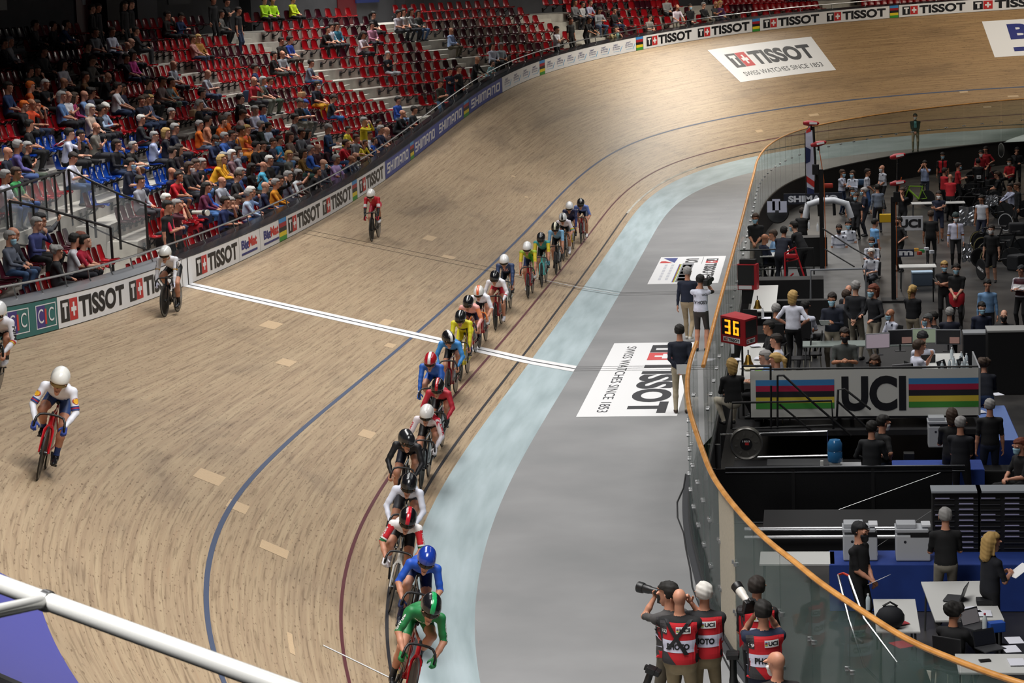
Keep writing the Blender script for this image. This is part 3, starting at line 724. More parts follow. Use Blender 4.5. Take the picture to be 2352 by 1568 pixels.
def head_prims(pr, hc, R, nb):
    T = lambda x, y, z: hc + R @ V3(x, y, z); X = R @ V3(1, 0, 0)
    limb(pr, T(0, -.018, .035), T(0, .012, .03), .094, .09, SKIN, X, .84)
    limb(pr, T(0, .03, -.03), T(0, .058, -.088), .07, .036, SKIN, X, .88)
    limb(pr, T(0, .086, .0), T(0, .103, -.03), .011, .015, SKIN)
    limb(pr, T(0, .078, .024), T(0, .08, .022), .022, .022, SKIN, X, 2.2)
    limb(pr, T(0, .085, -.066), T(0, .086, -.07), .012, .012, SKIN, X, 1.8)
    for s in (-1, 1): limb(pr, T(s * .08, -.012, .012), T(s * .08, -.006, -.022), .021, .014, SKIN, X, .5)
    limb(pr, nb, T(0, -.025, -.05), .06, .055, SKIN)
def hand_prims(w, d, nrm, side, curl=.5):
    """palm, four bent fingers of different lengths and a thumb leaving the side of the palm"""
    d = unit(d); nrm = unit(np.asarray(nrm) - d * (np.asarray(nrm) @ d)); x = np.cross(d, nrm) * side; pr = []
    limb(pr, w - d * .02, w + d * .03, .026, .03, HAND, nrm, .62); limb(pr, w + d * .03, w + d * .078, .034, .036, HAND, nrm, .42)
    for i, (o, L) in enumerate(((.028, .068), (.0095, .078), (-.0095, .072), (-.027, .056))):
        k = w + d * (.088 - .004 * abs(i - 1)) + x * o; dir_ = d; 
        for seg, (f, r0, r1) in enumerate(((.48, .0095, .009), (.3, .009, .0082), (.22, .0082, .0072))):
            ang = curl * (1.0 + .12 * i) * (.7 if seg == 0 else 1.0); a = ang * (seg + 1) * .75
            dir_ = d * math.cos(a) + nrm * math.sin(a); e = k + dir_ * L * f; limb(pr, k, e, r0, r1, HAND); k = e
    b = w + d * .022 + x * .03; m = b + unit(d * .62 + x * .7 + nrm * .25) * .042; e = m + unit(d * .85 + x * .2 + nrm * (.3 + .5 * curl)) * .03
    limb(pr, b, m, .0145, .012, HAND); limb(pr, m, e, .0115, .009, HAND); return pr
def rot3(yaw=0., pitch=0., roll=0.):
    cy, sy, cp, sp, cr, sr = math.cos(yaw), math.sin(yaw), math.cos(pitch), math.sin(pitch), math.cos(roll), math.sin(roll)
    return np.array([[cy, -sy, 0], [sy, cy, 0], [0, 0, 1]]) @ np.array([[1, 0, 0], [0, cp, -sp], [0, sp, cp]]) @ np.array([[cr, 0, sr], [0, 1, 0], [-sr, 0, cr]])
class Fig:
    """a posed body: joints in metres, facing +Y, feet or seat on z = 0"""
    pass
def trunk(f, pr, hip, lean, bulk=1., side=0., twist=0., L=.5, shw=.183):
    u = unit(V3(side, math.sin(lean), math.cos(lean))); f.up = u; X = unit(np.cross(V3(0, 1, 0) if abs(u[1]) < .9 else V3(0, 0, -1), u)); c_, s_ = math.cos(twist), math.sin(twist)
    fw = unit(np.cross(u, X)); X = X * c_ + fw * s_; X = unit(X - u * (X @ u)); f.X = X; f.fw = unit(np.cross(u, X))
    f.hip = hip; f.sc = hip + u * L; f.nb = f.sc + u * .045
    b = bulk
    limb(pr, hip - u * .01, hip + u * .06, .118 * b, .112 * b, TROU, X, 1.3)
    limb(pr, hip + u * .05, hip + u * .24, .124 * b, .113 * b, SHIRT, X, 1.3); limb(pr, hip + u * .24, hip + u * .40, .112 * b, .112 * b, SHIRT, X, 1.42)
    f.sh = [f.sc + X * (-shw) - u * .055, f.sc + X * shw - u * .055]
    for s in f.sh: limb(pr, f.sc - u * .06, s, .078 * b, .058 * b, SHIRT)
    limb(pr, f.sc - u * .05, f.nb - u * .02, .085, .06, SHIRT)
def arm(f, pr, i, hand, pole, curl=.5, nrm=None, bare=True, la=.285, lb=.255, r=1.):
    s = f.sh[i]; e, w = ik(s, hand, la, lb, pole); f.elb[i] = e; f.wri[i] = w; m = s + (e - s) * .62
    limb(pr, s, m, .053 * r, .045 * r, UPPER); limb(pr, m, e, .045 * r, .039 * r, FORE if bare == 2 else UPPER); limb(pr, e, e + (w - e) * .45, .04 * r, .037 * r, FORE); limb(pr, e + (w - e) * .45, w, .036 * r, .025, FORE)
    if nrm is None: nrm = V3(0, 0, -1)
    f.hands += [(w, w - e, nrm, (1 if i else -1), curl)]
def leg(f, pr, i, hip, knee_pole, ank, toe, l1=.43, l2=.43, r=1.):
    k, a = ik(hip, ank, l1, l2, knee_pole); f.knee[i] = k; f.ank[i] = a
    limb(pr, hip, k, .09 * r, .06 * r, TROU); limb(pr, k, k + (a - k) * .4, .058 * r, .056 * r, SHIN); limb(pr, k + (a - k) * .4, a, .055 * r, .04, SHIN)
    t = unit(toe); h = a + V3(0, 0, -.045) - t * .035; limb(pr, h, a + t * .14 + V3(0, 0, -.058), .038, .03, SHOE); limb(pr, a + V3(0, 0, -.03), a + t * .09 + V3(0, 0, -.045), .04, .034, SHOE)
def new_fig():
    f = Fig(); f.elb = [None, None]; f.wri = [None, None]; f.knee = [None, None]; f.ank = [None, None]; f.hands = []; f.head = None; return f
ARMS_SIT = {  # hand targets for left (x<0) and right, elbow poles, curl
    'lap': ((-.04, .26, .64), (.05, .28, .63), .7), 'knees': ((-.13, .36, .62), (.13, .36, .62), .35), 'chin': ((.02, .24, 1.02), (.06, .26, .66), .9),
    'forward': ((-.03, .46, .66), (.04, .47, .65), .8), 'phone': ((-.06, .36, 1.18), (.07, .36, 1.18), .8), 'camera': ((-.05, .22, 1.2), (.09, .2, 1.2), .9), 'read': ((-.09, .34, .74), (.1, .34, .74), .7)}
def seated(arms='lap', lean=.06, bulk=1.08, legs=0, yaw=0., pitch=-.1, side=0.):
    f = new_fig(); pr = []; z = 0.
    trunk(f, pr, V3(0, -.06, .5), lean, bulk, side)
    for i, s in ((0, -1), (1, 1)):
        sp = .1 if legs != 2 else .14
        leg(f, pr, i, V3(s * .085, -.02, .5), V3(s * .2, .5, .5), V3(s * sp + (.16 if legs == 1 and i == 0 else 0), .26 + (.14 if legs == 2 else 0), .085), V3(s * .15, 1, 0))
    if arms == 'crossed':
        c = f.sc - f.up * .2 + f.fw * .2
        arm(f, pr, 0, c + f.X * .12 - f.up * .03, V3(-.8, -.1, -.9), .5, f.fw * -1, lb=.24); arm(f, pr, 1, c - f.X * .12 + f.up * .02, V3(.8, -.1, -.9), .5, f.fw * -1, lb=.24)
    else:
        l, r, cu = ARMS_SIT[arms]; off = V3(0, math.sin(lean) * .25, 0)
        for i, t in ((0, l), (1, r)):
            t = V3(*t); t = t + off * (1 if t[2] > .9 else .25)
            arm(f, pr, i, t, V3((-1 if i == 0 else 1) * .7, -.25, -.7), cu, V3(0, -.4, -.6) if t[2] < .9 else V3(0, -1, 0.2))
    R = rot3(yaw, pitch + 0 * lean); f.hc = f.nb + f.up * .05 + V3(0, .03, .105); R = R * 1.2; f.R = R; head_prims(pr, f.hc, R, f.nb - f.up * .02); f.pr = pr; return f
ARMS_ST = {'side': ((-.25, .03, .8), (.25, .03, .8), .45), 'front': ((-.04, .2, .93), (.04, .22, .95), .7), 'hips': ((-.17, .06, 1.02), (.17, .06, 1.02), .6), 'phone': ((-.06, .27, 1.16), (.07, .28, 1.16), .8),
           'camera': ((-.05, .24, 1.56), (.1, .2, 1.56), .9), 'behind': ((-.05, -.17, .92), (.06, -.19, .92), .6), 'rail': ((-.2, .36, 1.05), (.2, .36, 1.05), .8), 'hold': ((-.22, .24, 1.03), (.12, .28, 1.1), .8), 'chin': ((-.16, .2, 1.1), (.03, .16, 1.46), .8), 'pocket': ((-.2, .08, .9), (.2, .08, .9), .5)}
def standing(arms='side', lean=.03, bulk=1.06, stride=0., yaw=0., pitch=-.08, side=0., crouch=0.):
    f = new_fig(); pr = []; hz = .93 - .02 * abs(stride) * 3 - crouch
    trunk(f, pr, V3(0, -.02, hz), lean, bulk, side)
    for i, s in ((0, -1), (1, 1)):
        st = stride * s * -1
        leg(f, pr, i, V3(s * .09, -.02, hz - .02), V3(s * .1, 1, 0), V3(s * (.11 if not stride else .08), -.03 + st, .085 + (.05 if st < -.1 else 0)), V3(s * .2, 1, 0), .43, .43)
    off = f.sc - V3(0, .0, 1.43)
    if arms == 'crossed':
        c = f.sc - f.up * .22 + f.fw * .2
        arm(f, pr, 0, c + f.X * .12 - f.up * .03, V3(-.8, -.1, -.9), .5, f.fw * -1, lb=.24); arm(f, pr, 1, c - f.X * .12 + f.up * .02, V3(.8, -.1, -.9), .5, f.fw * -1, lb=.24)
    else:
        l, r, cu = ARMS_ST[arms]
        for i, t in ((0, l), (1, r)):
            t = V3(*t) + off * (1. if t[2] > .99 or arms in ('front', 'behind') else .7); s = (-1 if i == 0 else 1)
            if arms == 'side': t = t + V3(0, .12 * stride * s * 3, 0)
            pole = V3(s * .6, -.6, -.5)
            if arms == 'behind': pole = V3(s, -.1, 0)
            if arms == 'camera': pole = V3(s * .55, .15, -1)
            if arms == 'hips': pole = V3(s, -.5, .2)
            nrm = V3(-s, .1, 0) if arms in ('side', 'pocket') else V3(0, -.7, -.5) if t[2] < 1.3 else V3(0, -1, .1)
            arm(f, pr, i, t, pole, cu, nrm)
    f.R = rot3(yaw, pitch) * 1.2; f.hc = f.nb + f.up * .05 + V3(0, .025, .105); head_prims(pr, f.hc, f.R, f.nb - f.up * .02); f.pr = pr; return f
def fig_mesh(f, vox=.02, k=.02, hvox=.0075):
    V, Q, M = nets(f.pr, vox, k); parts = [(V, Q, M)]
    for h in f.hands:
        parts.append(nets(hand_prims(*h), hvox, .008))
    v = []; q = []; m = []; b = 0
    for a, c, d in parts: v.append(a); q.append(c + b); m.append(d); b += len(a)
    me = bpy.data.meshes.new('body'); me.from_pydata(np.concatenate(v).tolist(), [], np.concatenate(q).tolist())
    me.polygons.foreach_set('use_smooth', [True] * len(me.polygons)); me.polygons.foreach_set('material_index', np.concatenate(m).astype(int)); me.update()
    for i in range(8): me.materials.append(None)
    return me
def local_mesh(name, prims, vox, k, hc, R, cut=None):
    V, Q, M = nets(prims, vox, k, cut)
    if name == 'hair':        # tousled strands
        W = V * 95; V = V * (1 + .028 * (np.sin(W[:, 0] + 1.7 * np.sin(W[:, 1] * .7)) * np.sin(W[:, 1] * .8 + 1) + .6 * np.sin(W[:, 2] * 1.3 + W[:, 0] * .6)))[:, None]
    V = V @ R.T + hc
    me = bpy.data.meshes.new(name); me.from_pydata(V.tolist(), [], Q.tolist()); me.polygons.foreach_set('use_smooth', [True] * len(me.polygons)); me.update(); me.materials.append(None); return me
X1 = V3(1, 0, 0)
def hair_prims(kind):
    pr = [(V3(0, -.022, .04), V3(0, .008, .04), .1005, .0945, 0, X1, .86)]
    if kind == 'long': pr += [(V3(0, -.06, .02), V3(0, -.085, -.17), .075, .06, 0, X1, 1.25), (V3(-.07, -.01, .02), V3(-.075, -.01, -.13), .035, .025, 0, None, 1), (V3(.07, -.01, .02), V3(.075, -.01, -.13), .035, .025, 0, None, 1)]
    if kind == 'bob': pr += [(V3(0, -.05, .02), V3(0, -.055, -.075), .085, .07, 0, X1, 1.1)]
    if kind == 'pony': pr += [(V3(0, -.115, .06), V3(0, -.16, .0), .03, .04, 0, None, 1), (V3(0, -.16, .0), V3(0, -.15, -.16), .04, .02, 0, None, 1)]
    if kind == 'curly': pr += [(V3(math.cos(a) * .075, math.sin(a) * .075 - .02, .06 + .04 * math.sin(3 * a)), V3(math.cos(a) * .08, math.sin(a) * .08 - .02, .065), .045, .045, 0, None, 1) for a in np.arange(0, 6.2, .8)]
    if kind == 'cap': pr += [(V3(0, .08, .06), V3(0, .15, .05), .045, .03, 0, V3(0, 0, 1), .3)]
    if kind == 'beanie': pr = [(V3(0, -.022, .05), V3(0, .01, .055), .11, .105, 0, X1, .88)]
    return pr
def hair_cut(kind):
    def c(P):
        y, z, x = P[:, 1], P[:, 2], np.abs(P[:, 0])
        f = np.minimum(y + .012 - .25 * np.maximum(z, -.02), .064 + .25 * (.06 - x) * (x > .03) - z)                      # removed where in front of the ears and below the hairline
        if kind in ('short', 'curly', 'pony', 'cap'): f = np.maximum(f, np.minimum(-.03 - z + .35 * np.minimum(y + .05, 0) * -1 * 0, .2 + 0 * z) if kind != 'pony' else np.minimum(-.03 - z, y + .09))
        if kind == 'fringe': f = np.maximum(f, z - .062); f = np.maximum(f, -.03 - z)
        if kind == 'beanie': f = .03 - z
        return f
    return c
def proto(f, hair_kinds, vox=.02, hvox=.0075):
    f.me = fig_mesh(f, vox, hvox=hvox); f.hair = {}
    for h in hair_kinds:
        f.hair[h] = local_mesh('hair', hair_prims(h), .0125, .02, f.hc, f.R, hair_cut(h))
    k = MB(); T = lambda x, y, z: f.hc + f.R @ V3(x, y, z)
    for s in (-1, 1):
        k.ball(T(s * .034, .089, .012), .0105, 8); k.tube([T(s * .016, .095, .034), T(s * .034, .093, .038), T(s * .052, .08, .032)], .0045, 5)
    k.tube([T(-.022, .083, -.064), T(0, .096, -.064), T(.022, .083, -.064)], .004, 5)
    f.eyes = bpy.data.meshes.new('eyes'); f.eyes.from_pydata([tuple(p) for p in k.v], [], k.f); f.eyes.update(); f.eyes.materials.append(mat('#2a1a16', .5))
    f.mask = local_mesh('face_mask', [(V3(0, .05, -.035), V3(0, .066, -.07), .074, .048, 0, X1, .92)], .012, .02, f.hc, f.R, lambda P: np.maximum(.035 - P[:, 1], np.maximum(P[:, 2] + .01, -.115 - P[:, 2])))
    return f
SKINS = {'l': '#c98f74', 'p': '#d6a288', 't': '#b27a5c', 'd': '#6b4634', 'k': '#3c2820'}
HAIRS = {'grey': '#8f8d8b', 'white': '#cfccc6', 'black': '#15120f', 'brown': '#3a2a1e', 'blond': '#b08f55', 'red': '#6a3320', 'dark': '#221a15'}
def msk(h): return mat(h, .55, noise=0)
def cloth(h): return mat(h, .85, noise=.14, nscale=9)
def person(f, loc, rz, label, shirt, trousers='#23252e', skin='l', hair='short', hcol='dark', sleeve='short', shoe='#2a2a2c', shorts=False, mask=None, scale=1., group=None, glove=None, shirt2=None, cat='person', M=None):
    r = bpy.data.objects.new('person', None); C.objects.link(r); r.empty_display_size = .2
    if M is not None: r.matrix_world = M
    else: r.location = loc; r.rotation_euler = (0, 0, rz); r.scale = (scale,) * 3
    tag(r, label, cat, group)
    b = bpy.data.objects.new('body', f.me); C.objects.link(b); b.parent = r
    sk = msk(SKINS[skin]); sh = cloth(shirt); tr = cloth(trousers)
    ms = [sk, sh, sh if sleeve == 'long' else sk, tr, sk if shorts else tr, mat(shoe, .5), mat(glove, .6) if glove else sk, sk if sleeve == 'none' else cloth(shirt2 or shirt)]
    if sleeve == 'long' and shirt2: ms[2] = cloth(shirt2)
    for i, m in enumerate(ms): b.material_slots[i].link = 'OBJECT'; b.material_slots[i].material = m
    if hair and hair != 'bald':
        h = bpy.data.objects.new('hair' if hair not in ('cap', 'beanie') else 'cap', f.hair[hair]); C.objects.link(h); h.parent = r
        h.material_slots[0].link = 'OBJECT'; h.material_slots[0].material = mat(HAIRS.get(hcol, hcol), .75)
    e = bpy.data.objects.new('eyes', f.eyes); C.objects.link(e); e.parent = r
    if mask:
        m = bpy.data.objects.new('face_mask', f.mask); C.objects.link(m); m.parent = r; m.material_slots[0].link = 'OBJECT'; m.material_slots[0].material = mat({'b': '#9cc6da', 'w': '#e8e8e8', 'k': '#15151a'}.get(mask, mask), .7)
    return r

# ---------------------------------------------------------------- spectators
HK = ['short', 'long', 'bob', 'pony', 'curly', 'cap', 'fringe']
SIT = {'l': proto(seated('lap'), HK), 'k': proto(seated('knees', .22), HK), 'c': proto(seated('chin', .15), HK), 'f': proto(seated('forward', .45, pitch=.15), HK), 'p': proto(seated('phone', .1), HK),
       'x': proto(seated('crossed', .03), HK), 'q': proto(seated('camera', .15), HK), 'r': proto(seated('read', .2, pitch=-.5), HK), 'w': proto(seated('lap', -.1, legs=2), HK), 'b': proto(seated('knees', .12, 1.13, yaw=.4), HK), 'y': proto(seated('lap', .1, 1.05, yaw=.6), HK), 'z': proto(seated('crossed', .08, 1.1, yaw=-.3), HK)}
STA = {'s': proto(standing('side'), HK), 'f': proto(standing('front'), HK), 'x': proto(standing('crossed'), HK), 'c': proto(standing('camera'), HK), 'r': proto(standing('rail', .3, pitch=-.3), HK), 'p': proto(standing('phone', pitch=-.5), HK)}
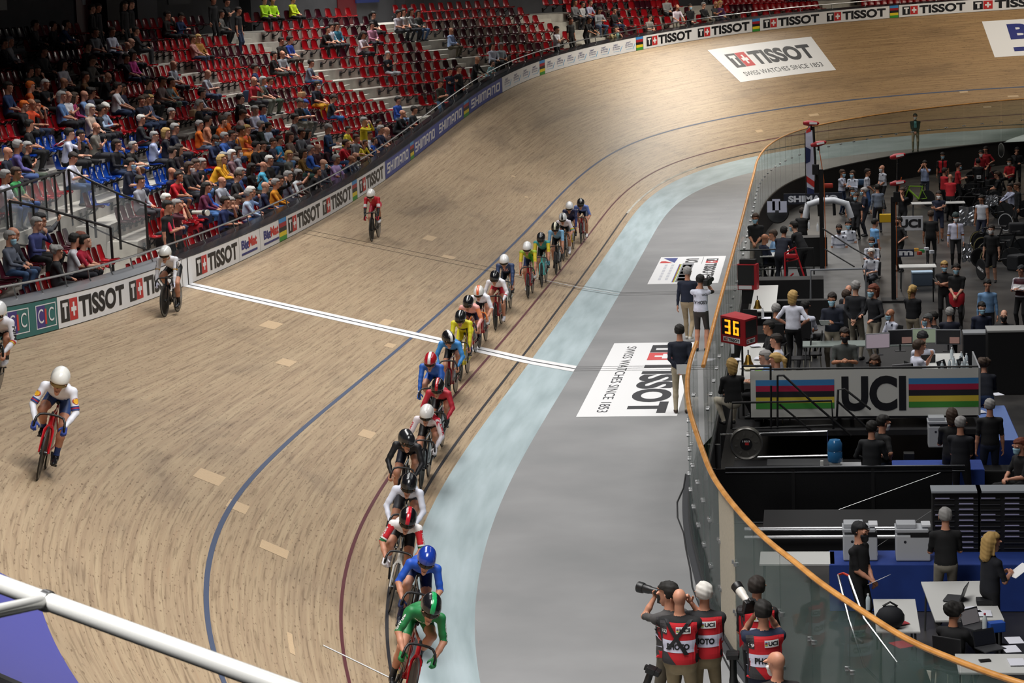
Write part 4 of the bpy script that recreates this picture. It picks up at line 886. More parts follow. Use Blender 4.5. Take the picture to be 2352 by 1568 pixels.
# each row: crop origin, then x y pose hair hair-colour shirt sleeve trousers description (in the crop's own pixels)
CROWD = '''
@0 0 3.92
305 275 l short dark 4a4848 L 1a1a1e grey long sleeved top in the dark upper corner
465 270 y short dark 2a2a2e L 1a1a1e dark jacket beside the person in dim blue
535 248 f short dark 24406e L 1a1a1e dim blue top near the concourse wall
810 135 Ss short dark 17171a L 17171a black clothes standing in the dark by the wall
865 125 Ss short dark 1b1b20 L 17171a black clothes standing close behind another standing figure
1105 75 Ss long dark 1a1a1c L 17171a dark clothes standing by the poster
1162 55 Ss short dark 1b1b1d L 17171a dark coat standing tallest by the red door
1000 330 l short brown d8dcec S 23304a white shirt with blue front in the dim rows
1085 425 f fringe grey c8c0c0 L 2a2a30 pale knitted sweater, leaning forward
845 318 l short dark 6a6c70 S 22222a dim grey shirt beside the aisle
760 370 k short dark 1b1b1e L 1a1a1d black jacket, leaning low in the dark
1240 310 w short dark 1c1c20 L 1c1c22 black jacket, reclining in the dim rows
1160 415 y bald dark 222226 L 1c1c22 black jacket and bald head
1490 105 c short dark 2a2724 L 1a1a1d dark brown top at the wall
1600 105 r short dark 1f3358 L 1a1a1d blue jacket reading at the wall
1905 45 Ss short dark 1a1a1c L 17171a black shirt with white stripes, standing at the top of the aisle
2020 20 Sx short dark 1d1d1f S 202024 black tee, arms folded, standing at the top of the aisle
2130 65 Ss short dark 1b1b1d S 22304a black tee and blue jeans, standing on the stair
1980 160 l bob dark 6a6864 L 1d1d1f black and white patterned top
390 500 l short dark 5a5a58 L 3a3a3a dull grey sweater alone in the row
560 620 y long dark d8d8e0 S 1e1e22 white tee and long dark hair
800 490 r short brown 7a7670 L 2a2a2e grey sweater, looking down
30 425 l short dark 26262a L 1a1a1d black suit jacket over white shirt in the dark
85 435 l bob grey c0c0c4 L 1a1a1d white jacket in the dark
250 690 y short dark 3a3a36 S 1d1d1f dark tee beside a woman with raised hand
312 700 c long dark 33302c S 1d1d1f dark tee, hand raised to the face
400 780 z bob white 18181b L 17171a black cardigan and grey hair
555 735 y bald dark 3a3634 S 24242a black shirt with white vertical stripes
755 715 l short dark 5a3c1c L 1c1c20 brown shirt
940 690 r bald dark 17171a S 1a1a1e black tee, holding a grey cloth
1155 545 w short dark 22242c S 2a3a58 dark tee and jeans, leaning back
1185 560 y bob dark d0489a L 22222a bright pink jacket
1745 385 w short brown a07068 L 2a3650 dusty pink sweater, legs stretched along the row
1800 380 w long blond 8a6020 L 1d1d20 mustard jumper beside the dusty pink sweater
1550 610 l bald dark 9aa0ac S 2a2a30 pale grey tee and bald head
1530 745 l cap white e07a28 S 40506a orange tee and pale cap
1475 755 f short black 8a9a9c L 7a8a7c grey hoodie and dark beard
1425 740 k cap dark 8a7a78 S 2a2a2e mauve tee and dark cap
1325 820 y short brown 1d1d20 L 1d1d20 black jacket below the pale cap
1035 810 b short dark d8dae0 S 31405e white tee with a blue and white scarf
1082 810 y long dark 2a2c44 L 1d1d20 navy top beside the scarf wearer
1840 725 r bald grey b0b4c0 S 3a4a66 pale grey shirt, looking at a phone by the stair
1755 880 f short black e0e0f0 S 24304a white tee, leaning far forward
1810 890 y short dark 1c1c1e L 1c1c1e black top next to the white tee leaning forward
250 815 b cap d86a1c d05c1c L 2a2a2e orange cap and orange sweater
60 830 l short dark 28406c S 1d1d1f dim blue tee at the left edge
255 955 c bald dark e0522c S 24304a orange red tee, elbow raised
205 980 l cap d86a1c 26262a L 1d1d1f orange cap and black jacket
300 930 c short dark 2c2a2c S 1d1d1f dark tee, hand at the head
550 920 l bob grey 5a7eb0 S 1d1d22 soft blue top and grey hair
605 890 z bald dark d8d8de S 24242c white polo shirt and bald head
655 880 y long brown 9a2a5c L 24242c magenta cardigan
750 905 l bald dark 7ea0d0 L 24304a light blue shirt and glasses
805 855 y curly dark 5a5a6c S 24242c navy and white striped tee
885 985 y short dark 24242a L 24242c dark jacket behind the white haired reader
910 1030 r short white a8bcd8 L 1d1d24 pale blue shirt and white hair, bent over a phone
805 1020 l bob white c8b0a0 L 2a2a2e cream cardigan and white hair
1260 900 z short brown 1a1f30 S 22304c navy tee, arms folded, heavy build
1297 920 y short brown 30344a S 22304c slate tee behind the folded arms
1345 920 l bob blond 5a6078 L 22304c blue patterned blouse and blond fringe
1525 1000 z short grey 4a4038 S 3a3430 brown polo shirt, arms folded, grey hair
1265 1090 l short white 2a2c30 L 24242a charcoal jacket and white hair
1800 990 x short grey 17171a L 17171a black jumper with arms folded
1790 1120 l short grey e07426 S 5a6a80 bright orange polo and grey hair
1855 1115 y short dark e09878 S 3a3a40 peach tee and dark hair
1945 1110 f short dark e06a20 S 2a3040 orange tee, leaning forward, dark hair
1985 1110 y short brown e0602c S 2a3040 orange red tee between two orange shirts
2045 1065 l short grey e8702c S 2a3040 orange tee and thin grey hair in the row above
2150 1010 r short brown d0b0a8 L 2a2a30 beige pink jumper, holding a phone
2290 1030 l short grey dcdcf0 L 22242c white long sleeved shirt and lanyard
2150 905 y short dark 1c1c1e S 1c1c22 black tee beside a blue backpack
240 1125 y short black 17171a S 17171a black tee and dark beard
600 1250 c short black d8dcf0 S 17171a white tee with chin in hand
700 1250 c short black 1a1a1c S 1a1a1d black tee with chin in hand
850 1160 z bald grey 7c7870 S 22222a grey polo and glasses, arms folded
1120 1285 f short grey 1c1c1c S 6a4630 black shirt with lanyard and brown trousers
1032 1325 c bob dark 1a1a20 L 22304c black zip jacket, chin in hand
1370 1215 z short grey b8c4e8 L 24242a pale blue shirt with folded arms and beard
1490 1235 l bob blond 24242c L 24242a dark print blouse and blond bob
1570 1205 l short grey 1c2236 S 24242a navy polo and glasses
1915 1325 r short black 1f2a4c L 1f2a4c navy jacket and blue face mask
2000 1245 b short grey 3a62b0 L 22304c royal blue shirt and grey hair
2060 1210 c short dark 2a2c44 S 22304c navy tee with hand at mouth
2150 1215 c curly dark e08a30 L e08a30 orange outfit and dark curls
2215 1215 l long blond e0603c L c87a3c coral top and wavy blond hair
40 1345 y bald dark 1f2434 S 24242a navy top at the left edge
140 1335 y short grey 5a5490 L 3a5080 purple shirt and red cap
225 1300 z bob grey 1a1a1c S 3a4438 black tee with folded arms and grey bob
@0 280 3.92
130 440 l short brown 3f9a58 S 3a5080 green polo at the glass balustrade
20 430 y short grey dce0ec S 3a5080 white tee with arm on the balustrade
625 405 r short dark dce0f4 S 3a5478 white tee behind the balustrade post
1150 405 c short black 1c2236 S 1f2438 navy tee and pale blue mask, elbow raised
1540 345 y short dark 17171a L 17171a black coat beside the blue seats
1545 465 x bald dark 24223a S 24304a dark tee and bald crown behind the red tee
1600 300 y long dark 2a2024 S 1d1d20 dark tee and long hair
1655 320 k bob brown 1f1f22 S 2a2a30 black tee and white mask, leaning
1540 525 f short dark c01c28 S 8a5a44 red tee and shorts, leaning on the knees
1260 600 l short black 9a9ca4 L 3a3a40 grey sweatshirt and glasses in the open corner seat
1750 430 z short brown 3a3038 L 4a6a94 dark fleece and jeans with arms folded
1810 405 l short grey 17171a L 17171a black jacket and glasses
1915 345 f long blond e8a820 L 22304c yellow jumper and blond hair
2000 370 b short grey e8a41c S 22304c yellow polo and grey hair
2085 310 l bob white 8a6a70 S 24304a patchwork blouse, white hair and white mask
2143 305 l bob dark 8a8c98 L 24304a striped top and white mask
1992 300 y short dark 4a4c54 S 24304a grey tee and glasses
2270 465 x long black 121214 L 2c2820 black hooded coat with folded hands
1820 645 k long black 6a2a48 L 4a74b0 burgundy striped jumper and jeans
1870 615 l bald grey 2a5cb0 L 24304a bright blue jumper and glasses
1985 575 b bald brown a8acb8 L 3a3a44 pale grey jumper and beard
2070 605 r short dark 4a2430 L 3a3430 maroon jumper, looking at a phone
2105 525 r short brown 2c2a2c S 6a5040 dark tee, looking down
2150 485 y short grey 3a5490 L 24304a blue denim shirt
2240 665 c short white 8098c0 L 24304a pale blue top and white curls
2225 715 b short grey b0c4dc L 3a5c94 pale blue shirt in the front row
2010 770 c short dark 1c2a58 S 17171a navy sports top with chin in hand
2060 775 c short grey 1c1c20 L 17171a black jumper with hand on the cheek
1495 725 l short white c04838 S 24304a red top and white hair behind the photographers
1480 770 Ss short black 1b1b1d S 1b1b1d black shirt and yellow vest seen from behind the camera crew
1500 845 Sp short brown d82f50 S 1b1b1d red photo vest, looking at a camera
1572 800 Sc short grey 4a1c28 S 1b1b1d maroon tee aiming a long white lens
100 1010 y bald dark 2a2c34 L 24304a dark top and bald crown in the lower block
70 1045 l short grey 5c6270 L 3a5478 grey jumper and pale mask in the lower block
310 990 c short grey 41487e L 17171a blue quilted jacket and glasses
352 965 p cap 17171a 5a5c60 L 17171a checked shirt and dark cap, raising a phone
495 1165 l curly grey 24262a L 17171a black jacket and curly grey hair
660 1100 y short black d8d8de S 22222a white shirt and balding head
700 1160 k long red 1a1a1c S 17171a black top and long red hair, head bowed
720 1345 f short black b01c38 S 22222a red top, bent right over behind the ledge
@500 280 3.92
330 235 y short black 17171a S 24304a black tee and short black hair
400 265 z short dark 19191b S 22304c black tee with arms folded
495 265 z short brown 3a3c50 S 22242c navy floral shirt
545 185 l short dark 2a8cc0 S 5a7ea8 turquoise polo and blue jeans
390 105 l short grey 1c2a24 L 17171a dark green jacket and black mask
450 90 y short black c8d4e8 L 24304a pale blue shirt and black hair
645 170 l long brown 7a6a60 L b8a898 taupe print top and long brown hair
730 180 k short dark 6a6c72 L 3a4258 grey jumper, hands on knees
800 150 y long black 4a4048 L 24242a dark scarf, holding a small flag
830 270 l short grey 3a68c0 L 24304a blue shirt and grey hair
640 345 z bob blond 5a5c58 L 22222a black and white print coat
740 315 k bob dark 6a4c18 L 2a4a44 mustard blouse and glasses
880 305 k bald dark 3a1c28 L 22222c dark maroon jumper and bald head
925 295 y bald grey 3a3c48 L 22222c dark jacket and blue mask
980 265 c short black 3a1c28 L 5a7ea8 maroon jacket with hand raised
1100 245 f short brown c01c2c S 3a5c8c red shirt, leaning forward
1165 255 f bald dark 7a7e8c L 22222a grey jumper and black mask
400 445 b bald brown 52b4d8 S 5a5c60 light cyan tee and balding head
465 420 l short white 1c1c1e S 24242a black shirt and white hair
690 490 p bob dark 7a5a50 S 22443c green trousers, raising a phone
635 555 l short grey 5c6070 L 4a4c58 grey shirt and grey hair
705 570 k short grey d8dce0 S 4a3a34 white tee with dark skin and grey beard
830 525 f short dark 18181b S 18181b black tee with arms along the rail
1055 400 b short grey b89cd0 S 3a4460 lilac shirt, heavy build
1145 425 f bald dark 3a4a68 L 22304c slate blue jumper and bald head
510 610 b short grey d88c1c L 4a74b0 mustard orange jumper and jeans
540 575 q long dark 1a1a1c L 17171a black top, taking a picture
430 705 y bald grey 1c2444 L 22242c navy jumper and bald crown beside the mustard jumper
@500 0 3.92
965 1090 Sp short grey 2a4468 L 1c2438 denim shirt and grey beard, standing with two phones
1290 1065 Sc short grey c8b41c L 17171a yellow and green cycling jersey, standing with hands at the eyes
1150 1205 k short dark c8b82c S 22222a yellow sports vest beside the grey tee
1225 1195 c short brown 7a7c80 S 8a6a58 grey tee with hand at the mouth
1285 1300 f short brown d8c02c S 22222a yellow and white child size jersey
1365 1365 f short brown 1c50b0 S 6a7a90 bright blue tee, leaning on the rail
1360 1250 l short dark dcdce4 S 22304c white tee and glasses under the flag
1455 1225 b short grey 1f2844 S 2a3450 navy tee and long beard, heavy build
1510 1225 y bald dark 7a5a50 S 22242c dark tee and bald head beside the long beard
1440 1110 y short black 1f2c4c S 22242c navy tee and black fringe
1610 1075 f bald grey 17191f L 17171a black jacket with hands joined
1610 920 l short black 2a50a8 L 6a80a0 royal blue hoodie
1738 1020 k short dark 22262c S 4a3c38 dark tee at the rail
1985 755 Sp short brown 2a2a20 S 5a7a9c olive tee and jeans, standing at the aisle with a phone
2070 635 Sx short dark 1b2030 L 1b2030 dark suit with arms folded, standing
2150 650 Sf short brown 17171a L 17171a black suit and pale blue shirt, standing
2290 690 Sr bald grey 17171a L 17171a black coat, leaning on the rail
1525 500 x short grey 1b1d24 L 8a8c90 black jumper and pale grey trousers alone among red seats
2090 290 l bald dark 9ab0d8 L 4a4434 pale blue shirt under a black gilet
1375 240 l short dark b07a90 L 24242a grey jacket with pink front
1285 285 r long dark c8bcc4 S 24242a pale tee and long hair, reading
945 290 f short black 18181a S 1c1c1e black tee, elbows on the knees
1012 280 l short dark d0d4e0 S 24242a white tee between black and teal
1062 275 l short dark 2a6c84 L 24242a teal shirt
630 320 y short dark 22409a S 4a3c34 cobalt blue tee and shorts
570 340 l short dark 2a2826 S 2a2826 dark brown tee
495 525 l short black 141416 S 2c2c24 black tee and dark beard by the aisle
580 530 l bald grey 8a8e94 S 3a3c3c grey tee, holding a cup
355 630 w short dark 1c2c54 S 4a6a98 navy tee, leaning back
815 590 k short dark 6a7484 S 4a6a98 grey floral tee and blue jeans by the stair
305 760 c bald dark a01828 S 1c1c24 crimson shirt with hand on the chin
385 755 k bob grey 5a645c S 5a5c54 sage top and grey hair
465 750 l short brown 4a1424 L 3a4a3c burgundy shirt
195 905 y short dark 17171a S 24304c black tee and beard with a backpack
870 805 k short black 1a1e2c S c08a18 navy tee, mustard trousers and white mask
720 965 r cap 4a4a44 17171a S 5a5850 black tee and grey cap, looking down
757 945 r cap 1c3a8a 2a5484 S 4a4c4c denim shirt and blue cap
1010 950 r short dark 17242c S 2a5c98 black and blue top, leaning over a phone
690 1100 l short dark 74787c S 3a3a40 grey tee and short beard by the aisle
395 1005 l short dark 5a84d0 S 22304c light blue shirt, hands on lap
1395 140 l pony black 17171a S 17171a black tee by the concrete landing
1625 140 y short dark b8b4bc S 1c1c22 black and white striped shirt on the steps
1670 130 l long black d0ccc8 S 17171a white tee and long dark hair on the steps
1735 125 l long dark 9a9898 L 1c1c22 white blouse and black waistcoat on the steps
1795 115 l bob dark 4a4c48 L 3a5478 olive jacket and jeans on the steps
415 35 l short dark a8d81c L 17171a lime safety vest, left of the three
490 32 l short brown b0e01c L 17171a lime safety vest, middle of the three
665 35 l short dark c8dc20 L 17171a lime yellow safety vest, right of the three
@1100 0 3.618
795 30 l long dark 6a6a6c L 1c1c22 grey hoodie and long dark hair, upper bend rows
857 70 l short black b0b0b2 L 22222a pale hooded jacket
902 35 k short brown a0a0b8 S 22304c lavender shirt
990 70 r long dark 8a8c90 L 4a5c78 grey top and jeans, looking at a camera
1112 55 l short dark 18181b L 22304c black jumper and dark glasses
630 240 Sx short dark d8d8e0 S 1c1c22 white tee with arms folded, standing at the stair
750 225 Ss short brown 1a1a1a S 1a1a1a black tee, standing at the stair side on
885 212 Sr cap 17171a 17171a S 17171a black tee, hand on the rail at the stair
1085 220 f long dark a89a70 S 3a3a3c beige top at the rail
1140 210 c short dark 6a8a84 S 3a3a3c sage tee at the rail
1410 220 y short dark 8a8480 S 3a3a3c grey tee just above the rail
1635 105 Sr bald dark d0c4d0 S 8a8478 pale pink tee, leaning on the rail
1745 100 Sf short dark 17171a L 17171a black clothes and pale mask at the aisle foot
1960 65 x bald grey 3a3c3e S 22222a charcoal tee beside the purple jacket
2010 65 l long blond 4a2450 L 22222a purple jacket and blond hair
110 390 l pony dark c4c8d8 L 17171a white zip top and dark hair in the lower bend rows
182 380 l bob grey a8b4bc S 17171a pale grey tee and grey hair in the lower bend rows
75 560 f short dark 8ab4b8 S 6a7a90 pale teal tee, child size, at the rail
1555 15 l short grey 8c8c8c L 22222a grey jacket at the top edge
1870 15 w short grey 1f1f22 L 6a6458 black jacket and khaki trousers at the top edge
'''
ORD = 'first second third fourth fifth sixth seventh eighth ninth tenth eleventh twelfth thirteenth fourteenth'.split()
LM = [(-99, 'teal banner'), (-19, 'white banner left of the finish strip'), (-10.5, 'finish strip'), (-9.6, 'white banner right of the finish strip'), (-5.3, 'two blue and red word panels'), (-.2, 'white banner behind the rider in red'), (8.6, 'white banner beside the first blue one'), (14, 'nearest blue banner'), (18.6, 'two word blue banner'), (26.5, 'farthest blue banner'), (30.5, 'short town emblem banner'), (34.3, 'long town emblem banner'), (41.7, 'white banners of the bend'), (55, 'last banners at the right')]
SROW = np.arange(-26, 61, .1)
ROWH = [stand_pt(SROW, j + 0 * SROW, .06) for j in range(NROW)]
ROWD = [stand_d(SROW, j) for j in range(NROW)]
def seat_for(u, v, hh):
    best = (1e9, 0, 0)
    for j in range(NROW):
        P = ROWH[j] + np.array([0, 0, hh]) - CAMPOS; q = P @ RC.T; x = 1176 + FPX * q[:, 0] / q[:, 2]; y = 784 + FPX * q[:, 1] / q[:, 2]
        e = np.hypot((x - u) * 1.5, y - v); e[ROWD[j] < .6] = 1e9; i = e.argmin()
        if e[i] < best[0]: best = (e[i], SROW[i], j)
    return best
PEOPLE_AT = []; prng = random.Random(5); seenlab = {}
CHILD = ('child', 'sports vest beside', 'black fringe', 'bright blue tee')
SK = 'llpltlpllt'
for line in CROWD.strip().split('\n'):
    if line[0] == '@':
        ox, oy, sc_ = [float(t) for t in line[1:].split()]; continue
    x, y, pose, hair, hc_, shirt, sl, tr, *d = line.split(); d = ' '.join(d)
    u, v = ox + float(x) / sc_, oy + float(y) / sc_
    st = pose[0] == 'S'; ch = any(w in d for w in CHILD); scl = .82 if ch else prng.uniform(.96, 1.05)
    f = STA[pose[1]] if st else SIT[pose]
    hh = f.hc[2] * scl; e, s, j = seat_for(u, v, hh); PEOPLE_AT.append((s, j, st))
    p = stand_pt(np.float64(s), j, .0 if st else .03)
    fl = stand_d(np.float64(s), j); zoff = 0.
    if st and e > 8:          # standing on the aisle or the concourse between two rows
        P = RC @ (p + np.array([0, 0, hh]) - CAMPOS); 
    turn = prng.uniform(-.3, .3)
    if pose in ('Sc', 'q', 'p', 'Sp'): turn *= .3
    lm = [n for a, n in LM if s >= a][-1]; vis = j - max(0, math.ceil((float(wall(np.float64(s))[2]) + WH - 2.6) / RISE - .4))
    lab = 'spectator in ' + d
    if len(lab.split()) <= 9 and not st: lab += ', %s row above the %s' % (ORD[max(0, min(13, vis))], lm)
    lab = ' '.join(lab.split()[:16])
    mk = 'w' if 'white mask' in d else 'k' if 'black mask' in d else 'b' if 'mask' in d else None
    sk = 'k' if ('hooded coat' in d or 'dark skin' in d) else prng.choice(SK)
    person(f, p, row_heading(s, j) + turn, lab, '#' + shirt, '#' + tr, sk, hair, hc_ if hc_ in HAIRS else '#' + hc_, 'long' if sl == 'L' else 'short', scale=scl, mask=mk)
# ---------------------------------------------------------------- the seats themselves: the nearest free ones each a thing, all others one mass
occ = {}
for s, j, st in PEOPLE_AT: occ.setdefault(j, []).append((s, st))
cand = []
for s, j, c in seat_spots:
    p = stand_pt(np.float64(s), j); u, v, zc = project_px(p + np.array([0, 0, .6]))
    if any(st_ and abs(s - a) < .5 for a, st_ in occ.get(j, [])): continue
    free = all(abs(s - a) > .33 for a, st_ in occ.get(j, []))
    if -40 < u < 2392 and -40 < v < 1000: cand.append((0 if free else 1, zc, s, j, c, p))
cand.sort(key=lambda t: (t[0], t[1])); near_ = cand[:300]; rest = cand[300:]
SLAB = {'red': 'glossy red moulded plastic stand seat, empty', 'burgundy': 'dark burgundy moulded plastic stand seat, empty', 'blue': 'blue moulded plastic stand seat with pale number plate, empty'}
num = MB(); num.box((0, -.182, .7), (.1, .012, .07)); num.box((0, -.19, .635), (.07, .012, .035)); NUMP = num.build('number_plate', mat('#c9cdd6', .5)); npm = NUMP.data; bpy.data.objects.remove(NUMP)
for fr, zc, s, j, c, p in near_:
    o = bpy.data.objects.new('stand_seat', SHELL[c]); C.objects.link(o); o.location = p; o.rotation_euler = (0, 0, row_heading(s, j))
    tag(o, SLAB[c], 'seat', c + ' seats of the stand')
    b_ = bpy.data.objects.new('bracket', brk_me); C.objects.link(b_); b_.parent = o
    if c == 'blue':
        b_ = bpy.data.objects.new('number_plate', npm); C.objects.link(b_); b_.parent = o
tv = {c: np.array([v.co[:] for v in SHELL[c].vertices]) for c in SHELL}; tf = np.array([tuple(q.vertices) for q in SHELL['red'].polygons if len(q.vertices) == 4])
bv = np.array([v.co[:] for v in brk_me.vertices]); bf = [tuple(q.vertices) for q in brk_me.polygons]
V_ = []; F_ = []; MI = []; nb_ = 0
for fr, zc, s, j, c, p in rest:
    a = row_heading(s, j); R = np.array([[math.cos(a), -math.sin(a), 0], [math.sin(a), math.cos(a), 0], [0, 0, 1]])
    V_.append(tv[c] @ R.T + p); F_ += (tf + nb_).tolist(); MI += [['red', 'burgundy', 'blue'].index(c)] * len(tf); nb_ += len(tv[c])
    V_.append(bv @ R.T + p); F_ += [tuple(nb_ + t for t in q) for q in bf]; MI += [3] * len(bf); nb_ += len(bv)
me = bpy.data.meshes.new('stand_seats'); me.from_pydata(np.concatenate(V_).tolist(), [], F_); me.polygons.foreach_set('material_index', MI); me.polygons.foreach_set('use_smooth', [True] * len(me.polygons)); me.update()
o = link('seating', me, [SEATCOL['red'], SEATCOL['burgundy'], SEATCOL['blue'], mat('#1c1c1e', .5)])
tag(o, 'remaining red and burgundy seats farther back and under the spectators', 'seat', 'rows of stand seats', 'stuff')
# ---------------------------------------------------------------- glass balustrades round the stairway opening
M_GLASSB = bpy.data.materials.new('balustrade_glass'); M_GLASSB.use_nodes = True; b = M_GLASSB.node_tree.nodes['Principled BSDF']
b.inputs['Base Color'].default_value = (.55, .6, .62, 1); b.inputs['Roughness'].default_value = .05; b.inputs['Alpha'].default_value = .16
M_BLK = mat('#151517', .45)
def sj(s, k): 
    return stand_pt(np.float64(s), k * .42 / RISE)
def balustrade(label, pts, H=1.1, mids=1):
    """pts: base points along the run"""
    t = thing('balustrade', label, 'balustrade', tuple(pts[0])); o0 = Vector(pts[0]); P = [Vector(p) - o0 for p in pts]; up = Vector((0, 0, 1))
    k = MB(); k.tube([p + up * H for p in P], .03, 8); k.build('top_rail', M_BLK, t, True)
    k = MB(); k.tube([p + up * .12 for p in P], .02, 8); k.build('bottom_rail', M_BLK, t, True)
    for i, (a, b_) in enumerate(zip(P[:-1], P[1:])):
        k = MB(); n = (b_ - a).cross(up).normalized() * .006; q = [a + up * .16, b_ + up * .16, b_ + up * (H - .06), a + up * (H - .06)]
        k.add([tuple(x + n) for x in q] + [tuple(x - n) for x in q], [(0, 1, 2, 3), (7, 6, 5, 4), (0, 4, 5, 1), (1, 5, 6, 2), (2, 6, 7, 3), (3, 7, 4, 0)]); k.build('glass_panel', M_GLASSB, t)
    for p in P:
        k = MB(); k.box(tuple(p + up * (H / 2 - .05)), (.05, .05, H + .1)); k.build('post', M_BLK, t)
balustrade('black framed glass balustrade running level along the upper tier edge', [sj(s, 3.25) for s in (-13.2, -12.2, -11.1, -10.1, -9.1, -8.3, -7.5)], 1.15)
balustrade('black framed glass balustrade sloping down beside the empty red seats', [sj(-7.5, 3.1), sj(-7.6, 2.4), sj(-7.6, 1.7), sj(-7.3, 1.0)], 1.25)
balustrade('black framed glass balustrade sloping down above the lower block', [sj(-12.6, 3.0), sj(-12.0, 2.6), sj(-11.5, 2.1), sj(-11.0, 1.5), sj(-10.6, 1.0)], 1.05)

# ---------------------------------------------------------------- belongings and flags among the spectators
def aisle_pt(u, v, hh):
    e, s, j = seat_for(u, v, hh); return Vector(stand_pt(np.float64(s), j)) + Vector((0, 0, hh)), row_heading(s, j)
def drape(u, v, hh, w, h, cols, label, name='flag', cat='flag', slope=.7):
    P, a = aisle_pt(u, v, hh); t = thing(name, label, cat, tuple(P), a); rg = random.Random(int(u)); n = 8
    for i, c in enumerate(cols):
        vv = []
        for x in range(n):
            for y in range(5):
                X = (x / (n - 1) - .5) * w; Y = (i + y / 4) * h / len(cols) - h / 2; vv.append((X, -Y * slope + .02 * math.sin(X * 9 + y), -Y * (1 - slope) + .03 * math.sin(X * 7) + .012))
        o = mesh('stripe_band', vv, grid_faces(n, 5), mat(c, .85), t, True); o.modifiers.new('thick', 'SOLIDIFY').thickness = .008
drape(143, 305, .55, 1.1, .75, ['#a01826', '#d8d8dc', '#c02030'], 'red and white flag spread over seats beside the man in white tee')
drape(300, 318, .5, .8, .9, ['#7a1420'], 'dark red blanket thrown over the blue seats', 'blanket', 'blanket')
drape(262, 315, .6, .5, .5, ['#5a3a1c'], 'brown jacket on the seat behind the woman in black zip jacket', 'jacket', 'jacket')
for u, v, hh, d, c, lab, nm, cat in ((682, 213, .48, (.34, .2, .3), '#b08a62', 'tan paper bag on a red seat in the middle of the stand', 'paper_bag', 'bag'), (434, 283, .5, (.3, .2, .34), '#a88a66', 'tan paper bag behind the bright orange polo', 'paper_bag', 'bag'), (462, 530, .3, (.4, .3, .45), '#1c2644', 'navy backpack at the feet of the navy sports top', 'backpack', 'bag'), (440, 552, .25, (.5, .3, .25), '#b01c2c', 'red bag with white print behind the handrail', 'sports_bag', 'bag'), (372, 575, .3, (.5, .4, .4), '#17171a', 'black camera bag hanging behind the finish strip', 'camera_bag', 'bag'), (560, 235, .3, (.35, .25, .4), '#22304c', 'blue backpack beside the black tee and beard', 'backpack', 'bag'), (905, 345, .4, (.35, .2, .2), '#8a93a0', 'grey bag by the rail next to the long bearded man', 'shoulder_bag', 'bag')):
    P, a = aisle_pt(u, v, hh); t = thing(nm, lab, cat, tuple(P), a); k = MB(); k.box((0, .1, 0), d, bev=.05); k.build('bag_body', mat(c, .8), t, True); k = MB(); k.tube([(-.08, .1, d[2] / 2 - .01), (-.05, .1, d[2] / 2 + .08), (.05, .1, d[2] / 2 + .08), (.08, .1, d[2] / 2 - .01)], .01, 6); k.build('handle', mat(c, .8), t, True)
P, a = aisle_pt(430, 490, 1.35); t = thing('telephoto_lens', 'long white telephoto lens aimed over the rail by the maroon photographer', 'lens', tuple(P), a - .5)
k = MB(); k.lathe([(.04, .1), (.05, .3), (.055, .42), (.075, .46), (.075, .6), (.06, .6)], (0, 0, 0), 14, 'Y'); k.build('barrel', mat('#d6d2c8', .5), t, True); k = MB(); k.box((0, .04, 0), (.15, .12, .13), bev=.02); k.build('camera_body', M_BLK, t); k = MB(); k.lathe([(.077, .47), (.078, .52), (.077, .56)], (0, 0, 0), 14, 'Y'); k.build('dark_ring', M_BLK, t, True)
b_ = back_panel('hanging_flag', 33.9, 35.1, .9, 2.9, mat('#1c2c66', .8), .1, 'dark blue flag with small gold emblem hanging on the concourse wall', 'flag')
k = Ink(); k.poly([(34.5 + .16 * math.cos(q), 2.2 + .2 * math.sin(q)) for q in np.arange(0, 6.2, .5)], mat('#b89a3a', .7)); k.lay('gold_emblem', lambda x, y: back_pt(x, y, .11), b_)

# ---------------------------------------------------------------- lettering and patches stamped on clothing
from mathutils.bvhtree import BVHTree
def stamp(root, body_me, draw, o, X, Y, D, name='lettering', lift=.006, step=.035):
    """lay 2-D shapes on a body: o origin, X and Y the axes of the drawing, D the direction it is pressed in (local metres)"""
    k = Ink(); draw(k); bvh = BVHTree.FromPolygons([v.co for v in body_me.vertices], [p.vertices for p in body_me.polygons])
    o, X, Y, D = (Vector([float(t) for t in a]) for a in (o, X, Y, D)); D.normalize()
    last = [None]; bad = []
    def fn(x, y):
        s = o + X * x + Y * y; h = bvh.ray_cast(s - D * .6, D, 1.2)
        if h[0] is None: bad.append(1); q = last[0] or s; return tuple(q)
        last[0] = h[0] - D * lift; return tuple(last[0])
    return k.lay(name, fn, root, step)
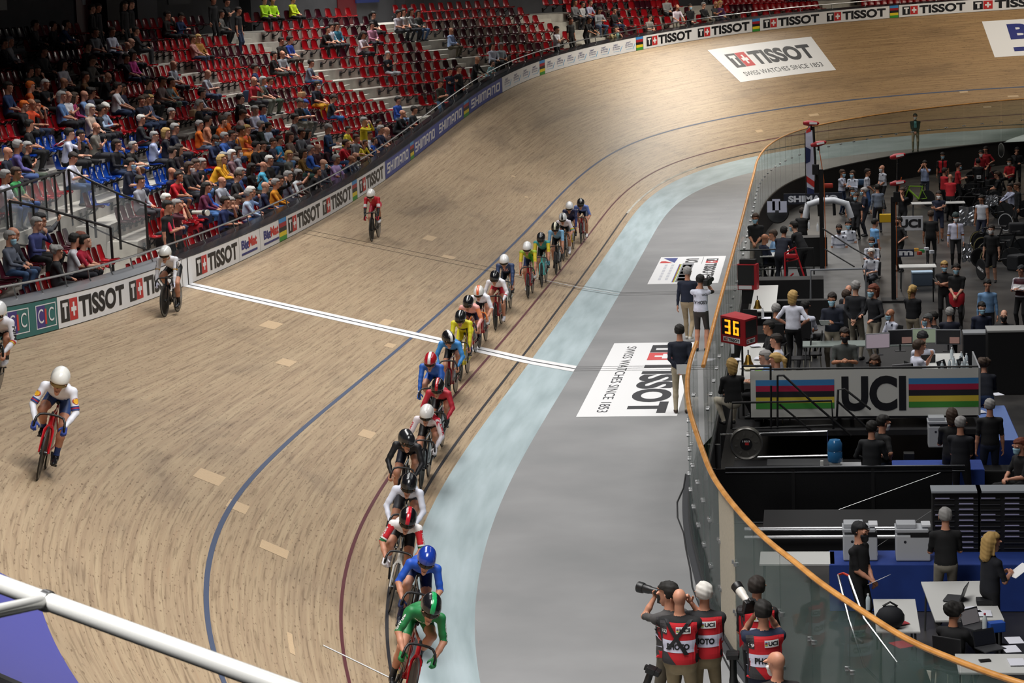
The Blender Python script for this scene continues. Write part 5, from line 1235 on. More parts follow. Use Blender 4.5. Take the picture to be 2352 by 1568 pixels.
# ---------------------------------------------------------------- track bicycles and their riders
WR = .334
M_TYRE = mat('#161616', .6); M_RUB = mat('#8a7a52', .6); M_CARB = mat('#1c1d20', .32, coat=.4); M_ALU = mat('#b9babc', .3, .9); M_GOLD = mat('#a58a3a', .4, .6)
def bike_meshes():
    B = {}
    def fin(n, k, sm=True):
        me = bpy.data.meshes.new(n); me.from_pydata(k.v, [], k.f)
        if sm:
            me.polygons.foreach_set('use_smooth', [True] * len(me.polygons)); me.set_sharp_from_angle(angle=math.radians(45))
        me.update(); me.materials.append(None); B[n] = me
    RA, FA, BB = (0, -.40, WR), (0, .58, WR), (0, .0, .285); ST = (0, -.18, .80); HT = (0, .405, .80); HB = (0, .44, .66)
    k = MB(); f = (.55, 1.25)
    k.tube([ST, HT], .021, 10, flat=f); k.tube([BB, HB], .032, 10, flat=(.6, 1.3)); k.tube([BB, (0, -.2, .84)], .026, 10, flat=(.6, 1.3)); k.tube([HB, HT], .03, 10)
    for s in (-1, 1):
        k.tube([(s * .03, -.03, .285), (s * .055, -.2, .31), (s * .06, -.40, WR)], .013, 8, flat=(.7, 1.3)); k.tube([(s * .02, -.16, .70), (s * .055, -.28, .52), (s * .06, -.40, WR)], .010, 8)
    k.lathe([(.035, -.04), (.038, -.03), (.038, .03), (.035, .04)], BB, 14, 'X'); fin('frame', k)
    k = MB()
    for s in (-1, 1): k.tube([(s * .02, .445, .655), (s * .05, .47, .60), (s * .056, .52, .48), (s * .056, .58, WR)], [.018, .018, .014, .011], 8, flat=(.6, 1.4))
    k.box((0, .447, .655), (.06, .05, .04)); fin('fork', k)
    for nm, A in (('front_wheel', FA), ('rear_wheel', RA)):
        k = MB(); k.lathe([(WR - .022, -.010), (WR - .012, -.0115), (WR - .003, -.008), (WR, 0), (WR - .003, .008), (WR - .012, .0115), (WR - .022, .010)], A, 44, 'X'); fin(nm + '_tyre', k)
        k = MB()
        if nm == 'front_wheel':
            k.lathe([(WR - .018, -.010), (WR - .05, -.012), (WR - .075, -.004), (WR - .075, .004), (WR - .05, .012), (WR - .018, .010), (WR - .018, -.010)], A, 44, 'X')
            k.lathe([(.028, -.045), (.03, -.02), (.03, .02), (.028, .045)], A, 12, 'X'); fin('front_rim', k)
            k = MB()
            for i in range(5):
                a = 2 * math.pi * i / 5 + .3; d = (0, math.cos(a), math.sin(a)); k.tube([(0, A[1] + d[1] * .02, A[2] + d[2] * .02), (0, A[1] + d[1] * (WR - .07), A[2] + d[2] * (WR - .07))], [.022, .017], 8, flat=(.4, 1.0))
            fin('spokes', k)
        else:
            k.lathe([(.0, -.028), (.03, -.028), (.2, -.018), (WR - .018, -.010), (WR - .018, .010), (.2, .018), (.03, .028), (0, .028)], A, 44, 'X'); fin('disc', k)
    k = MB(); k.tube([(0, -.2, .82), (0, -.215, .90)], .014, 8, flat=(.8, 1.6)); fin('seatpost', k)
    k = MB(); v = []
    pr = [(-.36, .07, .922), (-.33, .078, .925), (-.27, .068, .918), (-.2, .038, .915), (-.12, .024, .918), (-.07, .02, .912)]; b = 0
    for y, w, z in pr: v += [(-w, y, z - .03), (-w * .8, y, z - .005), (0, y, z), (w * .8, y, z - .005), (w, y, z - .03), (0, y, z - .045)]
    fs = [(i * 6 + j, i * 6 + (j + 1) % 6, (i + 1) * 6 + (j + 1) % 6, (i + 1) * 6 + j) for i in range(5) for j in range(6)] + [(5, 4, 3, 2, 1, 0), tuple(30 + j for j in range(6))]
    k.add(v, fs); fin('saddle', k)
    k = MB(); k.tube([(0, .405, .82), (0, .50, .805)], .017, 8)
    hb = [(0, .50, .805), (.09, .50, .80), (.145, .515, .785), (.175, .56, .745), (.185, .585, .69), (.187, .56, .64), (.187, .50, .622), (.187, .44, .625)]
    k.tube([(-x, y, z) for x, y, z in hb[:0:-1]] + hb, .0155, 10); fin('handlebar', k)
    for ph in (0, 1, 2):
        a0 = (-math.pi / 2, math.pi / 2 + .35, -.15)[ph]                    # the angle of the right crank
        k = MB(); k.lathe([(.03, .045), (.09, .047), (.098, .05), (.098, .054), (.03, .06)], (0, 0, .285), 28, 'X')
        for s, a in ((1, a0), (-1, a0 + math.pi)):
            e = (s * .085, .165 * math.cos(a), .285 + .165 * math.sin(a)); k.tube([(s * .065, 0, .285), e], [.016, .012], 8); k.box((s * .125, e[1], e[2]), (.07, .07, .02), bev=.006)
        fin('crankset_%d' % ph, k)
    k = MB(); k.tube([(.05, 0, .285 + .097), (.05, -.4, WR + .032)], .005, 5); k.tube([(.05, 0, .285 - .097), (.05, -.4, WR - .032)], .005, 5); k.lathe([(.03, .045), (.034, .048), (.03, .054)], RA, 14, 'X'); fin('chain', k)
    return B
BK = bike_meshes()
def put(name, me, m, parent):
    o = bpy.data.objects.new(name, me); C.objects.link(o); o.parent = parent; o.material_slots[0].link = 'OBJECT'; o.material_slots[0].material = m; return o
def bicycle(M, ph, frame, label, bars='#17171a', fork=None, disc='#25272a', rim='#1d1e20', saddle='#17171a'):
    r = thing('track_bicycle', label, 'bicycle'); r.matrix_world = M
    fm = mat(frame, .3, coat=.5)
    put('frame', BK['frame'], fm, r); put('fork', BK['fork'], mat(fork, .3, coat=.5) if fork else fm, r)
    w = put('front_wheel', BK['front_wheel_tyre'], M_TYRE, r); put('rim', BK['front_rim'], mat(rim, .35), w); put('spokes', BK['spokes'], mat(rim, .35), w)
    w = put('rear_wheel', BK['rear_wheel_tyre'], M_TYRE, r); put('disc', BK['disc'], mat(disc, .35, coat=.3), w)
    put('seatpost', BK['seatpost'], M_CARB, r); put('saddle', BK['saddle'], mat(saddle, .5), r); put('handlebar', BK['handlebar'], mat(bars, .45), r)
    put('crankset', BK['crankset_%d' % ph], mat('#3a3b3e', .35, .6), r); put('chain', BK['chain'], M_GOLD, r)
    return r
def rider_fig(ph, yaw=0., low=.3):
    f = new_fig(); pr = []; hip = V3(0, -.23, .985)
    u = unit(V3(0, .95, low)); X = V3(1, 0, 0); f.X = X; f.up = u; f.fw = unit(np.cross(u, X)); bk = -f.fw
    sc = hip + u * .55; f.sc = sc; f.nb = sc + u * .05 + V3(0, .0, .035)
    limb(pr, hip - u * .03, hip + u * .06, .112, .108, TROU, X, 1.28); limb(pr, hip + u * .05 + V3(0, 0, .015), hip + u * .28 + V3(0, -.01, .03), .104, .108, SHIRT, X, 1.28); limb(pr, hip + u * .26 + V3(0, 0, .015), hip + u * .44, .112, .105, SHIRT, X, 1.38)
    f.sh = [sc + V3(-.172, 0, -.01), sc + V3(.172, 0, -.01)]
    for s in f.sh: limb(pr, sc - u * .05, s, .075, .058, SHIRT)
    limb(pr, sc - u * .03, f.nb, .07, .055, SHIRT)
    for i, s in ((0, -1), (1, 1)):
        t = V3(s * .187, .535, .645)
        e, w = ik(f.sh[i], t + V3(0, -.02, .05), .27, .245, V3(s * .7, -.5, -.2)); a = f.sh[i]; m = a + (e - a) * .7
        limb(pr, a, m, .053, .046, UPPER); limb(pr, m, e, .045, .041, UPPER); limb(pr, e, e + (w - e) * .5, .041, .037, FORE); limb(pr, e + (w - e) * .5, w, .036, .026, FORE)
        f.elb[i] = e; f.wri[i] = w; d = unit(V3(0, .35, -.7)); f.hands.append((w, d, V3(-s * .15, -1, -.3), s, 1.25))
        a0 = (-math.pi / 2, math.pi / 2 + .35, -.15)[ph] + (0 if s > 0 else math.pi)
        ped = V3(s * .118, .165 * math.cos(a0), .285 + .165 * math.sin(a0)); ank = ped + V3(0, -.115, .115)
        hj = hip + V3(s * .085, .01, -.03); k, ak = ik(hj, ank, .44, .435, V3(s * .12, 1, .3))
        limb(pr, hj, hj + (k - hj) * .62, .09, .07, TROU); limb(pr, hj + (k - hj) * .62, k, .068, .056, SKIN); limb(pr, k, k + (ak - k) * .38, .055, .056, SKIN); limb(pr, k + (ak - k) * .38, k + (ak - k) * .66, .055, .044, SKIN); limb(pr, k + (ak - k) * .66, ak, .042, .036, SHIN)
        limb(pr, ak + V3(0, -.02, -.05), ped + V3(0, .03, .04), .037, .036, SHOE); limb(pr, ped + V3(0, .03, .038), ped + V3(0, .1, .03), .038, .028, SHOE); limb(pr, ak, ak + V3(0, .02, -.05), .038, .036, SHOE)
        f.knee[i] = k; f.ank[i] = ak
    f.R = rot3(yaw, -.25) * 1.2; f.hc = f.nb + V3(0, .125, .03); head_prims(pr, f.hc, f.R, f.nb - u * .02); f.pr = pr
    f.me = fig_mesh(f, .0135, .02, .0065)
    hp = [(V3(0, -.05, .05), V3(0, .02, .045), .118, .112, 0, X1, .84), (V3(0, -.1, .03), V3(0, -.12, .0), .075, .06, 0, X1, .9)]
    cutf = lambda P: np.maximum(-.03 - P[:, 2] - .5 * np.maximum(P[:, 1], 0), np.minimum(P[:, 1] - .05, .03 - P[:, 2]))
    f.helm = local_mesh('helmet', hp, .0105, .02, f.hc, f.R, cutf)
    g = [(a, b, r0 + .003, r1 + .003, m, x, fl) for a, b, r0, r1, m, x, fl in hp]
    f.stripe = local_mesh('helmet_stripe', g, .0075, .02, f.hc, f.R, lambda P: np.maximum(cutf(P) + .012, np.abs(P[:, 0]) - .024))
    vp = [(V3(0, .0, .0), V3(0, .012, .012), .108, .112, 0, X1, .86)]
    f.visor = local_mesh('visor', vp, .009, .01, f.hc, f.R, lambda P: np.maximum(np.maximum(.035 - P[:, 1], np.abs(P[:, 2] - .012) - .026 + .01 * np.abs(P[:, 0]) * 10), -(np.sqrt(((P - np.array([0, .0, .0])) ** 2).sum(1)) - .099) ))
    k = MB(); T = lambda x, y, z: f.hc + f.R @ V3(x, y, z)
    k.tube([T(-.02, .083, -.064), T(0, .096, -.064), T(.02, .083, -.064)], .005, 5)
    f.mouth = bpy.data.meshes.new('mouth'); f.mouth.from_pydata([tuple(p) for p in k.v], [], k.f); f.mouth.materials.append(mat('#7a3a34', .6))
    return f
RFV = {}
def rider_var(fig, low):
    if (fig, low) not in RFV: RFV[fig, low] = rider_fig((0, 1, 2, 0, 1)[fig], (0, 0, 0, .55, -.4)[fig], low)
    return RFV[fig, low]
_GS, _GW = np.meshgrid(np.arange(-60, 62, .2), np.arange(-1., 8.01, .1), indexing='ij')
_Q = (trk(_GS, _GW) - CAMPOS) @ RC.T; _GU = 1176 + FPX * _Q[..., 0] / _Q[..., 2]; _GV = 784 + FPX * _Q[..., 1] / _Q[..., 2]
def surf_px(u, v):
    """(s, w) of the point of the track seen at a photograph pixel"""
    e = np.hypot(_GU - u, _GV - v); e[_Q[..., 2] < 2] = 1e9; i = e.argmin()
    return float(_GS.flat[i]), float(_GW.flat[i])
def rider(px, label, blabel, jersey, shorts, helmet, fig=0, sleeve='long', sleeve2=None, socks='l', shoes='#18181a', skin='l', glove=None, stripe=None, frame='#1b1b1e', bars='#17171a', fork=None, disc='#25272a', rim='#1d1e20', visor='#2b2318', upper=None, hel=None, lean=None):
    ph = (0, 1, 2, 0, 1)[fig]; best = None
    def placed(s, w):
        p, F = frame_at(s, w); bank = float(np.interp(s, TS, TB)); ln = lean if lean is not None else max(0, bank - math.radians(13)) * .95
        t = float(np.interp(s - .4, TS, TT)); f = Vector((-math.sin(t), -math.cos(t), 0)); inn = Vector((math.cos(t), -math.sin(t), 0))
        fz = Vector(trk(s - .5, w) - trk(s + .5, w)).normalized(); up = Vector((0, 0, 1)) * math.cos(ln) + inn * math.sin(ln); x = fz.cross(up).normalized(); up = x.cross(fz)
        return Matrix.Translation(p - fz * .58 + Vector((0, 0, .002))) @ Matrix((x, fz, up)).transposed().to_4x4()
    for low in (.24, .36, .5):                    # how far the back is raised
        ff = rider_var(fig, low); c = list(px)
        for _ in range(6):
            M = placed(*surf_px(*c))
            if hel is None: break
            h = project_px(np.array(M @ Vector([float(t) for t in ff.hc + ff.R @ V3(0, .0, .05)])))
            c[0] += (hel[0] - h[0]) * .9; c[1] += (hel[1] - h[1]) * .9
        e = abs(c[0] - px[0]) + abs(c[1] - px[1])
        if best is None or e < best[0]: best = (e, low, M, ff)
    e, low, M, ff = best
    bicycle(M, ph, frame, blabel, bars, fork, disc, rim)
    r = bpy.data.objects.new('person', None); C.objects.link(r); r.matrix_world = M; tag(r, label, 'person')
    b = bpy.data.objects.new('body', ff.me); C.objects.link(b); b.parent = r
    sk = msk(SKINS[skin]); je = mat(jersey, .55); up_ = mat(upper or jersey, .55); fo = mat(sleeve2 or upper or jersey, .55) if sleeve == 'long' else sk
    for i, m in enumerate([sk, je, fo, mat(shorts, .5), sk if socks == 'l' else mat(socks, .6), mat(shoes, .35), mat(glove, .6) if glove else sk, up_]): b.material_slots[i].link = 'OBJECT'; b.material_slots[i].material = m
    put('helmet', ff.helm, mat(helmet, .22, coat=.6), r); put('visor', ff.visor, mat(visor, .12, .4), r)
    m = bpy.data.objects.new('mouth', ff.mouth); C.objects.link(m); m.parent = r
    if stripe: put('helmet_stripe', ff.stripe, mat(stripe, .25, coat=.5), r)
    return r, ff
def arm_band(r, f, seg, t, w, col, rad=.05):
    """a coloured band round the sleeves"""
    for i in (0, 1):
        a, b = (f.sh[i], f.elb[i]) if seg == 0 else (f.elb[i], f.wri[i]); d = unit(b - a); c = a + (b - a) * t
        k = MB(); k.tube([c - d * w / 2, c + d * w / 2], rad, 14, cap=False); k.build('sleeve_band', mat(col, .55), r, True)
def leg_band(r, f, col, rad=.071, t=.6):
    for i, s in ((0, -1), (1, 1)):
        hj = V3(0, -.23, .985) + V3(s * .085, .01, -.03); c = hj + (f.knee[i] - hj) * t; d = unit(f.knee[i] - hj); k = MB(); k.tube([c - d * .018, c + d * .018], rad, 14, cap=False); k.build('shorts_band', mat(col, .55), r, True)
def chest_text(r, f, txt, col, y0=-.02, h=.05, w=.22):
    o = f.sc - f.up * .1 + V3(0, 0, 0); stamp(r, f.me, lambda k: k.text(txt, -w / 2, 0, w / 2, h, mat(col), .02), o, (-1, 0, 0), tuple(f.up), tuple(-f.fw), step=.02)
def sleeve_text(r, f, txt, col, h=.045):
    for i, s in ((0, -1), (1, 1)):
        a, b = f.sh[i], f.elb[i]; d = unit(b - a); D = unit(V3(-s * .8, -.5, -.1)); Y = unit(np.cross(d, D)) * 1.0
        stamp(r, f.me, lambda k: k.text(txt, .05, -h / 2, .05 + .2, h / 2, mat(col), .03), a, tuple(d), tuple(Y), tuple(D), step=.02)
J = [
 ((957, 1604), 'cyclist in green jersey and green banded black helmet leading the line of riders', '#1f7a43', '#1f7a43', '#15161a', 0, dict(sleeve='short', stripe='#1f9a58', frame='#b01822', socks='#2b2f3a', glove='#2c8a4c', disc='#222222')),
 ((898, 1513), 'cyclist in bright blue jersey and blue helmet, second in the line', '#1f55c0', '#1b2a55', '#1b3a9a', 2, dict(sleeve='short', glove='#1b2a55', socks='#1b2550', shoes='#20283a')),
 ((866, 1398), 'cyclist in red and white jersey with green cuffs on the white bicycle', '#e9e6e6', '#17171b', '#131316', 1, dict(sleeve='short', upper='#cf2230', stripe='#c21f30', frame='#e4e2dc', socks='#dedff0', shoes='#e2e2ee', glove='#e9e9ef')),
 ((880, 1250), 'cyclist in plain white jersey and dark grey shorts behind the white bicycle rider', '#dfe3f2', '#3a3b42', '#151519', 0, dict(glove='#18181b', socks='#39405a', shoes='#3b4258', stripe='#2a2c30')),
 ((912, 1146), 'cyclist all in black with matte black helmet', '#17171b', '#1a1e30', '#242528', 3, dict(socks='#16161a', shoes='#101012')),
 ((963, 1080), 'cyclist in white jersey with red shoulder and white helmet', '#e9dfe4', '#141417', '#e9e7e4', 0, dict(socks='#18181b', sleeve2='#e9e4ec', glove='#e6e3e8')),
 ((1008, 1020), 'cyclist in red long sleeved jersey and black helmet with red stripe', '#c02a3c', '#18181b', '#1b1b1d', 0, dict(stripe='#b51f28', glove='#18181b', frame='#131315', socks='#18181b')),
 ((977, 934), 'cyclist in blue jersey and red helmet with white stripe', '#2a63c0', '#2a63c0', '#b01e2a', 1, dict(stripe='#e6e6e6', glove='#2a63c0', socks='#2a3a80', shoes='#17171c')),
 ((1030, 880), 'cyclist in sky blue jersey and black helmet with white stripe', '#3b8ad0', '#18181d', '#17171a', 3, dict(stripe='#e8e8e8', frame='#7a1420', socks='#18181b')),
 ((1051, 882), 'cyclist in yellow jersey and yellow shorts on the yellow bicycle', '#d8d020', '#d8d020', '#1d1e20', 0, dict(frame='#d8c818', socks='#2b4a8c', shoes='#15151a')),
 ((1089, 818), 'cyclist in pale pink jersey with orange side panels', '#e8a8a0', '#232648', '#18181b', 2, dict(sleeve2='#efb4ae', frame='#b02030', socks='#2b2f55', upper='#e88a5c')),
 ((1119, 779), 'cyclist in white jersey and white helmet with orange stripe', '#e4e6ef', '#1d1f26', '#e3e1dc', 0, dict(stripe='#e2612f', frame='#a01824', bars='#e27a2a', socks='#e5e5ea', shoes='#e8e8ea', sleeve='short')),
 ((1140, 759), 'cyclist in white long sleeved jersey and red shorts', '#e6e4ea', '#c8283c', '#16161a', 1, dict(frame='#8a1822', socks='l', shoes='#e2e2e8')),
 ((1163, 722), 'cyclist in navy jersey and white helmet, right behind the white and red rider', '#2b4068', '#1b2233', '#e6e6e6', 0, dict(frame='#d6dcd8', socks='#e4e4ea', shoes='#16161a')),
 ((1211, 690), 'cyclist in half yellow half green jersey and white helmet', '#9cb838', '#2d3f6e', '#e8e8e8', 0, dict(sleeve='short', upper='#d8c22a', frame='#9a1824', socks='#e6e6ec', shoes='#e8e8ea')),
 ((1248, 660), 'cyclist in yellow and teal jersey on the turquoise bicycle', '#3d9c9a', '#18181b', '#222326', 0, dict(sleeve='short', upper='#d8c428', frame='#5cc8c4', glove='#6ab6c8', socks='#18181b')),
 ((1288, 634), 'cyclist in pale blue jersey with black cuffs and patterned helmet', '#7fb2d8', '#18181c', '#20201e', 0, dict(sleeve='short', stripe='#d8d2b8', socks='#18181b')),
 ((1301, 598), 'cyclist in white jersey with yellow and blue cuffs and white socks', '#e2dce6', '#18181c', '#d9dadc', 1, dict(stripe='#17171a', sleeve='short', socks='#e8e8ee', shoes='#e8e8ee')),
 ((1319, 579), 'cyclist in dark navy jersey and white helmet near the tail of the line', '#1c2450', '#1c2450', '#ececec', 0, dict(frame='#d8b81c', socks='#18181b', sleeve2='#2a3a78')),
 ((1340, 557), 'cyclist in blue and white patterned jersey, last of the line', '#5b74b8', '#20283e', '#212225', 1, dict(frame='#8f1822', socks='l', shoes='#e6e6e8', sleeve='short')),
 ((59, 1104), 'lone cyclist in white jersey and white helmet on the red bicycle at the left', '#e4e6f0', '#2f477c', '#e9e8e2', 1, dict(frame='#c01a24', glove='#31479a', socks='#2f4a8e', shoes='#1b1b1f', visor='#8a744a')),
 ((374, 729), 'lone cyclist in white jersey and black shorts beside the finish strip', '#e8e8ee', '#18181b', '#e6e6e2', 1, dict(glove='#dcdcf0', socks='#18181b', shoes='#151518', rim='#2a2b2e')),
 ((851, 554), 'lone cyclist in red jersey and white helmet high on the track', '#c41f30', '#c82a44', '#eceae6', 0, dict(sleeve2='#1b1b1e', glove='#b52838', socks='#18181b', shoes='#e6e6e8')),
]
BN = ['red framed', 'black framed with deep rims', 'white framed', 'black framed, mostly hidden', 'black framed', 'black framed with dark disc', 'glossy black framed', 'black framed with narrow bars', 'dark red framed', 'yellow framed', 'red framed, half hidden', 'dark red framed with orange bars', 'crimson framed', 'pale grey framed', 'red framed with dark wheels', 'turquoise framed', 'black framed with slim wheels', 'black framed, mostly covered', 'yellow and white framed', 'red framed at the tail', 'bright red framed', 'black framed with golden rim lines', 'black framed five blade']
HEL = [(997, 1390), (979, 1285), (940, 1197), (933, 1113), (938, 1010), (972, 951), (1013, 892), (991, 826), (1029, 774), (1060, 732), (1074, 693), (1100, 669), (1137, 640), (1160, 598), (1210, 570), (1244, 548), (1278, 525), (1292, 501), (1313, 477), (1334, 466), (136, 866), (381, 580), (849, 447)]
RID = []
for (px, lab, je, so, he, fg, kw), bn, hl in zip(J, BN, HEL):
    RID.append(rider(px, lab, ' '.join((bn + ' track bicycle under the ' + ' '.join(lab.split(',')[0].replace('lone ', '').split()[:8 if len(bn.split()) < 4 else 6])).split()), je, so, he, fg, hel=hl, **kw))
r, f = RID[0]; chest_text(r, f, 'IRELAND', '#dfe6e0', h=.035, w=.2); sleeve_text(r, f, 'IRELAND', '#e6e6e6', .03); leg_band(r, f, '#e6e6e6')
r, f = RID[2]; arm_band(r, f, 0, .93, .035, '#1f6a3a'); arm_band(r, f, 0, .82, .02, '#e8e8e8', .052); sleeve_text(r, f, 'PORTUGAL', '#eeeeee', .04)
r, f = RID[5]; sleeve_text(r, f, 'DKK', '#c8283c', .05)
stamp(r, f.me, lambda k: k.rect(-.16, -.1, .02, .1, mat('#cf2a44')), f.sh[0] + V3(.12, .0, .0), (1, 0, 0), tuple(f.up), (0, -.3, -1), 'shoulder_panel')
r, f = RID[7]; leg_band(r, f, '#b8303c'); arm_band(r, f, 1, .9, .03, '#e6e6ea', .035)
r, f = RID[9]; leg_band(r, f, '#24406a'); stamp(r, f.me, lambda k: k.poly([(-.14, -.02), (.14, -.02), (.0, -.16)], mat('#17171a')), f.sc - f.up * .1, (1, 0, 0), tuple(f.up), tuple(-f.fw), 'chest_panel')
r, f = RID[12]; arm_band(r, f, 1, .35, .02, '#c8283c', .044)
r, f = RID[14]; stamp(r, f.me, lambda k: k.rect(.0, -.2, .2, .1, mat('#4aa83a', .55)), f.sc - f.up * .05, (-1, 0, 0), tuple(f.up), tuple(-f.fw), 'green_half'); leg_band(r, f, '#d8c22a')
r, f = RID[13]; stamp(r, f.me, lambda k: [k.rect(-.05 + .02 * i, -.14, -.038 + .02 * i, .04, mat('#c02838' if i % 2 == 0 else '#e0e0e0')) for i in range(6)], f.sc - f.up * .06, (-1, 0, 0), tuple(f.up), tuple(-f.fw), 'chest_stripes')
r, f = RID[17]; arm_band(r, f, 0, .8, .04, '#d8cc30', .052); arm_band(r, f, 0, .93, .03, '#58b0c0', .05)
r, f = RID[20]
for t, c in ((.72, '#2f4a8e'), (.78, '#c83040'), (.84, '#2f4a8e')): arm_band(r, f, 0, t, .022, c, .052)
for i, s in ((0, -1), (1, 1)):
    a, b = f.sh[i], f.elb[i]; c = a + (b - a) * .42; d = unit(b - a); D = unit(V3(-s * .55, -.8, -.1)); X = unit(np.cross(d, D))
    stamp(r, f.me, lambda k: [k.poly([(q * math.cos(t), q * math.sin(t)) for t in np.arange(0, 6.28, .35)], mat(c_, .6)) for q, c_ in ((.042, '#c8402c'),)], c, tuple(X), tuple(d), tuple(D), 'sleeve_patch', .004, None)
    stamp(r, f.me, lambda k: k.poly([(.034 * math.cos(t), .034 * math.sin(t)) for t in np.arange(0, 6.28, .35)], mat('#e8b02c', .6)), c, tuple(X), tuple(d), tuple(D), 'sleeve_patch', .008, None)
leg_band(r, f, '#d84858')
r, f = RID[21]; arm_band(r, f, 0, .85, .018, '#d8a030', .052); sleeve_text(r, f, 'Cofidis', '#17171a', .05); leg_band(r, f, '#c02a30')
r, f = RID[22]; arm_band(r, f, 0, .75, .09, '#e8e6e8', .053); leg_band(r, f, '#c82a44')
# the rider at the very left edge, partly out of the picture
r, f = rider((-34, 905), hel=(-3, 712), label= 'cyclist in white jersey with black lettered sleeve cut off by the left edge', blabel='black track bicycle under the cyclist cut off by the left edge', jersey='#e6e6ee', shorts='#1a1a1e', helmet='#e8e8e8', fig=0, socks='#1a1a1e', shoes='#e6e6ea')
sleeve_text(r, f, 'NIM', '#17171a', .06); arm_band(r, f, 1, .1, .02, '#c8302c', .046); arm_band(r, f, 1, .2, .02, '#d8a81c', .045)

# ---------------------------------------------------------------- glass fence round the infield
def glass_mat(name, tint, alpha):
    m = bpy.data.materials.new(name); m.use_nodes = True; b = m.node_tree.nodes['Principled BSDF']
    b.inputs['Base Color'].default_value = lin(tint); b.inputs['Roughness'].default_value = .04; b.inputs['Alpha'].default_value = alpha; b.inputs['IOR'].default_value = 1.45
    return m
M_GL = glass_mat('fence_glass', '#5f7a74', .26); M_GLF = glass_mat('fence_glass_far', '#5f7a60', .30)
m_oak, nt, b, L = nodes('varnished_handrail_wood'); tc = N(nt, 'TexCoord'); n = N(nt, 'TexNoise'); n.inputs['Scale'].default_value = 4; L(tc.outputs['Object'], n.inputs['Vector'])
r = ramp(nt, [(.35, '#b27a3c'), (.65, '#cf9450')]); L(n.outputs[0], r.inputs[0]); L(r.outputs[0], b.inputs['Base Color']); b.inputs['Roughness'].default_value = .3
def glass_fence(name, label, E_, H, step, gm, rad, opaque=None):
    t = thing(name, label, 'fence', (E_[0][0], E_[0][1], 0)); o0 = Vector(t.location)
    d = np.concatenate([[0], np.cumsum(np.hypot(*np.diff(E_, axis=0).T))]); pt = lambda a: Vector((float(np.interp(a, d, E_[:, 0])), float(np.interp(a, d, E_[:, 1])), 0)) - o0
    k = MB(); k.tube([pt(a) + Vector((0, 0, H)) for a in np.arange(0, d[-1], .2)], rad, 10, flat=(1.25, 1)); k.build('wooden_handrail', m_oak, t, True)
    n = int(d[-1] / step); up = Vector((0, 0, 1)); k2 = MB(); ch = MB()
    for i in range(n):
        a0, a1 = i * step, (i + 1) * step - .018; v = []; m_ = 5
        nn = (pt(a1) - pt(a0)).cross(up).normalized() * .006
        for j in range(m_):
            p = pt(a0 + (a1 - a0) * j / (m_ - 1))
            v += [p + nn + up * .02, p + nn + up * (H - .02), p - nn + up * .02, p - nn + up * (H - .02)]
        f = []
        for j in range(m_ - 1):
            b0, b1 = j * 4, j * 4 + 4; f += [(b0, b1, b1 + 1, b0 + 1), (b0 + 3, b1 + 3, b1 + 2, b0 + 2), (b0 + 1, b1 + 1, b1 + 3, b0 + 3), (b0, b0 + 2, b1 + 2, b1)]
        f += [(0, 1, 3, 2), (m_ * 4 - 4, m_ * 4 - 2, m_ * 4 - 1, m_ * 4 - 3)]
        op = opaque is not None and i == opaque
        o = mesh('glass_panel' if not op else 'solid_panel', v, f, mat('#b9af9c', .6, noise=.08) if op else gm, t)
        if op: o['label'] = 'cream opaque panel'
        p = pt((i + 1) * step - .009); q = (pt(min((i + 1) * step + .1, d[-1])) - p)
        if q.length > 1e-4:
            q.normalize()
            for hh in ((.6, 1.25) if step < 1.3 else (1.0,)):
                c = MB()
                for s in (-1, 1): c.lathe([(0, -.03), (.03, -.028), (.03, .028), (0, .03)], tuple(p + q * s * .07 + up * hh), 8, 'X')
                c.tube([p - q * .09 + up * hh, p + q * .09 + up * hh], .012, 6); c.build('glass_clamp', M_STEEL, t, True)
    k = MB(); k.tube([pt(a) + Vector((0, 0, .03)) for a in np.arange(0, d[-1], .4)], .035, 6); k.build('base_channel', mat('#3a3c3e', .4, .5), t, True)
    return t
dn = np.concatenate([[0], np.cumsum(np.hypot(*np.diff(FN, axis=0).T))]); i_op = int(np.interp(-30.75, FN[::-1, 1], dn[::-1]) / 1.15)
glass_fence('glass_fence', 'curved glass fence with wooden handrail around the far infield', FF, 2.0, 1.35, M_GLF, .032)
glass_fence('glass_fence', 'curved glass fence with orange wooden handrail at the lower right', FN, 2.0, 1.15, M_GL, .032, i_op)
FB = FN[(FN[:, 1] < -20.5)]; nx = np.gradient(FB, axis=0); nx = np.stack([nx[:, 1], -nx[:, 0]], 1); nx /= np.linalg.norm(nx, axis=1)[:, None]
v = [(x + a * .0, y, .006) for (x, y), a in zip(FB, nx[:, 0])] + [(x + a * .13, y + b_ * .13, .006) for (x, y), (a, b_) in zip(FB, nx)]
n_ = len(FB); tag(mesh('trim_floor_strip', v, [(i, n_ + i, n_ + i + 1, i + 1) for i in range(n_ - 1)], mat('#34363a', .5)), kind='structure')
k = MB(); rr = random.Random(2); p0 = [(x + a * .17, y + b_ * .17, .012) for (x, y), (a, b_) in zip(FB[::3], nx[::3])]
k.tube([(x + rr.uniform(-.05, .05), y, z) for x, y, z in p0[:18]], .012, 6); tag(k.build('cable', mat('#17171a'), None, True), 'thin black cable lying along the foot of the near glass fence', 'cable')

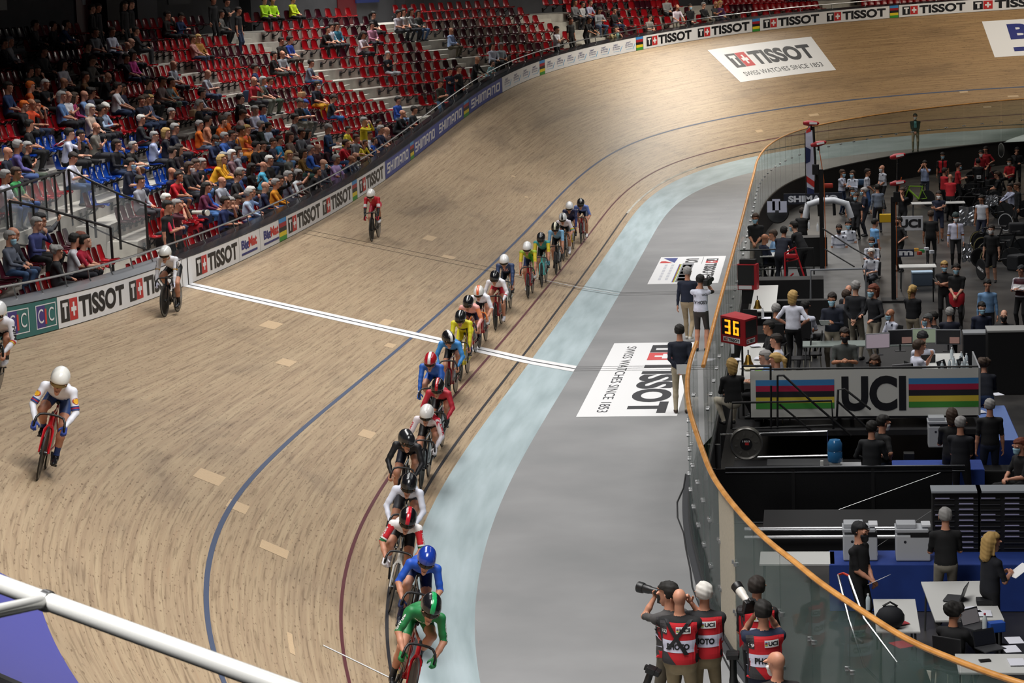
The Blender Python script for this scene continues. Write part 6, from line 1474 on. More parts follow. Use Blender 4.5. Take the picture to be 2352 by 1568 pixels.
# ---------------------------------------------------------------- people on the grey zone
def aty(u, v, Y):
    d = ray(u, v); return CAMPOS + d * ((Y - CAMPOS[1]) / d[1])
HB = ['short', 'long', 'bob', 'pony', 'curly', 'cap', 'fringe', 'beanie']
_P = {}
def pose(key, fine=False):
    k = (key, fine)
    if k not in _P:
        kind, kw = key[0], dict(key[1:])
        f = (standing if kind == 'st' else seated)(**kw); _P[k] = proto(f, HB, .0145 if fine else .019, .0065)
    return _P[k]
def put_person(u, v, zf, key, face, label, fine=False, scale=1., **kw):
    f = pose(key, fine); P = at(u, v, zf + f.hc[2] * scale)
    a = math.radians(face); hx, hy = f.hc[0] * scale, f.hc[1] * scale
    loc = (P[0] - (hx * math.cos(a) - hy * math.sin(a)), P[1] - (hx * math.sin(a) + hy * math.cos(a)), zf)
    return person(f, loc, a, label, scale=scale, **kw), f, loc, a
def K(kind, **kw): return (kind,) + tuple(sorted(kw.items()))
r, f, loc, a = put_person(1579, 626, 0, K('st', arms='side', stride=.2), -8, 'man in navy blazer and khaki trousers walking beside the television cameraman', True, shirt='#1a2236', trousers='#a8967a', hair='short', hcol='grey', sleeve='long', mask='w', shoe='#c9c4bb')
r, f, loc, a = put_person(1561, 762, 0, K('st', arms='behind', bulk=1.06), 0, 'man in navy blazer holding white papers behind his back on the floor decal', True, shirt='#181e2e', trousers='#b0a48c', hair='short', hcol='black', sleeve='long', shoe='#3a2c22')
k = MB(); k.box((0, 0, 0), (.24, .008, .2), Matrix.Rotation(.15, 3, 'X')); o = tag(k.build('papers', M_WHITE), 'white papers held behind the back of the man on the floor decal', 'papers'); o.location = (loc[0] + .06, loc[1] - .28, .93)
r, f, loc, a = put_person(1609, 645, 0, K('st', arms='camera'), -10, 'television cameraman in white vest and grey shorts with camera on his shoulder', True, shirt='#d6d9ea', trousers='#3c3a38', hair='short', hcol='black', sleeve='short', shorts=True, shirt2='#1a1a1c', shoe='#1a1a1c')
stamp(r, f.me, lambda k: [k.text('TV HOST', -.17, -.02, .17, .06, M_INK, .03), k.text('UCI', .06, .17, .17, .22, M_INK, .03), k.rect(-.17, .14, -.08, .2, mat('#8a8c96'))], f.hip + f.up * .2, (1, 0, 0), tuple(f.up), (0, 1, 0), step=.03)
def camcorder(loc, rz, label):
    t = thing('television_camera', label, 'camera', loc, rz); m = mat('#151517', .5)
    k = MB(); k.box((0, 0, 0), (.12, .34, .16), bev=.015); k.box((0, -.24, 0), (.1, .14, .13), bev=.01); k.build('body', m, t)
    k = MB(); k.lathe([(.035, .17), (.05, .2), (.055, .34), (.065, .36), (.05, .4)], (0, 0, .01), 14, 'Y'); k.build('lens', mat('#222226', .3), t, True)
    k = MB(); k.tube([(0, -.1, .09), (0, -.08, .13), (0, .12, .13), (0, .14, .09)], .014, 8); k.build('handle', m, t, True)
    k = MB(); k.box((-.1, .12, .03), (.08, .14, .06), bev=.01); k.build('viewfinder', m, t)
    k = MB(); k.tube([(.03, -.2, .08), (.03, -.2, .42)], .006, 6); k.build('antenna', m, t); return t
h = f.hc; camcorder((loc[0] + .17, loc[1] + .12, 1.60), math.radians(-10), 'black television camera on the shoulder of the man in the white vest')
r, f, loc, a = put_person(2102, 268, 0, K('st', arms='front'), 180, 'man in dark suit and mask standing behind the far glass fence', shirt='#14161c', trousers='#a89a82', hair='short', hcol='dark', sleeve='long', mask='w')
stamp(r, f.me, lambda k: k.poly([(-.07, 0), (.07, 0), (.05, .3), (-.05, .3)], mat('#58a0a8')), f.hip + f.up * .2, (-1, 0, 0), tuple(f.up), (0, -1, 0), 'shirt_front', step=.05)
# press photographers at the bottom
M_VR = mat('#c81e2a', .8); M_VG = mat('#39373a', .8); M_VW = mat('#d9d9ee', .7)
def vest(r, f, num, front=False, top='#c81e2a'):
    def d(k):
        k.rect(-.21, -.12, .21, .36, M_VR)
    s = -1 if front else 1; D = (0, 1 * s, 0); X = (s, 0, 0)
    o = f.hip + f.up * .12
    stamp(r, f.me, d, o, X, tuple(f.up), D, 'vest_back', .012, .03)
    stamp(r, f.me, lambda k: [k.rect(-.21, .02, .21, .16, M_VW), k.rect(-.215, .22, -.13, .37, M_VG), k.poly([(-.215, -.12), (-.02, -.12), (-.1, -.02), (-.13, .02), (-.215, .02)], M_VG)], o, X, tuple(f.up), D, 'vest_panel', .016, .03)
    stamp(r, f.me, lambda k: [k.text('PHOTO', -.13, .055, .13, .125, M_INK, .05), k.rect(-.02, .24, .145, .32, M_WHITE), k.text('UCI', .022, .255, .135, .305, M_INK, .05)] + [k.rect(-.014, .255 + i * .01, .014, .264 + i * .01, mat(c)) for i, c in enumerate(RAIN[::-1])] + ([k.text(num, -.19, .24, -.13, .28, M_WHITE, .02)] if num else []), o, X, tuple(f.up), D, 'lettering', .02, .03)
def photo_camera(loc, R, label, white=False, big=1.):
    t = thing('photo_camera', label, 'camera'); t.matrix_world = Matrix.Translation(loc) @ R.to_4x4(); m = mat('#141416', .45)
    k = MB(); k.box((0, 0, 0), (.15, .07, .11), bev=.012); k.box((0, -.005, .065), (.06, .06, .04), bev=.01); k.box((0, 0, -.08), (.14, .06, .06), bev=.01); k.build('body', m, t)
    k = MB(); L_ = .2 * big; k.lathe([(.035, .03), (.04, .05), (.042, L_ * .6), (.05, L_ * .7), (.052, L_), (.046, L_), (.04, L_ * .9)], (0, 0, 0), 16, 'Y'); k.build('lens', mat('#d8d4cc', .45) if white else mat('#19191b', .4), t, True)
    k = MB(); k.lathe([(.053, L_ * .98), (.062, L_ * 1.02), (.066, L_ * 1.3), (.06, L_ * 1.3), (.055, L_ * 1.05)], (0, 0, 0), 16, 'Y'); k.build('lens_hood', m, t, True); return t
def RZ(a, p=0): return Matrix.Rotation(math.radians(a), 3, 'Z') @ Matrix.Rotation(math.radians(p), 3, 'X')
r, f, loc, a = put_person(1534, 1365, 0, K('st', arms='camera', bulk=1.15, yaw=.5), 35, 'photographer in red vest half hidden behind the bald photographer, camera aimed left', True, shirt='#4a4848', trousers='#6a6254', hair='short', hcol='black', sleeve='short')
vest(r, f, '39'); photo_camera(Vector(at(1522, 1362, 1.62)), RZ(60, 5), 'black camera held up by the hidden photographer at the left', big=1.3)
r, f, loc, a = put_person(1561, 1378, 0, K('st', arms='camera', bulk=1.3), -6, 'bald photographer in red vest with hands raised to his face', True, shirt='#161618', trousers='#9a8a6c', hair='bald', skin='l', sleeve='short')
vest(r, f, '153')
for i, (p0, p1) in enumerate(((( -.14, .0, 1.44), (.1, -.0, 1.05)), ((.14, 0, 1.44), (-.12, 0, 1.1)))):
    stamp(r, f.me, lambda k: k.poly([(p0[0] - .025, p0[2] - 1.2), (p0[0] + .025, p0[2] - 1.2), (p1[0] + .025, p1[2] - 1.2), (p1[0] - .025, p1[2] - 1.2)], M_INK), f.hip + V3(0, 0, 1.2 - f.hip[2]), (1, 0, 0), (0, 0, 1), (0, 1, 0), 'harness_strap', .026, .04)
r2 = photo_camera(Vector((loc[0] - .33, loc[1] - .12, .85)), RZ(80, -70), 'black camera hanging at the hip of the bald photographer', big=1.5)
r, f, loc, a = put_person(1617, 1366, 0, K('st', arms='front', bulk=1.28, yaw=.3), -4, 'white haired photographer in red vest standing right of the bald photographer', True, shirt='#232326', trousers='#8f8063', hair='short', hcol='white', sleeve='short', mask='b')
vest(r, f, ''); photo_camera(Vector((loc[0] + .32, loc[1] - .06, .95)), RZ(0, -88), 'black telephoto camera hanging beside the white haired photographer', big=2.2)
r, f, loc, a = put_person(1739, 1352, 0, K('st', arms='phone'), -8, 'photographer in black tee and red vest closest to the glass fence', True, shirt='#1a1416', trousers='#26262a', hair='short', hcol='dark', sleeve='short')
vest(r, f, '')
r, f, loc, a = put_person(1752, 1408, 0, K('st', arms='camera', bulk=1.22), 12, 'photographer in navy tee and red vest raising a white telephoto lens', True, shirt='#18223c', trousers='#1a2238', hair='short', hcol='black', sleeve='short')
vest(r, f, '19'); photo_camera(Vector(at(1722, 1388, 1.72)), RZ(30, 25), 'white telephoto lens on a black camera raised by the navy photographer', True, 1.3)
r, f, loc, a = put_person(1783, 1525, 0, K('st', arms='phone', bulk=1.25, yaw=.4), 14, 'bald photographer in red vest at the bottom edge, only head and shoulders showing', True, shirt='#1a1618', trousers='#26262a', hair='bald', skin='l', sleeve='short', mask='w')
vest(r, f, '')

# ---------------------------------------------------------------- commissaires' deck and its banner
M_BLK2 = mat('#121214', .5); M_DECK = mat('#1c1c1e', .55, noise=.2, nscale=3); M_TBL = mat('#c9c9c6', .45); M_CHR = mat('#c4c5c7', .22, .95)
def slab(name, x0, x1, y0, y1, z0, z1, m, label=None, cat=None, kind=None):
    k = MB(); k.box(((x0 + x1) / 2, (y0 + y1) / 2, (z0 + z1) / 2), (x1 - x0, y1 - y0, z1 - z0)); o = k.build(name, m); return tag(o, label, cat, kind=kind)
DZ = -.06
slab('floor_deck', 4.95, 9.65, -16.7, -5.2, -.16, DZ, M_DECK, kind='structure')
slab('floor_deck_front', 4.95, 7.35, -19.6, -16.7, -.75, -.62, M_DECK, kind='structure')
slab('floor_deck_far', 4.95, 7.9, -5.2, 13.5, -.16, DZ, mat('#5a5a5a', .5, noise=.2, nscale=2), kind='structure')
# black mesh skirt panels in front of the deck
def mesh_panel_mat():
    m, nt, b, L = nodes('perforated_black_metal'); tc = N(nt, 'TexCoord'); v = N(nt, 'TexVoronoi'); v.inputs['Scale'].default_value = 60; L(tc.outputs['Object'], v.inputs['Vector'])
    r = ramp(nt, [(.18, '#050506'), (.3, '#1a1a1c')]); L(v.outputs[0], r.inputs[0]); L(r.outputs[0], b.inputs['Base Color']); b.inputs['Roughness'].default_value = .4; b.inputs['Metallic'].default_value = .3; return m
M_PERF = mesh_panel_mat()
sk = thing('deck_skirt', 'black perforated metal skirt closing the front of the officials deck', 'panel', (7.2, -19.75, ZF))
for i in range(3):
    k = MB(); k.box((-1.6 + 1.4 * i - .2, 0, .5), (1.36, .03, .98)); k.build('panel', M_PERF, sk)
    k = MB(); k.box((-2.3 + 1.4 * i - .2, -.02, .5), (.06, .05, 1.02)); k.build('frame_post', M_BLK2, sk)
k = MB(); k.tube([(-2.3, -.03, 1.02), (1.9, -.03, 1.02)], .025, 8); k.tube([(-2.3, -.03, .93), (1.9, -.03, .93)], .018, 8); k.tube([(-2.3, -.05, .02), (1.9, -.05, .02)], .03, 8); k.build('rail', mat('#2a2b2e', .25, .8), sk, True)
lw = slab('black_case', 5.6, 9.4, -22.1, -20.6, ZF, ZF + .45, M_BLK2, 'long low black cases on the floor in front of the deck skirt', 'case')
k = MB()
for y, z in ((-22.15, ZF + .5), (-22.25, ZF + .38)): k.tube([(5.3, y, z), (8.2, y, z)], .03, 8)
tag(k.build('chrome_barrier', M_CHR, None, True), 'pair of polished horizontal tubes running above the white table at the fence', 'barrier')
# rainbow banner
ban = thing('deck_banner', 'long white banner with rainbow stripes and three big black letters on the deck front', 'banner', (5.28, -16.5, .17)); ban.scale = (.98,) * 3
bx0, bx1 = 0.0, 4.38
def ban_pt(x, y, off=0.): return (x, -.012 * math.sin(x * 2.1) - off, y)
k = Ink(); k.rect(bx0, .0, bx1, .93, mat('#d2d2cc', .55)); k.lay('cloth', lambda x, y: ban_pt(x, y), ban, .2)
k = Ink()
for a0, a1 in ((.1, 1.62), (3.05, bx1)):
    k = Ink()
    for i, c in enumerate(['#3b82bd', '#b02048', '#1c1d26', '#d8c040', '#3f9038']): k.rect(a0, .74 - .115 * (i + 1), a1, .74 - .115 * i, mat(c, .6))
    k.lay('stripes', lambda x, y: ban_pt(x, y, .006), ban, .2)
k = Ink(); k.text('UCI', 1.76, .1, 3.0, .8, M_INK, .04); k.lay('lettering', lambda x, y: ban_pt(x, y, .006), ban, .2)
k = MB(); k.tube([(0, .04, 0), (0, .04, .95), (bx1, .04, .95), (bx1, .04, 0)], .02, 8); k.build('frame', M_BLK2, ban, True)
k = MB(); k.box((bx1 + .02, .9, .47), (.03, 1.9, .93)); k.build('side_cloth', mat('#8d8f92', .6), ban)
k = MB(); k.box((2.2, .55, -.02), (4.3, 1.0, .06)); k.build('shelf', M_BLK2, ban)
# black handrails and stair rails in front of the banner
def railing(label, pts, bars, r_=.022):
    t = thing('railing', label, 'railing', tuple(pts[0])); o0 = Vector(pts[0]); k = MB(); k.tube([Vector(p) - o0 for p in pts], r_, 8); k.build('top_rail', M_BLK2, t, True)
    for a, b_ in bars:
        k = MB(); k.tube([Vector(a) - o0, Vector(b_) - o0], r_ * .9, 8); k.build('post', M_BLK2, t, True)
    return t
Yr = -16.9
A_ = lambda u, v, Y=Yr: Vector(aty(u, v, Y))
railing('black tubular railing looping in front of the rainbow banner', [A_(1680, 985), A_(1682, 925), A_(1910, 920), A_(1914, 985)], [(A_(1771, 885), A_(1771, 985)), (A_(1786, 862), A_(1786, 985)), (A_(1682, 985), A_(1914, 976))])
railing('black stair rail sloping down across the rainbow stripes', [A_(1786, 862), A_(1800, 862), A_(1868, 925), A_(1955, 1000)], [(A_(1790, 928), A_(1865, 990))])
railing('black stair rail sloping down across the big letters', [A_(1922, 960), A_(1925, 895), A_(1940, 893), A_(2000, 940)], [(A_(1922, 920), A_(1995, 985))])
railing('black low railing round the bell table', [A_(1705, 862, -16.9), A_(1705, 840, -16.9), A_(1772, 840, -16.9)], [(A_(1770, 840, -16.9), A_(1770, 872, -16.9))])
# ---------------------------------------------------------------- lap counter, second display, bells
def board_face(k, poly, digits, m): pass
def lap_counter():
    Y = -15.4; c = A_(1698, 796, Y); t = thing('lap_counter', 'red lap counter box showing orange digits on a post above the desks', 'display', tuple(c)); o0 = c
    q = lambda u, v, dy=0.: Vector(aty(u, v, Y + dy)) - o0
    fl, fr, rr_ = (1656, 1707, 1740)
    B0 = [q(1656, 785), q(1712, 796), q(1740, 787, .45), q(1690, 775, .6)]; hgt = .53
    T0 = [p + Vector((0, 0, hgt)) for p in B0]
    k = MB(); k.add([tuple(p) for p in B0 + T0], [(3, 2, 1, 0), (4, 5, 6, 7), (0, 1, 5, 4), (1, 2, 6, 5), (2, 3, 7, 6), (3, 0, 4, 7)]); k.build('housing', mat('#a01822', .45), t)
    for i, (a, b_) in enumerate(((B0[0], B0[1]), (B0[1], B0[2]))):
        e = b_ - a; w = e.length; e.normalize(); n = e.cross(Vector((0, 0, 1))).normalized()
        fn = lambda off: (lambda x, y: tuple(a + e * x + Vector((0, 0, y)) + n * off))
        s = Ink(); s.rect(.05 * w, .17, .8 * w if i == 0 else .95 * w, .49, mat('#101012', .3)); s.lay('display', fn(.004), t, None)
        if i == 0:
            SEG = {'3': 'abgcd', '6': 'afgedc'}; s = Ink(); m = mat('#ff9a1e', .5, emit=3.2)
            for d_, x0 in (('3', .17 * w), ('6', .51 * w)):
                W_, H_ = .23 * w, .28; th = .04; y0 = .19
                P_ = {'a': (0, H_ - th, W_, H_), 'd': (0, 0, W_, th), 'g': (0, H_ / 2 - th / 2, W_, H_ / 2 + th / 2), 'b': (W_ - th, H_ / 2, W_, H_), 'c': (W_ - th, 0, W_, H_ / 2), 'f': (0, H_ / 2, th, H_), 'e': (0, 0, th, H_ / 2)}
                for g in SEG[d_]: r_ = P_[g]; s.rect(x0 + r_[0], y0 + r_[1], x0 + r_[2], y0 + r_[3], m)
            s.lay('digits', fn(.008), t, None)
        s = Ink(); s.rect(.1 * w, .04, .78 * w, .13, M_WHITE); s.lay('name_plate', fn(.005), t, None)
        s = Ink(); o_ = Ink(); watch(s, o_, .13 * w, .055, .75 * w, .115); s.lay('lettering', fn(.008), t, None); o_.lay('emblem', fn(.011), t, None)
    k = MB(); k.tube([Vector((.05, .2, 0)), Vector((.05, .2, DZ - c.z))], .022, 8); k.build('post', M_BLK2, t, True)
lap_counter()
c = A_(1719, 660, -2.6); t = thing('display_board', 'red and black display box standing at the fence below the white shirted officials', 'display', tuple(c), math.radians(-12))
k = MB(); k.box((0, 0, .28), (.5, .26, .66), bev=.01); k.build('housing', mat('#a01822', .45), t); k = MB(); k.box((-.03, -.132, .33), (.42, .01, .5)); k.build('screen', mat('#1a1a1d', .3), t)
k = MB(); k.box((-.05, -.137, .02), (.34, .01, .09)); k.build('name_plate', M_WHITE, t); k = MB(); k.box((0, .02, .66), (.4, .22, .12)); k.build('lid', M_BLK2, t); k = MB(); k.box((0, 0, -.2), (.3, .2, .4)); k.build('foot', M_BLK2, t)
for u, v, Y, lab in ((1719, 838, -15.9, 'brass bell hanging below the lap counter'), (1740, 708, -6.5, 'brass bell on a frame near the headset man')):
    t = thing('bell', lab, 'bell', tuple(A_(u, v, Y))); k = MB(); k.lathe([(.0, .2), (.03, .2), (.05, .17), (.065, .08), (.1, .015), (.105, 0), (.09, .0), (.06, .08), (.0, .16)], (0, 0, 0), 18); k.build('bell_body', mat('#a8843c', .3, .9), t, True)
    k = MB(); k.tube([(0, 0, .2), (0, 0, .3)], .012, 6); k.tube([(0, 0, .1), (0, 0, -.02)], .01, 6); k.build('clapper', M_BLK2, t)
# ---------------------------------------------------------------- furniture builders
def table(c, dx, dy, z, label, rz=0., top=None, cloth=None, zf=None):
    zf = ZF if zf is None else zf; t = thing('folding_table', label, 'table', (c[0], c[1], zf), rz); h = z - zf
    k = MB(); k.box((0, 0, h - .015), (dx, dy, .03), bev=.005); k.build('tabletop', top or M_TBL, t)
    if cloth:
        k = MB(); k.box((0, 0, h / 2 - .0), (dx + .02, dy + .02, h - .02)); k.build('tablecloth', cloth, t)
    else:
        for sx in (-1, 1):
            for sy in (-1, 1):
                k = MB(); k.tube([(sx * (dx / 2 - .07), sy * (dy / 2 - .07), h - .02), (sx * (dx / 2 - .05), sy * (dy / 2 - .05), 0)], .016, 8); k.build('leg', M_STEELD, t, True)
    return t
def laptop(P, rz, label, screen='#15161a', lit=0.):
    t = thing('laptop', label, 'laptop', tuple(P), math.radians(rz)); k = MB(); k.box((0, 0, .01), (.34, .24, .018), bev=.003); k.build('keyboard_base', mat('#3a3b3e', .4), t)
    R = Matrix.Rotation(math.radians(-18), 3, 'X'); k = MB(); k.box((0, .155, .115), (.34, .012, .23), R); k.build('lid', mat('#2a2b2e', .4), t); k = MB(); k.box((0, .147, .117), (.31, .006, .19), R); k.build('screen', mat(screen, .3, emit=lit), t); return t
def monitor(P, rz, label, screen, inset=None):
    t = thing('monitor', label, 'monitor', tuple(P), math.radians(rz)); k = MB(); k.box((0, 0, .3), (.52, .035, .32), bev=.006); k.build('casing', mat('#8a8c90', .4), t)
    k = MB(); k.box((0, -.019, .3), (.49, .004, .285)); k.build('screen', mat(screen, .35, emit=.55), t)
    if inset:
        k = MB(); k.box((.13, -.022, .235), (.2, .004, .13)); k.build('picture_inset', mat(inset, .35, emit=.5), t)
    k = MB(); k.tube([(0, .02, .2), (0, .03, .0)], .02, 8); k.box((0, .03, .006), (.22, .16, .012)); k.build('stand', mat('#3a3b3e', .4), t); return t
def bottle(P, label, h=.24, col='#c8d4da', cap_='#e8e8ea', group=None):
    t = thing('bottle', label, 'bottle', tuple(P), 0, group); k = MB(); k.lathe([(.0, 0), (.033, 0), (.034, h * .62), (.026, h * .78), (.013, h * .88), (.013, h * .93)], (0, 0, 0), 12); k.build('bottle_body', mat(col, .15), t, True)
    k = MB(); k.lathe([(.016, h * .92), (.016, h), (0, h)], (0, 0, 0), 10); k.build('bottle_cap', mat(cap_, .5), t, True); return t
def sheet(P, rz, label, dx=.21, dy=.3, col='#dfe0ea', group=None):
    k = MB(); k.box((0, 0, .002), (dx, dy, .003)); o = k.build('paper_sheet', mat(col, .6)); o.location = tuple(P); o.rotation_euler = (0, 0, math.radians(rz)); return tag(o, label, 'paper', group)
def box(name, P, d, m, label, cat, rz=0., bev=.01, lid=None):
    t = thing(name, label, cat, tuple(P), math.radians(rz)); k = MB(); k.box((0, 0, d[2] / 2), d, bev=bev); k.build('shell', m, t)
    if lid: k = MB(); k.box((0, 0, d[2] + .015), (d[0] + .02, d[1] + .02, .05), bev=.008); k.build('lid', lid, t)
    return t
def chair(P, rz, label, m, zf=0.):
    t = thing('chair', label, 'chair', (P[0], P[1], zf), math.radians(rz)); k = MB(); k.box((0, 0, .45), (.43, .42, .03), bev=.012); k.build('seat', m, t); k = MB(); k.box((0, -.2, .72), (.42, .03, .42), Matrix.Rotation(.12, 3, 'X'), bev=.012); k.build('backrest', m, t)
    for sx in (-1, 1):
        for sy in (-1, 1):
            k = MB(); k.tube([(sx * .18, sy * .17, .44), (sx * .2, sy * .2, 0)], .012, 6); k.build('leg', mat('#b9b4a6', .5), t)
    return t
def printer(P, label, rz=0.):
    t = thing('printer', label, 'printer', tuple(P), math.radians(rz)); w = mat('#b9bcc0', .45); k = MB(); k.box((0, 0, .2), (.52, .42, .4), bev=.02); k.build('cabinet', w, t)
    k = MB(); k.box((-.02, .0, .47), (.5, .42, .05), bev=.01); k.box((-.1, 0, .53), (.3, .3, .07), bev=.015); k.build('scanner_lid', mat('#aeb1b6', .4), t); k = MB(); k.box((.11, -.17, .41), (.3, .1, .06)); k.build('output_slot', M_BLK2, t)
    k = MB(); k.box((.2, -.02, .535), (.14, .26, .04), bev=.01); k.build('paper_tray', mat('#d0d2d6', .45), t); k = MB(); k.lathe([(0, -.212), (.022, -.212), (.022, -.21)], (-.12, 0, .3), 16, 'Y'); k.build('round_badge', mat('#2a2c34', .4), t); return t
# desks along the fence on the deck
table((5.25, -13.2, 0), .6, 4.6, .68, 'long white desk along the fence under the lap counter', zf=DZ)
table((5.3, -4.2, 0), .6, 4.4, .68, 'white desk along the fence beside the display box', zf=DZ)
table((5.4, 4.6, 0), .8, 1.5, .68, 'white desk by the bald man near the fence', zf=DZ)
table((7.55, -11.2, 0), 2.6, .7, .70, 'grey desk carrying the row of four monitors', zf=DZ, top=mat('#77807c', .5))
table((9.1, -13.6, 0), .85, 1.9, .70, 'white desk crowded with water bottles at the deck corner', zf=DZ)
for u, v, rz, scr, ins, lab in ((2016, 812, 14, '#b8a9b4', None, 'leftmost monitor with a pale table of figures'), (2068, 803, 6, '#101114', '#a07a70', 'dark monitor with small picture, second from left'), (2122, 800, -2, '#9aa890', None, 'monitor with green and white table'), (2178, 803, -6, '#101114', '#a07a70', 'dark monitor with small picture, rightmost')):
    P = at(u, v, .68); monitor((P[0], P[1], .65), rz, lab, scr, ins)
laptop(at(1730, 730, .7), 160, 'laptop standing open by the upper bell'); laptop(at(2180, 855, .71), 60, 'laptop facing the seated man in white polo'); laptop(at(2225, 850, .71), 70, 'laptop at the corner among the bottles')
rr = random.Random(11)
for i, (u, v) in enumerate(((2164, 851), (2181, 846), (2186, 818), (2198, 845), (2205, 838), (2210, 852), (2216, 842), (2208, 828), (2220, 832), (2222, 852), (2195, 855), (2190, 838))):
    bottle(at(u, v + 6, .71), 'clear water bottle on the desk at the right end of the rainbow banner', .24, group='water bottles at the deck corner')
for i, (u, v) in enumerate(((1752, 726), (1683, 805), (1878, 525), (1889, 527), (1858, 520))):
    bottle(at(u, v + 6, .7), 'white bottle ' + ('beside the headset man', 'on the desk below the lap counter', 'left of the mast', 'just right of the mast', 'next to the suited man')[i], .26, '#dfe2e6')
for i, (u, v, rz) in enumerate(((1735, 793, 10), (1745, 822, -10), (1728, 838, 15), (1712, 842, 0), (1738, 852, 5), (1760, 730, 0), (1690, 825, 20))):
    sheet(at(u, v, .71), rz, 'white sheet of paper on the fence desk, ' + ('right of the lap counter', 'beside the bell', 'below the bell', 'left under the bell', 'before the man in light blue', 'before the headset man', 'under the lap counter')[i])
for u, v, lab, c in ((1748, 850, 'green folder before the ponytail woman', '#7ab83a'), (1722, 845, 'cream folder before the ponytail woman', '#d8cfb0')): sheet(at(u, v, .72), 12, lab, .24, .32, c)
for u, v, lab in ((1840, 800, 'black chair with jacket behind the man in white polo'), (1865, 790, 'black chair under the standing woman in white tee'), (2085, 868, 'black chair of the man in white polo'), (2062, 862, 'chair with grey cover at the banner')):
    P = at(u, v, .6); chair(P, 90 if u < 1900 else 20, lab, mat('#17171a', .6) if u != 2062 else mat('#77767a', .6), DZ)
# hose reel, water dispenser and chrome rails before the banner
P = A_(1714, 1018, -17.6); t = thing('hose_reel', 'grey round reel with dark badge on the chrome frame by the fence', 'reel', tuple(P)); RX = Matrix.Rotation(math.radians(12), 3, 'X')
k = MB(); k.lathe([(0, -.06), (.08, -.06), (.09, -.05), (.26, -.045), (.29, -.07), (.31, -.05), (.31, .09), (.28, .12), (0, .12)], (0, 0, 0), 36, 'Y'); k.build('drum', mat('#7c7a76', .35, .7), t, True)
k = MB(); k.lathe([(0, -.066), (.115, -.066), (.115, -.06)], (0, 0, 0), 28, 'Y'); k.build('badge', mat('#1a1a1d', .4), t); k = Ink(); k.rect(-.02, -.02, .05, .03, M_RED); k.text('1853', -.07, .035, .07, .07, M_WHITE, .02); k.lay('badge_print', lambda x, y: (x, -.069, y), t, None)
for i in range(8):
    a = i * math.pi / 4 + .2; k = MB(); k.box((.19 * math.cos(a), -.052, .19 * math.sin(a)), (.05, .012, .03), Matrix.Rotation(-a, 3, 'Y')); k.build('rib', mat('#9a9894', .3, .8), t)
t = thing('reel_stand', 'chrome tube frame carrying the round reel', 'frame', tuple(A_(1655, 1045, -17.5))); o0 = Vector(t.location)
for pts in ([A_(1655, 1045, -17.5), A_(1655, 998, -17.5), A_(1900, 990, -17.5), A_(1901, 1046, -17.5)], [A_(1690, 1050, -17.6), A_(1901, 1046, -17.6)]):
    k = MB(); k.tube([p - o0 for p in pts], .018, 8); k.build('tube', M_CHR, t, True)
k = MB(); k.tube([A_(1648, 1020, -17.7) - o0, A_(1650, 1085, -17.7) - o0], .055, 12); k.build('pump_cylinder', mat('#8a8b8d', .3, .8), t, True)
slab('treadmill_belt', 5.6, 7.0, -18.2, -17.6, -.5, -.4, mat('#26272a', .6), 'dark grey belt between the two chrome rails', 'belt')
P = A_(1918, 1062, -18.2); t = thing('water_dispenser', 'blue water canister on a grey stand right of the chrome rails', 'dispenser', tuple(P))
k = MB(); k.lathe([(0, .02), (.12, .02), (.135, .05), (.135, .2), (.125, .22), (.135, .24), (.135, .36), (.11, .41), (.1, .43), (0, .43)], (0, 0, 0), 24); k.build('canister', mat('#2f6a9c', .15), t, True); k = MB(); k.box((0, 0, -.03), (.2, .2, .1), bev=.01); k.build('stand', mat('#9a9b9c', .4), t); k = MB(); k.box((-.24, 0, -.02), (.06, .05, .12), bev=.01); k.build('cup_holder', mat('#c9c9c6', .4), t)
slab('tray', 6.95, 7.33, -18.4, -18.0, -.42, -.39, mat('#9c9d9f', .4), 'shallow grey tray right of the blue water canister', 'tray')
slab('equipment_counter', 5.0, 6.75, -1.6, -.9, DZ, .75, M_BLK2, 'black equipment counter between the display box and the portal frame', 'counter')
slab('equipment_counter', 5.0, 6.9, -3.9, -3.6, DZ, .55, M_BLK2, 'low black screen in front of the longer black counter', 'counter')
slab('equipment_rack', 5.6, 6.9, 7.0, 7.6, DZ, .8, M_BLK2, 'black equipment rack behind the bending men in dark clothes', 'rack')
for i, (a_, b_) in enumerate((((1838, 1202, -20.2), (2160, 1085, -20.0)), ((1960, 1290, -22.4), (2140, 1172, -22.0)))):
    k = MB(); k.tube([A_(*a_), A_(*b_)], .004, 6); tag(k.build('guy_wire', M_STEEL, None, True), ('upper', 'lower')[i] + ' thin steel wire slanting across the black skirt panels', 'wire')
